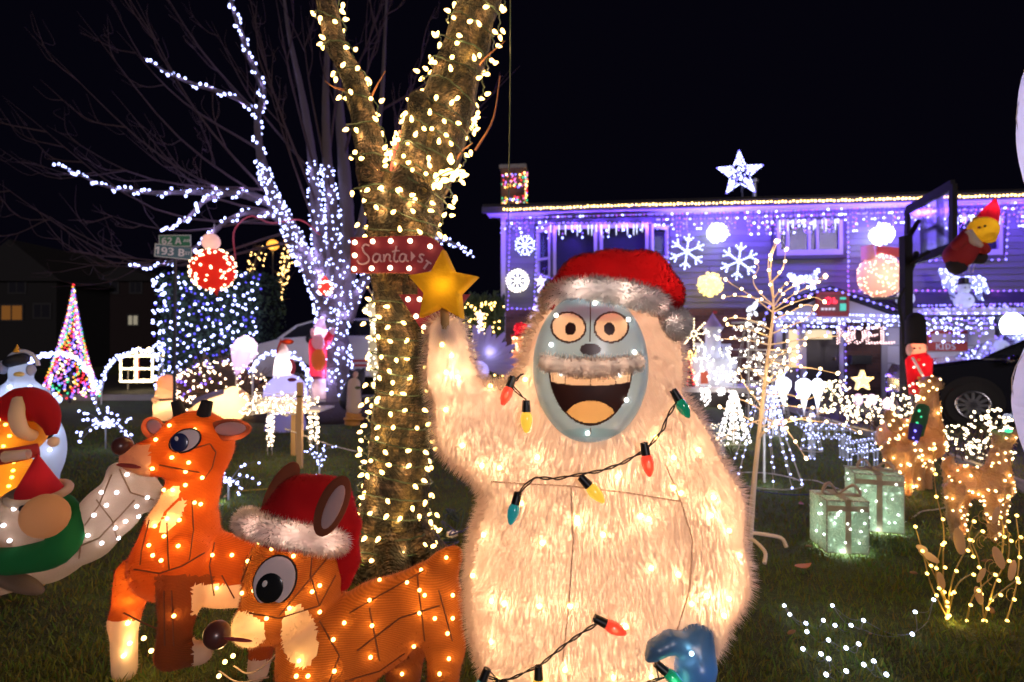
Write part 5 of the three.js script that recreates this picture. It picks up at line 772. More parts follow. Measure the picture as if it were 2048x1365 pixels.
{
  const d = 1.72, { s, J } = jointer(d), o = thing('reindeer_figure', 'small orange cloth reindeer in a red santa hat in the front row', 'reindeer figure', V(J(700, 0).x, 0, -d)), S = new Solid(0.035);
  S.ell(J(590, 1150), 98 * s, 100 * s, 78 * s).ell(J(560, 1215, 20), 84 * s, 60 * s, 66 * s, 0.5).chain([J(555, 1215, 40), J(500, 1255, 66)], [52 * s, 30 * s]);
  S.chain([J(630, 1240, -20), J(655, 1320, 0)], [70 * s, 92 * s]).chain([J(655, 1320, 0), J(760, 1245, -30), J(855, 1195, -50)], [92 * s, 80 * s, 68 * s]).chain([J(862, 1165, -50), J(890, 1130, -50), J(908, 1110, -50)], [40 * s, 27 * s, 20 * s]);
  S.chain([J(868, 1210, -20), J(892, 1290, -15), J(884, 1400, -10), J(884, 1500, -10)], [60 * s, 36 * s, 30 * s, 24 * s]).chain([J(815, 1270, -70), J(808, 1350, -80), J(800, 1500, -80)], [50 * s, 32 * s, 24 * s]).chain([J(640, 1370, 40), J(632, 1440, 45), J(628, 1500, 45)], [48 * s, 32 * s, 26 * s]).chain([J(700, 1370, -50), J(700, 1500, -50)], [42 * s, 26 * s]);
  const g = S.mesh(0.012); { const cut = carve(g, [inOval(484, 1258, 50, 36, -0.3), (x, y, p) => p.z > -d - 0.02 && inOval(600, 1272, 36, 62, 0.12)(x, y)]); [['muzzle', creamCloth], ['chest_tuft', creamCloth], ['body', brownCloth]].forEach(([n, m], i) => { part(n, cut[i].clone(), m, o); stuff(part('tinsel', furGeo(scatter(cut[i], [900, 1200, 22000][i]), 0.011, 0.0017, 0.1, 0.7), m, o)); }); }
  part('nose', ell(J(436, 1268, 92), 24 * s, 25 * s, 22 * s), noseMat, o); part('mouth', ell(J(478, 1278, 118), 26 * s, 3.5 * s, 3 * s, -0.1), std(0.3, 0.03, 0.03, 0.6), o);
  eyeOn(S, d, 552, 1160, 37, 46, -0.5, o, phys(0.01, 0.01, 0.012, 0.25, { clearcoat: 0.7 }), -8, 14, 25);
  const ear = (x, y, rx, ry, t, z, inner) => { const e = part('ear', ell(J(x, y, z), rx * s, ry * s, 9 * s, t), brownTrim, o); if (inner) part('inner_ear', ell(J(x + 2, y + 2, z + 8), rx * 0.52 * s, ry * 0.72 * s, 5 * s, t), pinkCloth, e); };
  ear(562, 982, 26, 66, -0.5, -10, false); ear(665, 1012, 27, 60, -0.42, 92, true);
  const red = new Solid(0.03); red.chain([J(566, 1045, 10), J(606, 1012, 10), J(650, 1012, 0), J(692, 1050, -10), J(692, 1120, -10), J(688, 1165, -5)], [48 * s, 56 * s, 54 * s, 26 * s, 24 * s, 15 * s]); red.ell(J(604, 1046, 0), 78 * s, 58 * s, 70 * s);
  const rg = red.mesh(0.011), hatMat = sheer(0.5, 0.01, 0.015, 0.3); part('hat', rg.clone(), hatMat, o); stuff(part('plush', furGeo(scatter(rg, 14000), 0.009, 0.0022, 0.2, 0.6), hatMat, o));
  const ring = []; for (let i = 0; i <= 24; i++) { const a = (i / 24) * 2 * PI; ring.push(J(586 + 92 * cos(a), 1062 + 20 * cos(a) + 8 * Math.max(0, sin(a)), 84 * sin(a))); }
  ring.forEach((p, i) => i % 3 === 0 && lamp(p, [1, 0.75, 0.62], 0.009, 0.5)); const bg = limb(ring, [0.036, 0.036], 10, 50); part('brim', bg.clone(), furMat, o); stuff(part('fur', furGeo(scatter(bg, 12000), 0.019, 0.0028, 0.3, 0.5), furMat, o));
  part('wire', wires(S, d, [[[625, 1105], [622, 1150], [640, 1210]], [[660, 1110], [610, 1170], [560, 1230]], [[500, 1225], [560, 1235], [640, 1210], [672, 1150]], [[640, 1240], [680, 1310], [660, 1362]], [[700, 1225], [760, 1190], [850, 1140]], [[715, 1300], [800, 1235], [880, 1210]], [[740, 1215], [760, 1320]], [[835, 1150], [850, 1280]], [[690, 1360], [760, 1340], [810, 1305]], [[505, 1110], [478, 1180], [470, 1230]], [[878, 1180], [905, 1280]]], 0.0024, 0.001), wireMat, o);
  spots(S, d, [[498, 1122], [520, 1085], [545, 1098], [570, 1095], [588, 1112], [620, 1095], [640, 1170], [625, 1182], [580, 1215], [640, 1222], [600, 1320], [668, 1278], [690, 1245], [740, 1200], [815, 1165], [843, 1140], [850, 1190], [840, 1180], [828, 1290], [742, 1312], [870, 1235], [905, 1190], [905, 1235], [895, 1265], [898, 1315], [840, 1225], [618, 1350], [595, 1350], [670, 1340], [510, 1180], [487, 1185], [745, 1250], [880, 1345], [805, 1345], [893, 1115], [760, 1160], [535, 1235]], o, glow(1, 0.6, 0.16, 7), [1, 0.55, 0.16], 0.006, 0.0062, 0.002, 0.017);
  for (const [x, y, k] of [[588, 1150, 0.03], [555, 1215, 0.015], [650, 1300, 0.03], [745, 1245, 0.028], [840, 1205, 0.024], [888, 1290, 0.01], [598, 1275, 0.012]]) lamp(J(x, y, -6), [1, 0.52, 0.16], k, 1.5); lamp(J(490, 1262, 60), WARM, 0.02); lamp(J(520, 1238, 80), WARM, 0.006);
  part('bulb_cord', [cable([J(470, 1330, 0), J(500, 1345, 20), J(530, 1330, 10), J(560, 1300, 0)], 0.003), cable([J(440, 1340, 0), J(480, 1362, 20), J(540, 1352, 0)], 0.003)], std(0.4, 0.3, 0.2, 0.7), o); bulbParts([J(452, 1322, 0), J(468, 1310, 0), J(440, 1350, 0)], 0.007, B.warm, o); lamp(J(455, 1320, 30), WARM, 0.03);
}
// ================= at the left edge: seal, bear, snowman
{
  const d = 2.75, { s, J } = jointer(d), o = thing('seal_figure', 'pale beige lit seal lying with its tail raised, in a red cone hat', 'seal figure', V(J(90, 0).x, 0, -d)), S = new Solid(0.05);
  S.chain([J(-80, 1130), J(10, 1110), J(100, 1098), J(175, 1068), J(225, 1020), J(262, 975)], [78 * s, 70 * s, 60 * s, 50 * s, 48 * s, 40 * s]); S.chain([J(262, 975), J(240, 945)], [38 * s, 22 * s]).chain([J(262, 985), J(318, 1000)], [40 * s, 24 * s]); S.ell(J(62, 1030, 40), 62 * s, 58 * s, 54 * s);
  const cloth = deerCloth(0.5, 0.36, 0.25), g = S.mesh(0.018); part('body', g.clone(), cloth, o); part('muzzle', ell(J(92, 1032, 84), 40 * s, 40 * s, 34 * s), sheer(0.45, 0.24, 0.12, 0.45), o); lamp(J(92, 1032, 84), [1, 0.75, 0.6], 0.02, 1); part('eye', ball(J(47, 1017, 96), 6 * s), black, o); part('flipper', ell(J(30, 1160, 70), 60 * s, 14 * s, 22 * s, -0.4), cloth, o);
  part('hat', [new THREE.ConeGeometry(44 * s, 84 * s, 22).rotateZ(0.05).translate(J(78, 950, 40).x, J(78, 950, 40).y, J(78, 950, 40).z)], sheer(0.5, 0.02, 0.03, 0.4), o); lamp(J(78, 960, 40), [1, 0.7, 0.6], 0.008, 1); part('brim', [new THREE.TorusGeometry(45 * s, 8 * s, 8, 24).rotateX(PI / 2 + 0.2).translate(J(80, 986, 40).x, J(80, 986, 40).y, J(80, 986, 40).z)], creamCloth, o);
  part('scarf', limb([J(120, 1010, 20), J(140, 1050, 50), J(118, 1098, 64), J(40, 1120, 70), J(-40, 1120, 60)], [26 * s, 30 * s, 26 * s, 24 * s], 12, 24), sheer(0.02, 0.19, 0.05, 0.35), o);
  part('wire', wires(S, d, [[[150, 1040], [165, 1080], [160, 1115]], [[195, 1000], [225, 1040], [235, 1075]], [[240, 940], [262, 985], [310, 1000]], [[120, 1110], [200, 1075], [270, 1000]], [[225, 950], [200, 1010], [172, 1050]], [[0, 1150], [60, 1135], [130, 1120]]], 0.0035, 0.003), std(0.2, 0.11, 0.05, 0.8), o);
  spots(S, d, [[235, 985], [255, 950], [205, 985], [215, 1010], [275, 1012], [278, 1032], [252, 1042], [190, 1030], [232, 1055], [178, 1070], [150, 1080], [238, 1075], [205, 1085], [120, 1000], [30, 1018], [10, 1050], [22, 1080], [70, 1128], [135, 1110], [30, 1140], [0, 1160], [296, 995]], o, glow(0.85, 0.88, 1, 7), [0.9, 0.85, 1], 0.009, 0.009, 0.003, 0.04);
  for (const [x, y, k] of [[0, 1110, 0.05], [62, 1030, 0.04], [100, 1095, 0.035], [190, 1055, 0.022], [250, 990, 0.02]]) lamp(J(x, y, 0), [1, 0.82, 0.7], k, 2);
}
{
  const d = 3.1, { s, J } = jointer(d), o = thing('bear_figure', 'golden yellow lit bear in a floppy red santa hat behind the seal', 'bear figure', V(J(30, 0).x, 0, -d)), S = new Solid(0.05);
  S.ell(J(26, 862), 60 * s, 52 * s, 52 * s).ell(J(22, 1000), 62 * s, 92 * s, 58 * s).chain([J(60, 960, 20), J(95, 1020, 50)], [26 * s, 20 * s]).ell(J(-14, 806, 0), 18 * s, 18 * s, 12 * s).chain([J(-10, 1080, 30), J(-10, 1150, 50)], [36 * s, 30 * s]).chain([J(60, 1080, 30), J(66, 1150, 50)], [36 * s, 30 * s]);
  const cloth = deerCloth(0.8, 0.42, 0.06); part('body', S.mesh(0.02), cloth, o);
  part('hat', limb([J(30, 832, 0), J(60, 812, 4), J(88, 822, 8), J(102, 848, 10), J(104, 870, 12)], [44 * s, 42 * s, 30 * s, 20 * s, 9 * s], 14, 24), sheer(0.34, 0.01, 0.015, 0.4), o); lamp(J(70, 820, 6), [1, 0.7, 0.5], 0.008, 1); part('brim', limb([J(38, 800, 30), J(34, 835, 52), J(44, 862, 46), J(66, 872, 20)], [11 * s, 13 * s, 11 * s], 10, 18), creamCloth, o); part('bobble', ball(J(108, 884, 14), 10 * s), creamCloth, o);
  part('scarf', [limb([J(-40, 915, 40), J(20, 912, 62), J(78, 900, 30)], [13 * s, 15 * s, 13 * s], 10, 18)], std(0.32, 0.015, 0.02, 0.8), o); part('scarf_fringe', limb([J(10, 914, 72), J(58, 908, 66)], [11 * s, 9 * s], 8, 8), creamCloth, o);
  spots(S, d, [[-2, 840], [12, 850], [20, 872], [8, 892], [28, 925], [28, 942], [26, 955], [20, 972], [8, 995], [6, 1010], [40, 990]], o, glow(1, 0.62, 0.1, 7), [1, 0.6, 0.15], 0.014, 0.009, 0.003, 0.04); for (const [x, y, k] of [[26, 862, 0.06], [20, 980, 0.1], [20, 1060, 0.06]]) lamp(J(x, y), [1, 0.6, 0.18], k, 2);
}
{
  const d = 3.8, { s, J } = jointer(d), o = thing('snowman_figure', 'tall white lit snowman with dark earmuffs behind the golden bear', 'snowman', V(J(45, 0).x, 0, -d)), S = new Solid(0.04), w = sheer(0.5, 0.56, 0.68, 0.5);
  S.ell(J(42, 746), 21 * s, 22 * s, 20 * s).ell(J(42, 800), 46 * s, 42 * s, 38 * s).ell(J(55, 900), 66 * s, 92 * s, 56 * s).ell(J(55, 1060), 74 * s, 140 * s, 60 * s).chain([J(80, 790), J(112, 800, 20)], [16 * s, 11 * s]).chain([J(6, 790), J(-30, 805, 20)], [16 * s, 11 * s]);
  part('body', S.mesh(0.022), w, o); part('hat', [ell(J(32, 722, 6), 22 * s, 13 * s, 20 * s, 0.3)], std(0.01, 0.012, 0.02, 0.7), o); part('hat_tip', new THREE.ConeGeometry(7 * s, 16 * s, 10).translate(J(34, 697, 6).x, J(34, 697, 6).y, J(34, 697, 6).z), std(0.6, 0.3, 0.02, 0.6), o); part('nose', ell(J(38, 749, 28), 8 * s, 5 * s, 9 * s), std(0.75, 0.55, 0.15, 0.5), o);
  part('ear_muff', [ell(J(6, 735, 4), 9 * s, 14 * s, 12 * s), ell(J(62, 740, 4), 6 * s, 12 * s, 10 * s)], std(0.3, 0.32, 0.42, 0.8), o); part('headband', new THREE.TorusGeometry(32 * s, 4 * s, 8, 24, PI * 0.9).rotateZ(0.1).translate(J(44, 735, 4).x, J(44, 735, 4).y, J(44, 735, 4).z), std(0.5, 0.52, 0.62, 0.7), o);
  part('button', [ball(J(30, 790, 38), 7 * s), ball(J(32, 818, 38), 7 * s)], black, o); part('wing_patch', ell(J(98, 838, 38), 20 * s, 40 * s, 14 * s, -0.15), std(0.012, 0.014, 0.03, 0.7), o);
  spots(S, d, [[20, 775], [10, 800], [60, 775], [70, 800], [5, 830], [25, 845], [60, 830], [110, 790], [88, 850], [112, 860], [108, 830], [12, 870], [100, 900]], o, B.cool, [0.75, 0.82, 1], 0.012, 0.012, 0.004, 0.045); for (const [x, y, k] of [[40, 745, 0.014], [42, 800, 0.022], [55, 900, 0.03]]) lamp(J(x, y), [0.7, 0.8, 1], k, 2);
}
// ---------------------------------------------------------------- middle distance, left of the big tree
function twigStar(label, px, py, d, R, n, r, mat) {              // a spray of lit stems on a stake
  const c = at(px, py, d), o = thing('twig_light', label, 'twig light', V(c.x, 0, -d), 'sprays of white lit stems on the lawn'), g = [], pts = [];
  for (let i = 0; i < n; i++) { const a = (i / n) * 2 * PI + rr(-0.2, 0.2), e = rr(-0.3, 0.9), tip = c.clone().add(V(cos(a) * R * cos(e * 0.8), R * sin(e + 0.15) * 1.05 * (rnd() < 0.25 ? -0.7 : 1), sin(a) * R * 0.6)), l = [c, c.clone().lerp(tip, 0.5).add(V(0, 0.05, 0)), tip]; g.push(limb(l, [0.005, 0.003], 4, 6)); for (const q of along(l, R / 4.2)) pts.push(q.p.clone().add(V(rr(-0.03, 0.03), rr(-0.03, 0.03), rr(-0.03, 0.03)))); }
  part('stem', [...g, rod(V(c.x, 0, -d), c, 0.01)], std(0.12, 0.12, 0.13, 0.7), o); bulbs(pts, r, mat, o); lamp(c.clone().add(V(0, 0, 0.12)), WHITE, 0.14, 2); lamp(c.clone().add(V(0, -0.15, 0.1)), WHITE, 0.06, 2); return o;
}
twigStar('white lit spray of stems in front of the coloured cone tree', 212, 850, 7, 0.36, 15, 0.019, B.cool); twigStar('white lit spray of stems behind the tall reindeer', 458, 965, 4.7, 0.26, 8, 0.013, B.cool); twigStar('small white lit spray of stems on the grass between post and trunk', 640, 925, 5.6, 0.2, 5, 0.011, B.cool);
{                                                               // low bush full of warm lights
  const d = 10.8, c = at(440, 765, d), o = thing('bush', 'low round bush covered in warm and pink lights', 'bush', V(c.x, 0, -d)), dome = new THREE.SphereGeometry(1, 30, 16).scale(0.95, 0.6, 0.6).translate(c.x, 0.42, -d), pts = scatter(plain(dome.clone()), 300, (q) => q.p.y > 0.1 && q.p.z > -d - 0.2), tw = [];
  for (let i = 0; i < 420; i++) { const q = pick(pts); tw.push(rod(q.p.clone().addScaledVector(q.n, -0.25), q.p.clone().addScaledVector(q.n, rr(0, 0.12)).add(V(rr(-0.15, 0.15), rr(-0.1, 0.2), 0)), 0.009, 0.003, 3)); }
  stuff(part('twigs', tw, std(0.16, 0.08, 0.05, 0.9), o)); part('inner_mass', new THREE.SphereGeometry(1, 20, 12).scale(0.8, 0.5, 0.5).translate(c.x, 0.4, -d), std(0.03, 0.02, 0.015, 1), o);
  bulbs(pts.filter((_, i) => i % 3).map((q) => q.p), 0.024, glow(1, 0.74, 0.5, 6), o); bulbs(pts.filter((_, i) => i % 9 === 0).map((q) => q.p), 0.026, B.violet, o); for (let i = 0; i < 6; i++) { const q = pick(pts); lamp(q.p.clone().addScaledVector(q.n, 0.15), [1, 0.6, 0.4], 0.2, 2); }
}
{                                                               // pale crystal on a stem
  const d = 10.3, c = at(487, 705, d), o = thing('crystal_light', 'pale violet faceted crystal ornament glowing above the lit bush', 'lit ornament', V(c.x, 0, -d)), g = lathe([[0, -0.48], [0.1, -0.32], [0.24, 0.02], [0.2, 0.2], [0.1, 0.3], [0, 0.32]], 7).rotateZ(-0.3).translate(c.x, c.y, c.z); part('crystal', plain(g), sheer(0.72, 0.6, 0.8, 0.6, { flatShading: true }), o); part('stem', rod(V(c.x - 0.14, 0, -d), c.clone().add(V(-0.14, -0.45, 0)), 0.015), cordWhite, o); bulbs(scatter(plain(g.clone()), 26).map((q) => q.p), 0.02, glow(1, 0.85, 0.9, 5), o); lamp(c.clone().add(V(0.04, 0.1, 0)), [1, 0.8, 0.85], 0.8, 3); lamp(c.clone().add(V(-0.06, -0.2, 0)), [0.8, 0.6, 1], 0.16, 3);
}
{                                                               // pale kneeling figure and pale lamb
  const d = 9.8, { s, J } = jointer(d), o = thing('nativity_figure', 'pale glowing plastic figure of a robed person kneeling left of the bush', 'plastic figure', V(J(325, 0).x, 0, -d)), S = new Solid(0.04), m = sheer(0.85, 0.6, 0.38, 0.55); S.ell(J(330, 768), 14 * s, 16 * s, 14 * s).chain([J(328, 785), J(328, 815), J(335, 838)], [15 * s, 18 * s, 26 * s]).chain([J(325, 795, 6), J(310, 800, 16)], [8 * s, 6 * s]); part('robe', S.mesh(0.02), m, o); part('veil', ell(J(333, 768, -2), 18 * s, 19 * s, 16 * s), sheer(0.8, 0.62, 0.5, 0.5), o); part('belt', new THREE.TorusGeometry(16 * s, 2 * s, 6, 18).rotateX(PI / 2).translate(J(328, 799).x, J(328, 799).y, -d), std(0.15, 0.06, 0.03, 0.8), o); lamp(J(330, 815), [1, 0.7, 0.42], 1.2, 2); lamp(J(330, 772), [1, 0.72, 0.46], 0.5, 2);
}
{
  const d = 9.6, { s, J } = jointer(d), o = thing('nativity_figure', 'pale glowing plastic lamb lying beside the lit bush', 'plastic figure', V(J(455, 0).x, 0, -d)), S = new Solid(0.05); S.chain([J(420, 815), J(462, 812)], [26 * s, 32 * s]).chain([J(468, 795), J(480, 800)], [22 * s, 18 * s]).cap(J(400, 822), J(385, 826), 16 * s, 10 * s); part('body', S.mesh(0.022), sheer(0.85, 0.66, 0.44, 0.55), o); part('saddle', limb([J(388, 806, 10), J(420, 792, 24), J(446, 784, 24)], [7 * s, 5 * s], 8, 12), std(0.3, 0.26, 0.42, 0.7), o); part('ear', ell(J(484, 788, 10), 6 * s, 9 * s, 4 * s, 0.4), sheer(0.8, 0.55, 0.4, 0.5), o); lamp(J(460, 806), [1, 0.76, 0.48], 2.6, 2); lamp(J(420, 815), [1, 0.66, 0.36], 1.2, 2);
}
{                                                               // sheltering canopy of icicle lights on stakes
  const d = 6.2, P = (x, y, z = 0) => at(x, y, d, z), o = thing('canopy_light', 'canopy of tangled white icicle lights on two wooden stakes', 'light canopy', V(P(575, 0).x, 0, -d)), pts = [], cords = [], sock = [];
  part('stake', box(0.055, at(0, 765, 5.9).y, 0.05, at(600, 0, 5.9).x, at(0, 765, 5.9).y / 2, -5.9), wood, o); part('stake', box(0.055, at(0, 815, d).y, 0.05, P(560, 0).x, at(0, 815, d).y / 2, -d - 0.4), wood, o); part('tie', new THREE.TorusGeometry(0.042, 0.008, 6, 14).rotateX(PI / 2).translate(at(600, 0, 5.9).x, at(0, 793, 5.9).y, -5.9), black, o); part('shelf', box(0.75, 0.02, 0.5, P(578, 0).x, P(0, 822).y, -d - 0.2), cordWhite, o);
  for (let i = 0; i < 70; i++) { const a = P(rr(480, 640), rr(785, 828), rr(-0.45, 0.25)), b = P(rr(480, 640), rr(790, 832), rr(-0.45, 0.25)); cords.push(cable([a, a.clone().lerp(b, 0.5).add(V(0, rr(-0.08, 0.08), 0.03)), b], 0.0042, 4)); pts.push(a, b, a.clone().lerp(b, 0.5)); }
  for (const [x0, x1] of [[528, 552], [612, 642], [532, 548], [615, 638]]) for (let i = 0; i < 5; i++) { const x = rr(x0, x1), z = rr(-0.3, 0.1), a = P(x, 825, z), l = rr(55, 88); cords.push(rod(a, P(x + rr(-2, 2), 825 + l, z), 0.003, 0.003, 3)); for (let k = 1; k < 6; k++) pts.push(P(x + rr(-3, 3), 825 + (l * k) / 6.5, z + 0.01)); }
  part('cord', cords, cordWhite, o); bulbs(pts, 0.0135, glow(1, 0.76, 0.5, 7), o); for (const [x, y] of [[530, 815], [575, 808], [620, 815], [540, 860], [628, 862], [600, 800], [500, 815]]) lamp(P(x, y, 0.2), [1, 0.66, 0.36], 0.13, 1.5); 
  part('lead', cable([P(570, 858, 0.2), P(610, 872, 0.2), P(660, 890, 0.2), P(720, 905, 0.2)], 0.006), cordWhite, o);
}
{                                                               // globe with a little tower inside
  const d = 8.6, { s, J } = jointer(d), o = thing('snow_globe_figure', 'pale violet glowing snow globe with a white gnome in a red hat on top', 'snow globe', V(J(572, 0).x, 0, -d)), w = sheer(0.66, 0.64, 0.88, 0.55); part('globe', ball(J(572, 790), 42 * s, 28, 20), w, o); part('base', rod(V(J(572, 0).x, 0, -d), J(572, 825), 40 * s, 34 * s, 24), w, o); part('gnome', lathe([[0, 70 * s], [9 * s, 56 * s], [15 * s, 30 * s], [19 * s, 0], [0, 0]], 16).translate(J(566, 752).x, J(566, 752).y, -d), sheer(0.85, 0.76, 0.76, 0.55), o); part('hat', [new THREE.ConeGeometry(10 * s, 30 * s, 14).translate(J(561, 692).x, J(561, 692).y, -d), new THREE.SphereGeometry(8 * s, 12, 8).scale(1.6, 0.7, 1).translate(J(575, 684).x, J(575, 684).y, -d)], sheer(0.7, 0.08, 0.03, 0.5), o); part('scarf', limb([J(582, 718, 14), J(588, 735, 14), J(584, 748, 14)], [3 * s, 4 * s], 6), std(0.4, 0.03, 0.05, 0.7), o); part('bow', ell(J(584, 760, 34), 9 * s, 4 * s, 4 * s), std(0.15, 0.01, 0.06, 0.6), o);
  lamp(J(572, 790), [0.72, 0.66, 1], 0.9, 3); lamp(J(566, 732), [1, 0.85, 0.8], 0.9, 1); lamp(J(575, 684, 14), [1, 0.5, 0.2], 0.06); bulbs(scatter(plain(ball(J(572, 790), 42 * s, 20, 14)), 50).map((q) => q.p), 0.014, B.cool, o);
}
{                                                               // moulded santa with raised arms on a drum
  const d = 10.2, { s, J } = jointer(d), o = thing('santa_figure', 'glowing plastic santa in red waving beside the lit bare tree', 'santa figure', V(J(636, 0).x, 0, -d)), red = sheer(0.72, 0.05, 0.08, 0.5), pale = sheer(0.88, 0.68, 0.7, 0.55); const S = new Solid(0.03); S.chain([J(636, 690), J(636, 755)], [18 * s, 16 * s]).chain([J(650, 690), J(662, 668, 4)], [8 * s, 7 * s]); part('coat', S.mesh(0.018), red, o);
  part('head', ell(J(640, 668), 14 * s, 15 * s, 13 * s), pale, o); part('beard', ell(J(636, 686, 12), 13 * s, 17 * s, 9 * s), pale, o); part('hat', limb([J(640, 656), J(643, 642), J(650, 636)], [13 * s, 8 * s, 3 * s], 10), pale, o); part('glove', [ell(J(627, 668, 6), 6 * s, 12 * s, 5 * s, 0.25), ell(J(664, 664, 6), 6 * s, 9 * s, 5 * s, -0.3)], pale, o); part('sack', ell(J(637, 720, 16), 14 * s, 22 * s, 8 * s), sheer(0.75, 0.3, 0.06, 0.5), o); part('belt', new THREE.CylinderGeometry(17 * s, 17 * s, 5 * s, 18).translate(J(636, 755).x, J(636, 755).y, -d), std(0.2, 0.01, 0.02, 0.6), o); part('drum', rod(J(636, 798), J(636, 758), 17 * s, 16 * s, 20), sheer(0.75, 0.62, 0.66, 0.5), o); part('foot', rod(V(J(636, 0).x, 0, -d), J(636, 800), 18 * s, 17 * s, 18), cordWhite, o);
  for (const [x, y, k] of [[640, 668, 0.3], [636, 700, 0.26], [636, 740, 0.24], [636, 780, 0.3]]) lamp(J(x, y), [1, 0.75, 0.65], k, 1);
}
{                                                               // plastic penguin
  const d = 9.2, { s, J } = jointer(d), o = thing('penguin_figure', 'black and white lit plastic penguin at the foot of the bare tree', 'penguin figure', V(J(708, 0).x, 0, -d)), S = new Solid(0.03); S.chain([J(700, 800), J(710, 765), J(716, 750)], [22 * s, 17 * s, 13 * s]).chain([J(716, 750), J(700, 743, 4)], [8 * s, 3 * s]).chain([J(720, 760), J(728, 738)], [9 * s, 3 * s]).chain([J(722, 770), J(694, 800, -4)], [8 * s, 6 * s]); part('body', S.mesh(0.016), std(0.01, 0.01, 0.012, 0.5), o);
  const b = new Solid(0.02); b.chain([J(708, 768, 14), J(708, 815, 14)], [12 * s, 15 * s]); part('belly', b.mesh(0.016), sheer(0.88, 0.7, 0.52, 0.55), o); part('cheek', ell(J(711, 750, 14), 5 * s, 7 * s, 4 * s, -0.3), sheer(0.85, 0.6, 0.5, 0.5), o); part('bow_tie', ell(J(716, 776, 26), 6 * s, 3 * s, 3 * s), std(0.1, 0.1, 0.03, 0.6), o); part('foot', [ell(J(700, 838, 20), 12 * s, 5 * s, 14 * s), ell(J(716, 838, 20), 12 * s, 5 * s, 14 * s), rod(V(J(708, 0).x, 0, -d + 0.1), J(708, 826, 10), 15 * s, 15 * s, 14)], std(0.5, 0.22, 0.03, 0.6), o); lamp(J(708, 800, 14), [1, 0.75, 0.5], 0.25, 1); lamp(J(708, 775, 14), [1, 0.75, 0.5], 0.2, 1);
}
{                                                               // upright lit deer behind the trunk
  const d = 8.4, { s, J } = jointer(d), o = thing('lit_deer', 'pale lit wire deer half hidden behind the big trunk', 'lit deer', V(J(750, 0).x, 0, -d)), S = new Solid(0.04); S.chain([J(732, 620), J(748, 616), J(756, 640), J(754, 690), J(762, 730)], [7 * s, 12 * s, 13 * s, 15 * s, 24 * s]).chain([J(762, 735), J(810, 740)], [25 * s, 24 * s]); for (const x of [758, 770, 800, 815]) S.cap(J(x, 745), J(x, 850), 9 * s, 6 * s); const g = S.mesh(0.022); part('body', g.clone(), sheer(0.75, 0.72, 0.6, 0.5), o); part('antler', [[[748, 606], [744, 590], [735, 575]], [[752, 606], [756, 588], [758, 570]], [[744, 590], [748, 578]]].map((l) => cable(l.map(([x, y]) => J(x, y)), 0.012)), cordWhite, o); part('collar', new THREE.TorusGeometry(16 * s, 3 * s, 6, 18).rotateX(PI / 2).translate(J(755, 675).x, J(755, 675).y, -d), std(0.2, 0.05, 0.04, 0.6), o);
  bulbs(scatter(g, 130, (q) => q.n.z > -0.3 && q.p.y > 0.5).map((q) => q.p), 0.017, glow(1, 0.86, 0.62, 6), o); bulbs([[748, 606], [744, 590], [735, 575], [756, 588], [758, 570]].map(([x, y]) => J(x, y)), 0.018, B.warm, o); lamp(J(752, 650), [1, 0.85, 0.6], 0.3, 2); lamp(J(762, 730, 40), [1, 0.8, 0.6], 0.4, 2);
}
// ---------------------------------------------------------------- white pickup parked on the street
const tyre = std(0.012, 0.012, 0.013, 0.85), chrome = std(0.6, 0.6, 0.62, 0.25, { metalness: 1 }), darkGlass = phys(0.02, 0.022, 0.03, 0.06, { clearcoat: 1 });
function wheelAt(parent, p, r, axis, w = 0.22) { const q = part('wheel', new THREE.CylinderGeometry(r, r, w, 26).rotateX(PI / 2).rotateY(axis).translate(p.x, p.y, p.z), tyre, parent), o = V(sin(axis), 0, cos(axis)).multiplyScalar(w / 2 + 0.006); part('rim', [new THREE.TorusGeometry(r * 0.62, r * 0.07, 8, 22).rotateY(axis).translate(p.x + o.x, p.y, p.z + o.z), ...Array.from({ length: 6 }, (_, i) => box(r * 1.2, r * 0.13, 0.03, 0, 0, 0, 0, (i * PI) / 6).rotateY(axis).translate(p.x + o.x, p.y, p.z + o.z))], chrome, q); }
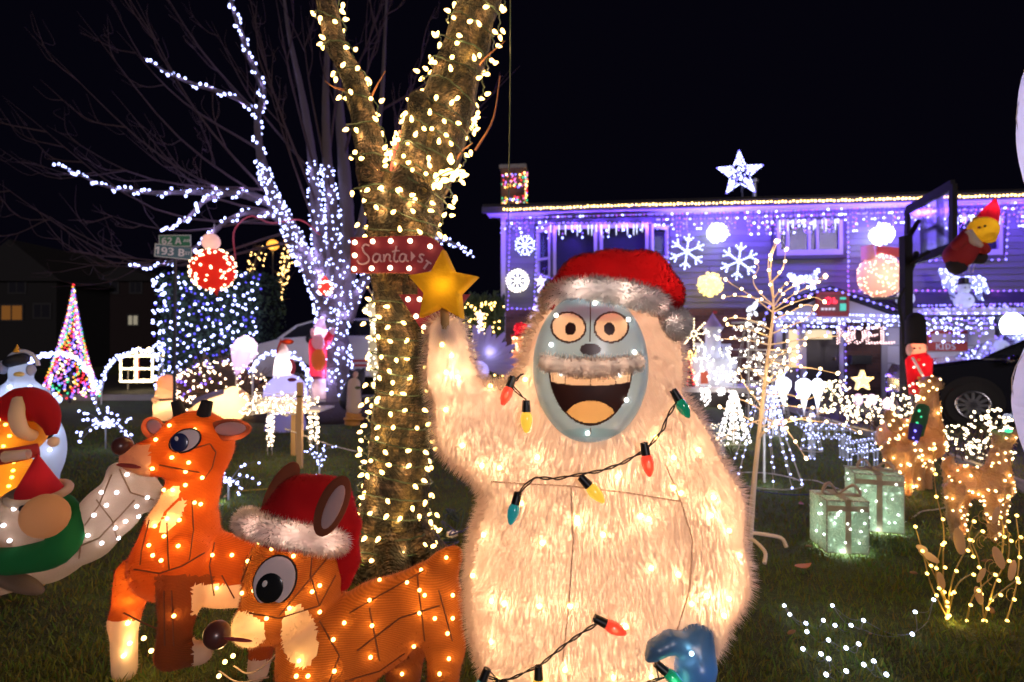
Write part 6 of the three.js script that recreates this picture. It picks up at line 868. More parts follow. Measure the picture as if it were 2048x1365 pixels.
{
  const d = 13.4, z = -d, P = (x, y) => at(x, y, d), o = thing('pickup_truck', 'white pickup truck with red side stripes parked behind the bare tree', 'pickup truck', V(P(680, 0).x, 0, z)), paint = phys(0.62, 0.63, 0.68, 0.35, { clearcoat: 0.8, clearcoatRoughness: 0.15 }), q = (x, y) => { const p = P(x, y); return [p.x, p.y]; };
  const outline = (pts, depth, z0, m, name, parent = o) => part(name, new THREE.ExtrudeGeometry(new THREE.Shape(pts.map((p) => new THREE.Vector2(...q(...p)))), { depth, bevelEnabled: true, bevelThickness: 0.04, bevelSize: 0.03, bevelSegments: 3, curveSegments: 8 }).translate(0, 0, z0), m, parent);
  outline([[506, 752], [506, 708], [520, 690], [560, 680], [618, 675], [690, 674], [860, 674], [862, 752]], 1.75, z - 1.75, paint, 'body'); outline([[552, 677], [590, 652], [625, 642], [680, 639], [760, 639], [778, 674]], 1.5, z - 1.62, paint, 'cabin');
  const win = (pts, n = 'window') => outline(pts, 0.03, z - 0.1, darkGlass, n); win([[566, 675], [594, 655], [624, 646], [630, 675]], 'windscreen'); win([[636, 675], [636, 646], [690, 643], [692, 675]]); win([[698, 675], [697, 643], [756, 643], [770, 675]]);
  part('stripe', [box(1.7, 0.06, 0.012, P(690, 0).x, P(0, 722).y, z + 0.05), box(1.7, 0.06, 0.012, P(690, 0).x, P(0, 731).y, z + 0.05), box(1.2, 0.06, 0.012, P(805, 0).x, P(0, 722).y, z + 0.05)], std(0.45, 0.03, 0.05, 0.5), o); for (const x of [632, 694]) part('door_seam', box(0.012, 0.75, 0.01, P(x, 0).x, P(0, 705).y, z + 0.046), black, o); part('door_handle', [box(0.14, 0.03, 0.03, P(680, 0).x, P(0, 688).y, z + 0.06), box(0.14, 0.03, 0.03, P(755, 0).x, P(0, 688).y, z + 0.06)], chrome, o); part('wing_mirror', ell(P(622, 678).add(V(0, 0, 0.12)), 0.09, 0.11, 0.08), black, o); part('headlamp', ell(P(512, 702).add(V(0, 0, -0.06)), 0.08, 0.1, 0.1), chrome, o); part('bumper', box(0.14, 0.2, 1.75, P(503, 0).x, P(0, 748).y, z - 0.88), chrome, o); for (const x of [596, 806]) part('wheel_arch', new THREE.CylinderGeometry(0.48, 0.48, 0.1, 26).rotateX(PI / 2).translate(P(x, 0).x, 0.46, z), blackMatte, o);
  for (const x of [596, 806]) for (const dz of [-0.03, -1.65]) wheelAt(o, V(P(x, 0).x, 0.4, z + dz), 0.4, 0);
}
{                                                               // hedge with small warm lights and things between trunk and house
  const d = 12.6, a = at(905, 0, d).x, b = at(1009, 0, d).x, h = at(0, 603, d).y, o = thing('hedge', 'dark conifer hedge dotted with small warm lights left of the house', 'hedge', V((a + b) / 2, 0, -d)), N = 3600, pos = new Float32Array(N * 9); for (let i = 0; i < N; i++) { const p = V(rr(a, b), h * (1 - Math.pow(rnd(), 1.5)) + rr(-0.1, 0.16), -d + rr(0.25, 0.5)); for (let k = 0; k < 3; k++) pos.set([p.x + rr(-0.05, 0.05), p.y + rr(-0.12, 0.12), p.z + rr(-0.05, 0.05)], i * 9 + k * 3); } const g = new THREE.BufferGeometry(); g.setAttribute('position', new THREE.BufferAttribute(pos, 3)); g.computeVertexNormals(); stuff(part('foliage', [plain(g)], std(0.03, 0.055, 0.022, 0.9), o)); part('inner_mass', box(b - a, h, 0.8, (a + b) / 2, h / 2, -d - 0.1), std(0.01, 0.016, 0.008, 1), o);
  const net = thing('net_light', 'net of small warm bulbs over the conifer hedge left of the house', 'net light', V((a + b) / 2, h / 2, -d + 0.5)), pts = []; for (let i = 0; i < 130; i++) pts.push(V(rr(a + 0.3, b), h * rr(0.1, 1), -d + 0.5)); bulbs(pts, 0.027, B.warm, net); part('cord', Array.from({ length: 6 }, (_, i) => rod(V(a, h * (i + 1) / 7, -d + 0.47), V(b, h * (i + 0.7) / 7, -d + 0.47), 0.004, 0.004, 3)), cordGreen, net); for (let i = 0; i < 5; i++) lamp(V(rr(a + 0.3, b), h * rr(0.3, 0.9), -d + 0.75), WARM, 0.09, 2);
}
{                                                               // small spiral tree
  const spiral = (label, px, top, base, d, R, turns, mat, c, k, r, tube) => { const p = at(px, 0, d), y1 = at(0, top, d).y, y0 = at(0, base, d).y, o = thing('spiral_tree_light', label, 'spiral tree light', V(p.x, 0, -d)), l = []; for (let i = 0; i <= turns * 16; i++) { const t = i / (turns * 16), a = t * turns * 2 * PI; l.push(V(p.x + R * (0.08 + 0.92 * t) * cos(a), lerp(y1, y0, t), -d + R * (0.08 + 0.92 * t) * sin(a))); } part('pole', rod(V(p.x, 0, -d), V(p.x, y1, -d), 0.015), cordWhite, o); part('coil_light', limb(l, [tube, tube], 5, turns * 24), mat, o); bulbs(l.filter((_, i) => i % 2).map((q) => q.clone()), r, B.cool, o); part('star_light', new THREE.ExtrudeGeometry(new THREE.Shape(starPts(R * 0.5, R * 0.22).map((q) => new THREE.Vector2(q.x, q.y))), { depth: 0.03, bevelEnabled: false }).translate(p.x, y1 + R * 0.35, -d), mat, o); for (let i = 0; i < 4; i++) lamp(V(p.x, lerp(y1, y0, (i + 0.5) / 4), -d + 0.2), c, k, 2); };
  spiral('slim spiral tree of warm light in front of the hedge', 960, 640, 715, 11.6, 0.27, 8, glow(1, 0.72, 0.4, 3), WARM, 0.12, 0.02, 0.014); spiral('violet white spiral tree of light at the house corner', 1081, 572, 662, 12.2, 0.3, 5, glow(0.6, 0.5, 1, 3), [0.6, 0.5, 1], 0.16, 0.02, 0.024);
}
{                                                               // feathery wing and lit snowman beside the house corner
  const d = 10.4, { s, J } = jointer(d), o = thing('peacock_figure', 'pale lavender figure with a fan of feathers behind the raised arm', 'bird figure', V(J(975, 0).x, 0, -d)), m = sheer(0.6, 0.56, 0.85, 0.55), g = []; for (let i = 0; i < 11; i++) { const a = lerp(-0.3, 1.75, i / 10), l = (i % 2 ? 62 : 74) * s, c = J(962, 740); g.push(ell(c.clone().add(V(cos(a) * l * 0.55, sin(a) * l * 0.55 + 0.1, 0)), l * 0.55, 8 * s, 4 * s, a, 12, 8)); } part('feathers', g, m, o); part('body', [ell(J(955, 742), 24 * s, 20 * s, 16 * s), limb([J(945, 735), J(938, 705), J(946, 690)], [9 * s, 6 * s], 8)], m, o); part('foot', [rod(V(J(950, 0).x, 0, -d), J(950, 758), 0.02), rod(V(J(964, 0).x, 0, -d), J(964, 758), 0.02)], std(0.5, 0.25, 0.05, 0.7), o); lamp(J(980, 705, 14), [0.7, 0.65, 1], 0.35, 2); lamp(J(955, 742), [0.8, 0.75, 1], 0.35, 2);
}
{
  const d = 11.2, { s, J } = jointer(d), o = thing('snowman_light', 'snowman of warm bulbs in a red bulb hat at the house corner', 'lit snowman', V(J(1040, 0).x, 0, -d)), m = sheer(0.72, 0.42, 0.26, 0.5), pts = []; const balls = [[1040, 768, 28], [1040, 722, 24], [1041, 684, 17]]; part('body', balls.map(([x, y, r]) => ball(J(x, y), r * s, 20, 14)), m, o); part('hat', [new THREE.CylinderGeometry(12 * s, 14 * s, 26 * s, 16).translate(J(1043, 660).x, J(1043, 660).y, -d), new THREE.CylinderGeometry(21 * s, 21 * s, 4 * s, 18).translate(J(1042, 672).x, J(1042, 672).y, -d)], sheer(0.6, 0.03, 0.07, 0.5), o); for (const [x, y, r] of balls) pts.push(...scatter(plain(ball(J(x, y), r * s * 1.02, 14, 10)), 46).map((q) => q.p)); bulbs(pts, 0.024, glow(1, 0.7, 0.42, 6), o); bulbs(scatter(plain(ball(J(1043, 660), 15 * s)), 26).map((q) => q.p), 0.022, B.red, o); for (const [x, y, r] of balls) lamp(J(x, y), [1, 0.62, 0.35], 0.3, 2); lamp(J(1043, 660), [1, 0.12, 0.15], 0.16, 2);
}
// ---------------------------------------------------------------- right side of the lawn
{                                                               // white twig tree hung with warm bulbs
  const d = 3.5, P = (x, y, z = 0) => at(x, y, d, z), o = thing('twig_tree_light', 'slender white twig tree with warm bulbs standing on a folding foot', 'lit twig tree', V(P(1510, 0).x, 0, -d)), m = std(0.66, 0.55, 0.46, 0.7), stems = [], tips = [], cool = [];
  part('trunk', limb([P(1497, 1100), P(1508, 960), P(1520, 850), P(1535, 720), P(1547, 620), P(1545, 560)], [0.019, 0.017, 0.014, 0.012, 0.009, 0.006], 10, 40), m, o);
  const pole = [P(1503, 1080), P(1503, 1095)]; part('foot', [limb([P(1500, 1065), P(1535, 1070, 0.05), P(1563, 1077, 0.08), P(1572, 1094, 0.1)], [0.012, 0.012], 7, 16), limb([P(1500, 1075), P(1520, 1092, 0.12), P(1530, 1108, 0.2), P(1528, 1126, 0.25)], [0.012, 0.012], 7, 16), limb([P(1498, 1080), P(1480, 1075, -0.2), P(1470, 1080, -0.3)], [0.012, 0.012], 7, 12)], m, o);
  const B2 = (pts, z = 0.1) => { const l = pts.map(([x, y], i) => P(x, y, (z * i) / (pts.length - 1))); stems.push(limb(l, [0.0055, 0.004, 0.0025], 5, l.length * 5)); const q = along(l, 0.105); q.forEach((b, i) => i > 0 && tips.push(b.p.clone().add(V(rr(-0.006, 0.006), 0.006, 0.006)))); tips.push(l.at(-1)); };
  B2([[1547, 600], [1540, 560], [1538, 520], [1552, 483]]); B2([[1541, 560], [1545, 510], [1556, 484]]); B2([[1543, 565], [1565, 540], [1573, 500]], 0.2); B2([[1546, 610], [1520, 585], [1507, 562], [1518, 535], [1513, 525]], 0.1); B2([[1547, 612], [1515, 598], [1470, 592], [1447, 595]], 0.2); B2([[1547, 625], [1500, 590], [1470, 572], [1452, 560]], -0.1);
  B2([[1547, 615], [1575, 580], [1620, 562], [1652, 555]], 0.1); B2([[1547, 620], [1590, 588], [1640, 565], [1650, 552]], -0.15); B2([[1547, 625], [1590, 605], [1630, 595], [1650, 605]], 0.2); B2([[1546, 640], [1580, 625], [1612, 610], [1632, 614]], 0.05); B2([[1546, 600], [1565, 575], [1585, 560]], 0.3);
  B2([[1543, 660], [1500, 640], [1465, 636], [1450, 640]], 0.1); B2([[1541, 675], [1500, 660], [1455, 650]], -0.2); B2([[1540, 690], [1490, 680], [1435, 678]], 0.2); B2([[1540, 670], [1580, 652], [1610, 640], [1630, 618]], 0.1); B2([[1538, 690], [1590, 682], [1640, 675], [1690, 672]], 0.2); B2([[1536, 700], [1580, 700], [1610, 690]], -0.2); B2([[1535, 720], [1580, 732], [1630, 738], [1675, 748]], 0.3);
  B2([[1530, 760], [1495, 735], [1470, 750], [1455, 762]], 0.15); B2([[1530, 770], [1570, 745], [1585, 720]], 0.2); B2([[1527, 790], [1580, 790], [1610, 800], [1660, 775]], 0.1); B2([[1523, 820], [1480, 800], [1460, 815]], 0.15); B2([[1520, 825], [1560, 812], [1600, 815], [1650, 820]], -0.1); B2([[1520, 850], [1480, 830], [1440, 815]], 0.2); B2([[1520, 840], [1470, 860], [1440, 880], [1400, 870]], 0.1); B2([[1522, 835], [1560, 845], [1600, 838], [1660, 822]], 0.3); B2([[1520, 855], [1580, 838], [1620, 842], [1680, 850], [1720, 866]], 0.2); B2([[1515, 870], [1560, 850], [1580, 870], [1612, 918]], 0.3); B2([[1515, 880], [1545, 850], [1570, 845]], 0.2); B2([[1522, 810], [1490, 770], [1478, 742]], -0.15); B2([[1526, 780], [1545, 752], [1560, 745]], 0.3); B2([[1535, 735], [1555, 712], [1580, 705], [1600, 715]], 0.25);
  part('branch', stems, m, o); tips.length = Math.min(tips.length, 240); bulbParts(tips, 0.0095, glow(1, 0.7, 0.36, 8), o); tips.forEach((p, i) => i % 3 === 2 && lamp(p.clone().add(V(0, 0.01, 0.03)), WARM, 0.022));
}
// sparkling gift boxes of mesh
function gift(label, c, w, h, dep, ry, kind) {
  const o = thing('gift_box', label, 'gift box', V(c.x, 0, c.z), 'lit mesh gift boxes on the grass'); o.rotation.y = ry; const lp = (n, g, m, par = o) => part(n, g, m, par, true), skin = sheer(0.55, 0.63, 0.54, 0.6, { bumpMap: grassBump, bumpScale: 0.006 }), bow = sheer(0.6, 0.5, 0.42, 0.55), edge = std(0.35, 0.3, 0.26, 0.5);
  for (const [sx, sz, wx, wz] of [[0, 1, w, 0.006], [0, -1, w, 0.006], [1, 0, 0.006, dep], [-1, 0, 0.006, dep]]) lp('side_panel', box(wx, h, wz, (sx * w) / 2, h / 2 + 0.02, (sz * dep) / 2), skin); lp('top_panel', box(w, 0.006, dep, 0, h + 0.02, 0), skin);
  lp('frame', [-1, 1].flatMap((a) => [-1, 1].flatMap((b) => [rod(V((a * w) / 2, 0.02, (b * dep) / 2), V((a * w) / 2, h + 0.02, (b * dep) / 2), 0.004), rod(V((-w) / 2, a > 0 ? h + 0.02 : 0.02, (b * dep) / 2), V(w / 2, a > 0 ? h + 0.02 : 0.02, (b * dep) / 2), 0.004), rod(V((b * w) / 2, a > 0 ? h + 0.02 : 0.02, -dep / 2), V((b * w) / 2, a > 0 ? h + 0.02 : 0.02, dep / 2), 0.004)])), edge);
  const tw = []; for (let i = 0; i < 520; i++) { const f = Math.floor(rnd() * 3), u = rr(-0.5, 0.5), v = rr(0, 1), a = rr(0, PI), p = f === 0 ? V(u * w, v * h + 0.02, dep / 2 + 0.004) : f === 1 ? V((ry > 0 ? 1 : -1) * (w / 2 + 0.004), v * h + 0.02, u * dep) : V(u * w, h + 0.024, (v - 0.5) * dep), e = f === 0 ? V(cos(a), sin(a), 0) : f === 1 ? V(0, sin(a), cos(a)) : V(cos(a), 0, sin(a)); tw.push(rod(p, p.clone().addScaledVector(e, rr(0.012, 0.034)), 0.0016, 0.0016, 3)); }
  stuff(lp('tinsel', tw, std(0.9, 0.95, 0.85, 0.3)));
  lp('ribbon', [box(0.035, h + 0.004, 0.004, 0, h / 2 + 0.02, dep / 2 + 0.006), box(0.05, 0.004, dep + 0.01, 0, h + 0.028, 0), box(w + 0.01, 0.004, 0.05, 0, h + 0.031, 0), box(w, 0.035, 0.004, 0, h * 0.92, dep / 2 + 0.007)], bow); lp('bow', [limb([V(0, h + 0.03, 0), V(0.08, h + 0.1, 0.03), V(0.12, h + 0.04, 0.04), V(0.01, h + 0.03, 0.01)], [0.006, 0.011, 0.006], 7, 14), limb([V(0, h + 0.03, 0), V(-0.07, h + 0.11, 0.02), V(-0.11, h + 0.05, 0.03), V(-0.01, h + 0.03, 0.01)], [0.006, 0.011, 0.006], 7, 14), ...(kind ? [box(0.05, 0.02, 0.09, 0.02, h + 0.05, 0.05)] : [])], bow);
  const items = []; for (let i = 0; i < 34; i++) { const f = i % 3, u = rr(-0.45, 0.45), v = rr(0.06, 0.97); items.push(f === 0 ? V(u * w, v * h, dep / 2 + 0.009) : f === 1 ? V((i % 2 ? 1 : -1) * (w / 2 + 0.008), v * h, u * dep) : V(u * w, v * h, dep / 2 - 0.004)); }
  bulbs(items, 0.0075, glow(0.85, 1, 0.9, 8), o).position.set(0, 0, 0);
  const g = o.children.at(-1).geometry; g.translate(c.x, 0, c.z);                                    // bulbCloud was made about the thing's own origin
  for (let i = 0; i < 4; i++) lamp(V(c.x + rr(-0.08, 0.08), h * (0.2 + 0.2 * i), c.z + rr(-0.06, 0.06)), [0.82, 1, 0.88], 0.27, 1); lamp(V(c.x - w * 0.2, 0.03, c.z + dep * 0.55), [0.75, 1, 0.8], 0.02); lamp(V(c.x + w * 0.6, 0.04, c.z + dep * 0.2), [0.75, 1, 0.8], 0.02);
}
gift('front lit gift box of pale green mesh with brown ribbon', V(2.16, 0, -3.58), 0.25, 0.33, 0.25, -0.12, false); gift('rear lit gift box of pale green mesh, taller and behind the other', V(2.66, 0, -3.98), 0.3, 0.4, 0.26, -0.32, true);
// gold wire deer
const goldWire = phys(0.55, 0.33, 0.16, 0.5, { metalness: 0.35, transmission: 0.35, thickness: 0, bumpMap: grassBump, bumpScale: 0.01 });
function goldDeer(label, d, build, nb, extra) {
  const { s, J } = jointer(d), S = new Solid(0.03), o0 = build(S, J, s), o = thing('lit_deer', label, 'lit deer', V(o0, 0, -d)), g = S.mesh(0.016); part('body', g.clone(), goldWire, o); const strands = scatter(g, 1100).map(({ p, n }) => { const t = V(rr(-1, 1), rr(-1, 1), rr(-1, 1)).cross(n).normalize().multiplyScalar(rr(0.02, 0.06)); return rod(p.clone().sub(t).addScaledVector(n, 0.002), p.clone().add(t).addScaledVector(n, 0.004), 0.0016, 0.0016, 3); }); stuff(part('woven_wire', strands, std(0.6, 0.4, 0.2, 0.35, { metalness: 0.8 }), o));
  const L = scatter(g, nb, (q) => q.n.z > -0.5); bulbs(L.map((q) => q.p.clone().addScaledVector(q.n, 0.006)), d * 0.0025, glow(1, 0.66, 0.3, 8), o); L.forEach((q, i) => i % 6 === 0 && lamp(q.p.clone().addScaledVector(q.n, 0.035), WARM, 0.014 * d / 4)); extra(o, J, s, S); for (const q of L.filter((_, i) => i % 30 === 0)) lamp(q.p.clone().addScaledVector(q.n, -0.05), WARM, 0.12, 1);
}
goldDeer('gold wire deer with a multicoloured scarf seen from behind, beside the driveway', 4.9, (S, J, s) => { S.ell(J(1818, 880), 50 * s, 42 * s, 70 * s).chain([J(1850, 860, 20), J(1856, 810, 30), J(1858, 775, 34)], [30 * s, 17 * s, 13 * s]).ell(J(1860, 768, 44), 15 * s, 14 * s, 24 * s).chain([J(1788, 850, 30), J(1780, 832, 40), J(1776, 826, 44)], [14 * s, 10 * s, 6 * s]); for (const [x, y, z] of [[1785, 920, 40], [1812, 920, 44], [1836, 920, -30], [1852, 915, -40]]) S.chain([J(x, y - 20, z), J(x, y + 20, z), J(x + 3, 986, z)], [20 * s, 10 * s, 7 * s]); return J(1818, 0).x; }, 150, (o, J, s) => { part('scarf', limb([J(1846, 815, 44), J(1838, 840, 58), J(1832, 870, 66)], [0.05, 0.06, 0.05], 8), sheer(0.05, 0.16, 0.08, 0.4), o); part('scarf_tail', limb([J(1832, 850, 66), J(1826, 880, 72)], [0.05, 0.04], 8), sheer(0.06, 0.04, 0.25, 0.4), o); bulbs([[1838, 822], [1842, 834], [1834, 846]].map(([x, y]) => J(x, y, 72)), 0.012, B.green, o); bulbs([[1830, 862], [1826, 876], [1832, 884]].map(([x, y]) => J(x, y, 80)), 0.012, B.blue, o); part('ear', [ell(J(1846, 762, 30), 9 * s, 4 * s, 3 * s, -0.5), ell(J(1874, 760, 30), 9 * s, 4 * s, 3 * s, 0.5)], goldWire, o); });
goldDeer('gold wire deer facing right with a green bulb on its head', 3.75, (S, J, s) => { S.chain([J(1925, 960), J(1985, 975)], [30 * s, 30 * s]).chain([J(1990, 960), J(1998, 915), J(2004, 888)], [26 * s, 15 * s, 13 * s]).chain([J(2004, 880), J(2030, 868)], [16 * s, 8 * s]).chain([J(1904, 950), J(1896, 930), J(1900, 918)], [14 * s, 10 * s, 6 * s]); for (const [x, z] of [[1908, 20], [1922, -22], [1986, 20], [2000, -22]]) S.chain([J(x, 980, z), J(x - 4, 1030, z), J(x + 2, 1079, z)], [18 * s, 9 * s, 7 * s]); return J(1960, 0).x; }, 90, (o, J, s) => { part('ear', [ell(J(1992, 868, 14), 12 * s, 5 * s, 3 * s, 2.6)], goldWire, o); part('green_bulb', ell(J(2016, 862, 14), 8 * s, 4 * s, 5 * s), B.green, o); lamp(J(2016, 856, 24), [0.1, 1, 0.4], 0.01); });
// two wire lambs of white bulbs: one shape, cloned
{
  const wireLamb = (label, px, py, d, u, turn) => { const o = thing('lit_lamb', label, 'lit lamb', onGround(px, py), 'white wire lambs on the lawn'), g = [], pts = [], S = (a, b) => { g.push(rod(a, b, 0.004, 0.004, 4)); if (g.length % 2) pts.push(...polyline([a, b], 0.12)); }; const hoop = (x, cy, ry, rz, x2 = x) => { const l = []; for (let i = 0; i <= 12; i++) { const a = (i / 12) * 2 * PI; l.push(V(lerp(x, x2, 0.5 + 0.5 * sin(a)), cy + ry * sin(a), rz * cos(a))); } l.slice(1).forEach((q, i) => g.push(rod(l[i], q, 0.004, 0.004, 4))); pts.push(...l.filter((_, i) => i % 2)); };
    for (let i = 0; i < 6; i++) hoop(lerp(-0.2, 0.2, i / 5), 0.31, 0.085, 0.09); for (const a of [0.3, 1.1, 2, 2.8, 4, 5.4]) S(V(-0.2, 0.31 + 0.085 * sin(a), 0.09 * cos(a)), V(0.2, 0.31 + 0.085 * sin(a), 0.09 * cos(a))); for (const [x, z] of [[-0.17, 0.07], [-0.15, -0.07], [0.15, 0.07], [0.18, -0.07]]) for (const k of [-0.03, 0.03]) { S(V(x + k, 0.27, z), V(x + k * 0.7, 0.01, z)); S(V(x, 0.27, z + k), V(x, 0.01, z + k * 0.7)); } hoop(0.27, 0.41, 0.06, 0.05); hoop(0.33, 0.42, 0.04, 0.035); S(V(0.2, 0.36, 0.05), V(0.33, 0.46, 0.03)); S(V(0.2, 0.36, -0.05), V(0.33, 0.46, -0.03)); S(V(0.2, 0.27, 0), V(0.33, 0.38, 0)); S(V(0.27, 0.46, 0.04), V(0.3, 0.53, 0.09)); S(V(-0.2, 0.36, 0), V(-0.28, 0.3, 0));
    part('wire_frame', g, glow(0.6, 0.62, 0.85, 0.4), o, true); stuff(part('bulbs', bulbCloud(pts, 0.0085), B.cool, o, true)); o.scale.setScalar(u); o.rotation.y = turn; return o; };
  const a = wireLamb('larger white wire lamb of bulbs behind the gift boxes', 1655, 918, 0, 1.05, PI - 0.2); const b = copy(a, 'smaller white wire lamb of bulbs nearest the gold deer', onGround(1725, 942), PI - 0.45); b.scale.setScalar(0.85); for (const [x, y] of [[1640, 870], [1740, 910]]) lamp(at(x, y, 5.7), WHITE, 0.1, 2);
  const c = copy(a, 'warm pale wire lamb standing close behind the furry arm', onGround(1418, 910), 0.1); c.scale.setScalar(0.95); const wm = glow(1, 0.84, 0.56, 8); c.children.at(-1).material = wm; lamp(at(1410, 860, 5.9), WARM, 0.35, 2); lamp(at(1425, 880, 6.2), WARM, 0.2, 2);
}
// cones of hanging strings
function stringCone(label, px, top, base, d, R, strands, per, r, mat, c, k, power) { const p = at(px, 0, d), y1 = at(0, top, d).y, y0 = Math.max(0.02, at(0, base, d).y), o = thing('string_cone_light', label, 'string cone light', V(p.x, 0, -d), 'cones of white light strings on the lawn'), g = [rod(V(p.x, 0, -d), V(p.x, y1, -d), 0.012)], pts = []; for (let i = 0; i < strands; i++) { const a = (i / strands) * 2 * PI + 0.2, t = V(p.x + 0.02 * cos(a), y1, -d + 0.02 * sin(a)), b = V(p.x + R * cos(a), y0, -d + R * sin(a)); g.push(rod(t, b, 0.0035, 0.0035, 3)); for (let j = 1; j <= per; j++) { const f = (j - rr(0, 0.6)) / per; pts.push(t.clone().lerp(b, f)); } } g.push(new THREE.TorusGeometry(R, 0.006, 4, 30).rotateX(PI / 2).translate(p.x, y0, -d)); part('string_frame', g, cordWhite, o); bulbs(pts, r, mat, o); for (let i = 0; i < k; i++) lamp(V(p.x + rr(-0.1, 0.1), lerp(y1, y0, (i + 0.6) / k), -d + R * 0.5), c, power, 2); return o; }
stringCone('wide cone of sparse white strings behind the twig tree', 1528, 765, 962, 5.3, 0.34, 12, 6, 0.0115, B.cool, WHITE, 4, 0.1); stringCone('narrow bright string cone left of the twig tree', 1467, 780, 885, 7.4, 0.22, 12, 12, 0.0165, glow(1, 0.93, 0.88, 7), [1, 0.9, 0.85], 4, 0.28); stringCone('narrow bright string cone behind the twig tree', 1545, 770, 868, 7.9, 0.18, 12, 11, 0.0165, B.cool, WHITE, 3, 0.22); stringCone('small string cone of white lights rising behind the wire lambs', 1622, 820, 900, 6.4, 0.12, 6, 5, 0.011, B.cool, WHITE, 2, 0.07);
{                                                               // tall stacked tower of lights with a butterfly on top
  const d = 9.6, P = (x, y, z = 0) => at(x, y, d, z), c = P(1497, 0).x, tower = (label, px, tiers, top, w0, mat, col) => { const x = P(px, 0).x, o = thing('tower_light', label, 'light tower', V(x, 0, -d), 'towers of stacked light rings on the lawn'), g = [rod(V(x, 0, -d), V(x, P(0, top).y, -d), 0.015)], pts = []; tiers.forEach(([y, rad]) => { const yy = P(0, y).y; g.push(new THREE.TorusGeometry(rad, 0.01, 5, 26).rotateX(PI / 2).translate(x, yy, -d)); for (let i = 0; i < 9; i++) { const a = rr(0, 6.3); pts.push(V(x + rad * cos(a), yy + rr(-0.06, 0.06), -d + rad * sin(a))); } for (let i = 0; i < 6; i++) pts.push(V(x + rr(-0.6, 0.6) * rad, yy - rr(0, 0.16), -d + rad * rr(0, 1))); }); for (let i = 0; i < 10; i++) g.push(rod(V(x + 0.04 * cos(i), P(0, top).y, -d + 0.04 * sin(i)), V(x + w0 * cos(i), 0.02, -d + w0 * sin(i)), 0.004, 0.004, 3)); part('ring_frame', g, cordWhite, o); bulbs(pts, 0.018, mat, o); tiers.forEach(([y, rad], i) => i % 2 === 0 && lamp(V(x, P(0, y).y, -d + rad + 0.1), col, 0.14, 2)); return o; };
  tower('tall tower of warm and white light rings left of the front door', 1497, [[645, 0.28], [658, 0.26], [676, 0.3], [700, 0.34], [715, 0.2], [740, 0.26], [765, 0.3], [790, 0.32]], 636, 0.4, glow(1, 0.9, 0.78, 6), [1, 0.85, 0.7]); tower('shorter tower of light rings right beside the tall one', 1545, [[708, 0.3], [720, 0.36], [735, 0.3], [760, 0.2], [785, 0.24]], 700, 0.3, glow(1, 0.8, 0.6, 6), WARM);
  const o = thing('butterfly_light', 'small white glowing butterfly on top of the tall light tower', 'lit butterfly', P(1506, 622)), w = glow(0.85, 0.88, 1, 2.2); for (const [x, y, rx, ry, t] of [[1510, 612, 0.09, 0.045, 1.1], [1500, 618, 0.075, 0.04, 0.7], [1512, 628, 0.05, 0.03, 2.1], [1500, 630, 0.05, 0.03, 0.2]]) part('wing_light', ell(P(x, y, 0.06), rx, ry, 0.012, t), w, o); part('body', rod(P(1500, 634, 0.07), P(1508, 610, 0.07), 0.012), whitePaint, o); lamp(P(1506, 620, 0.3), WHITE, 0.14, 2);
}
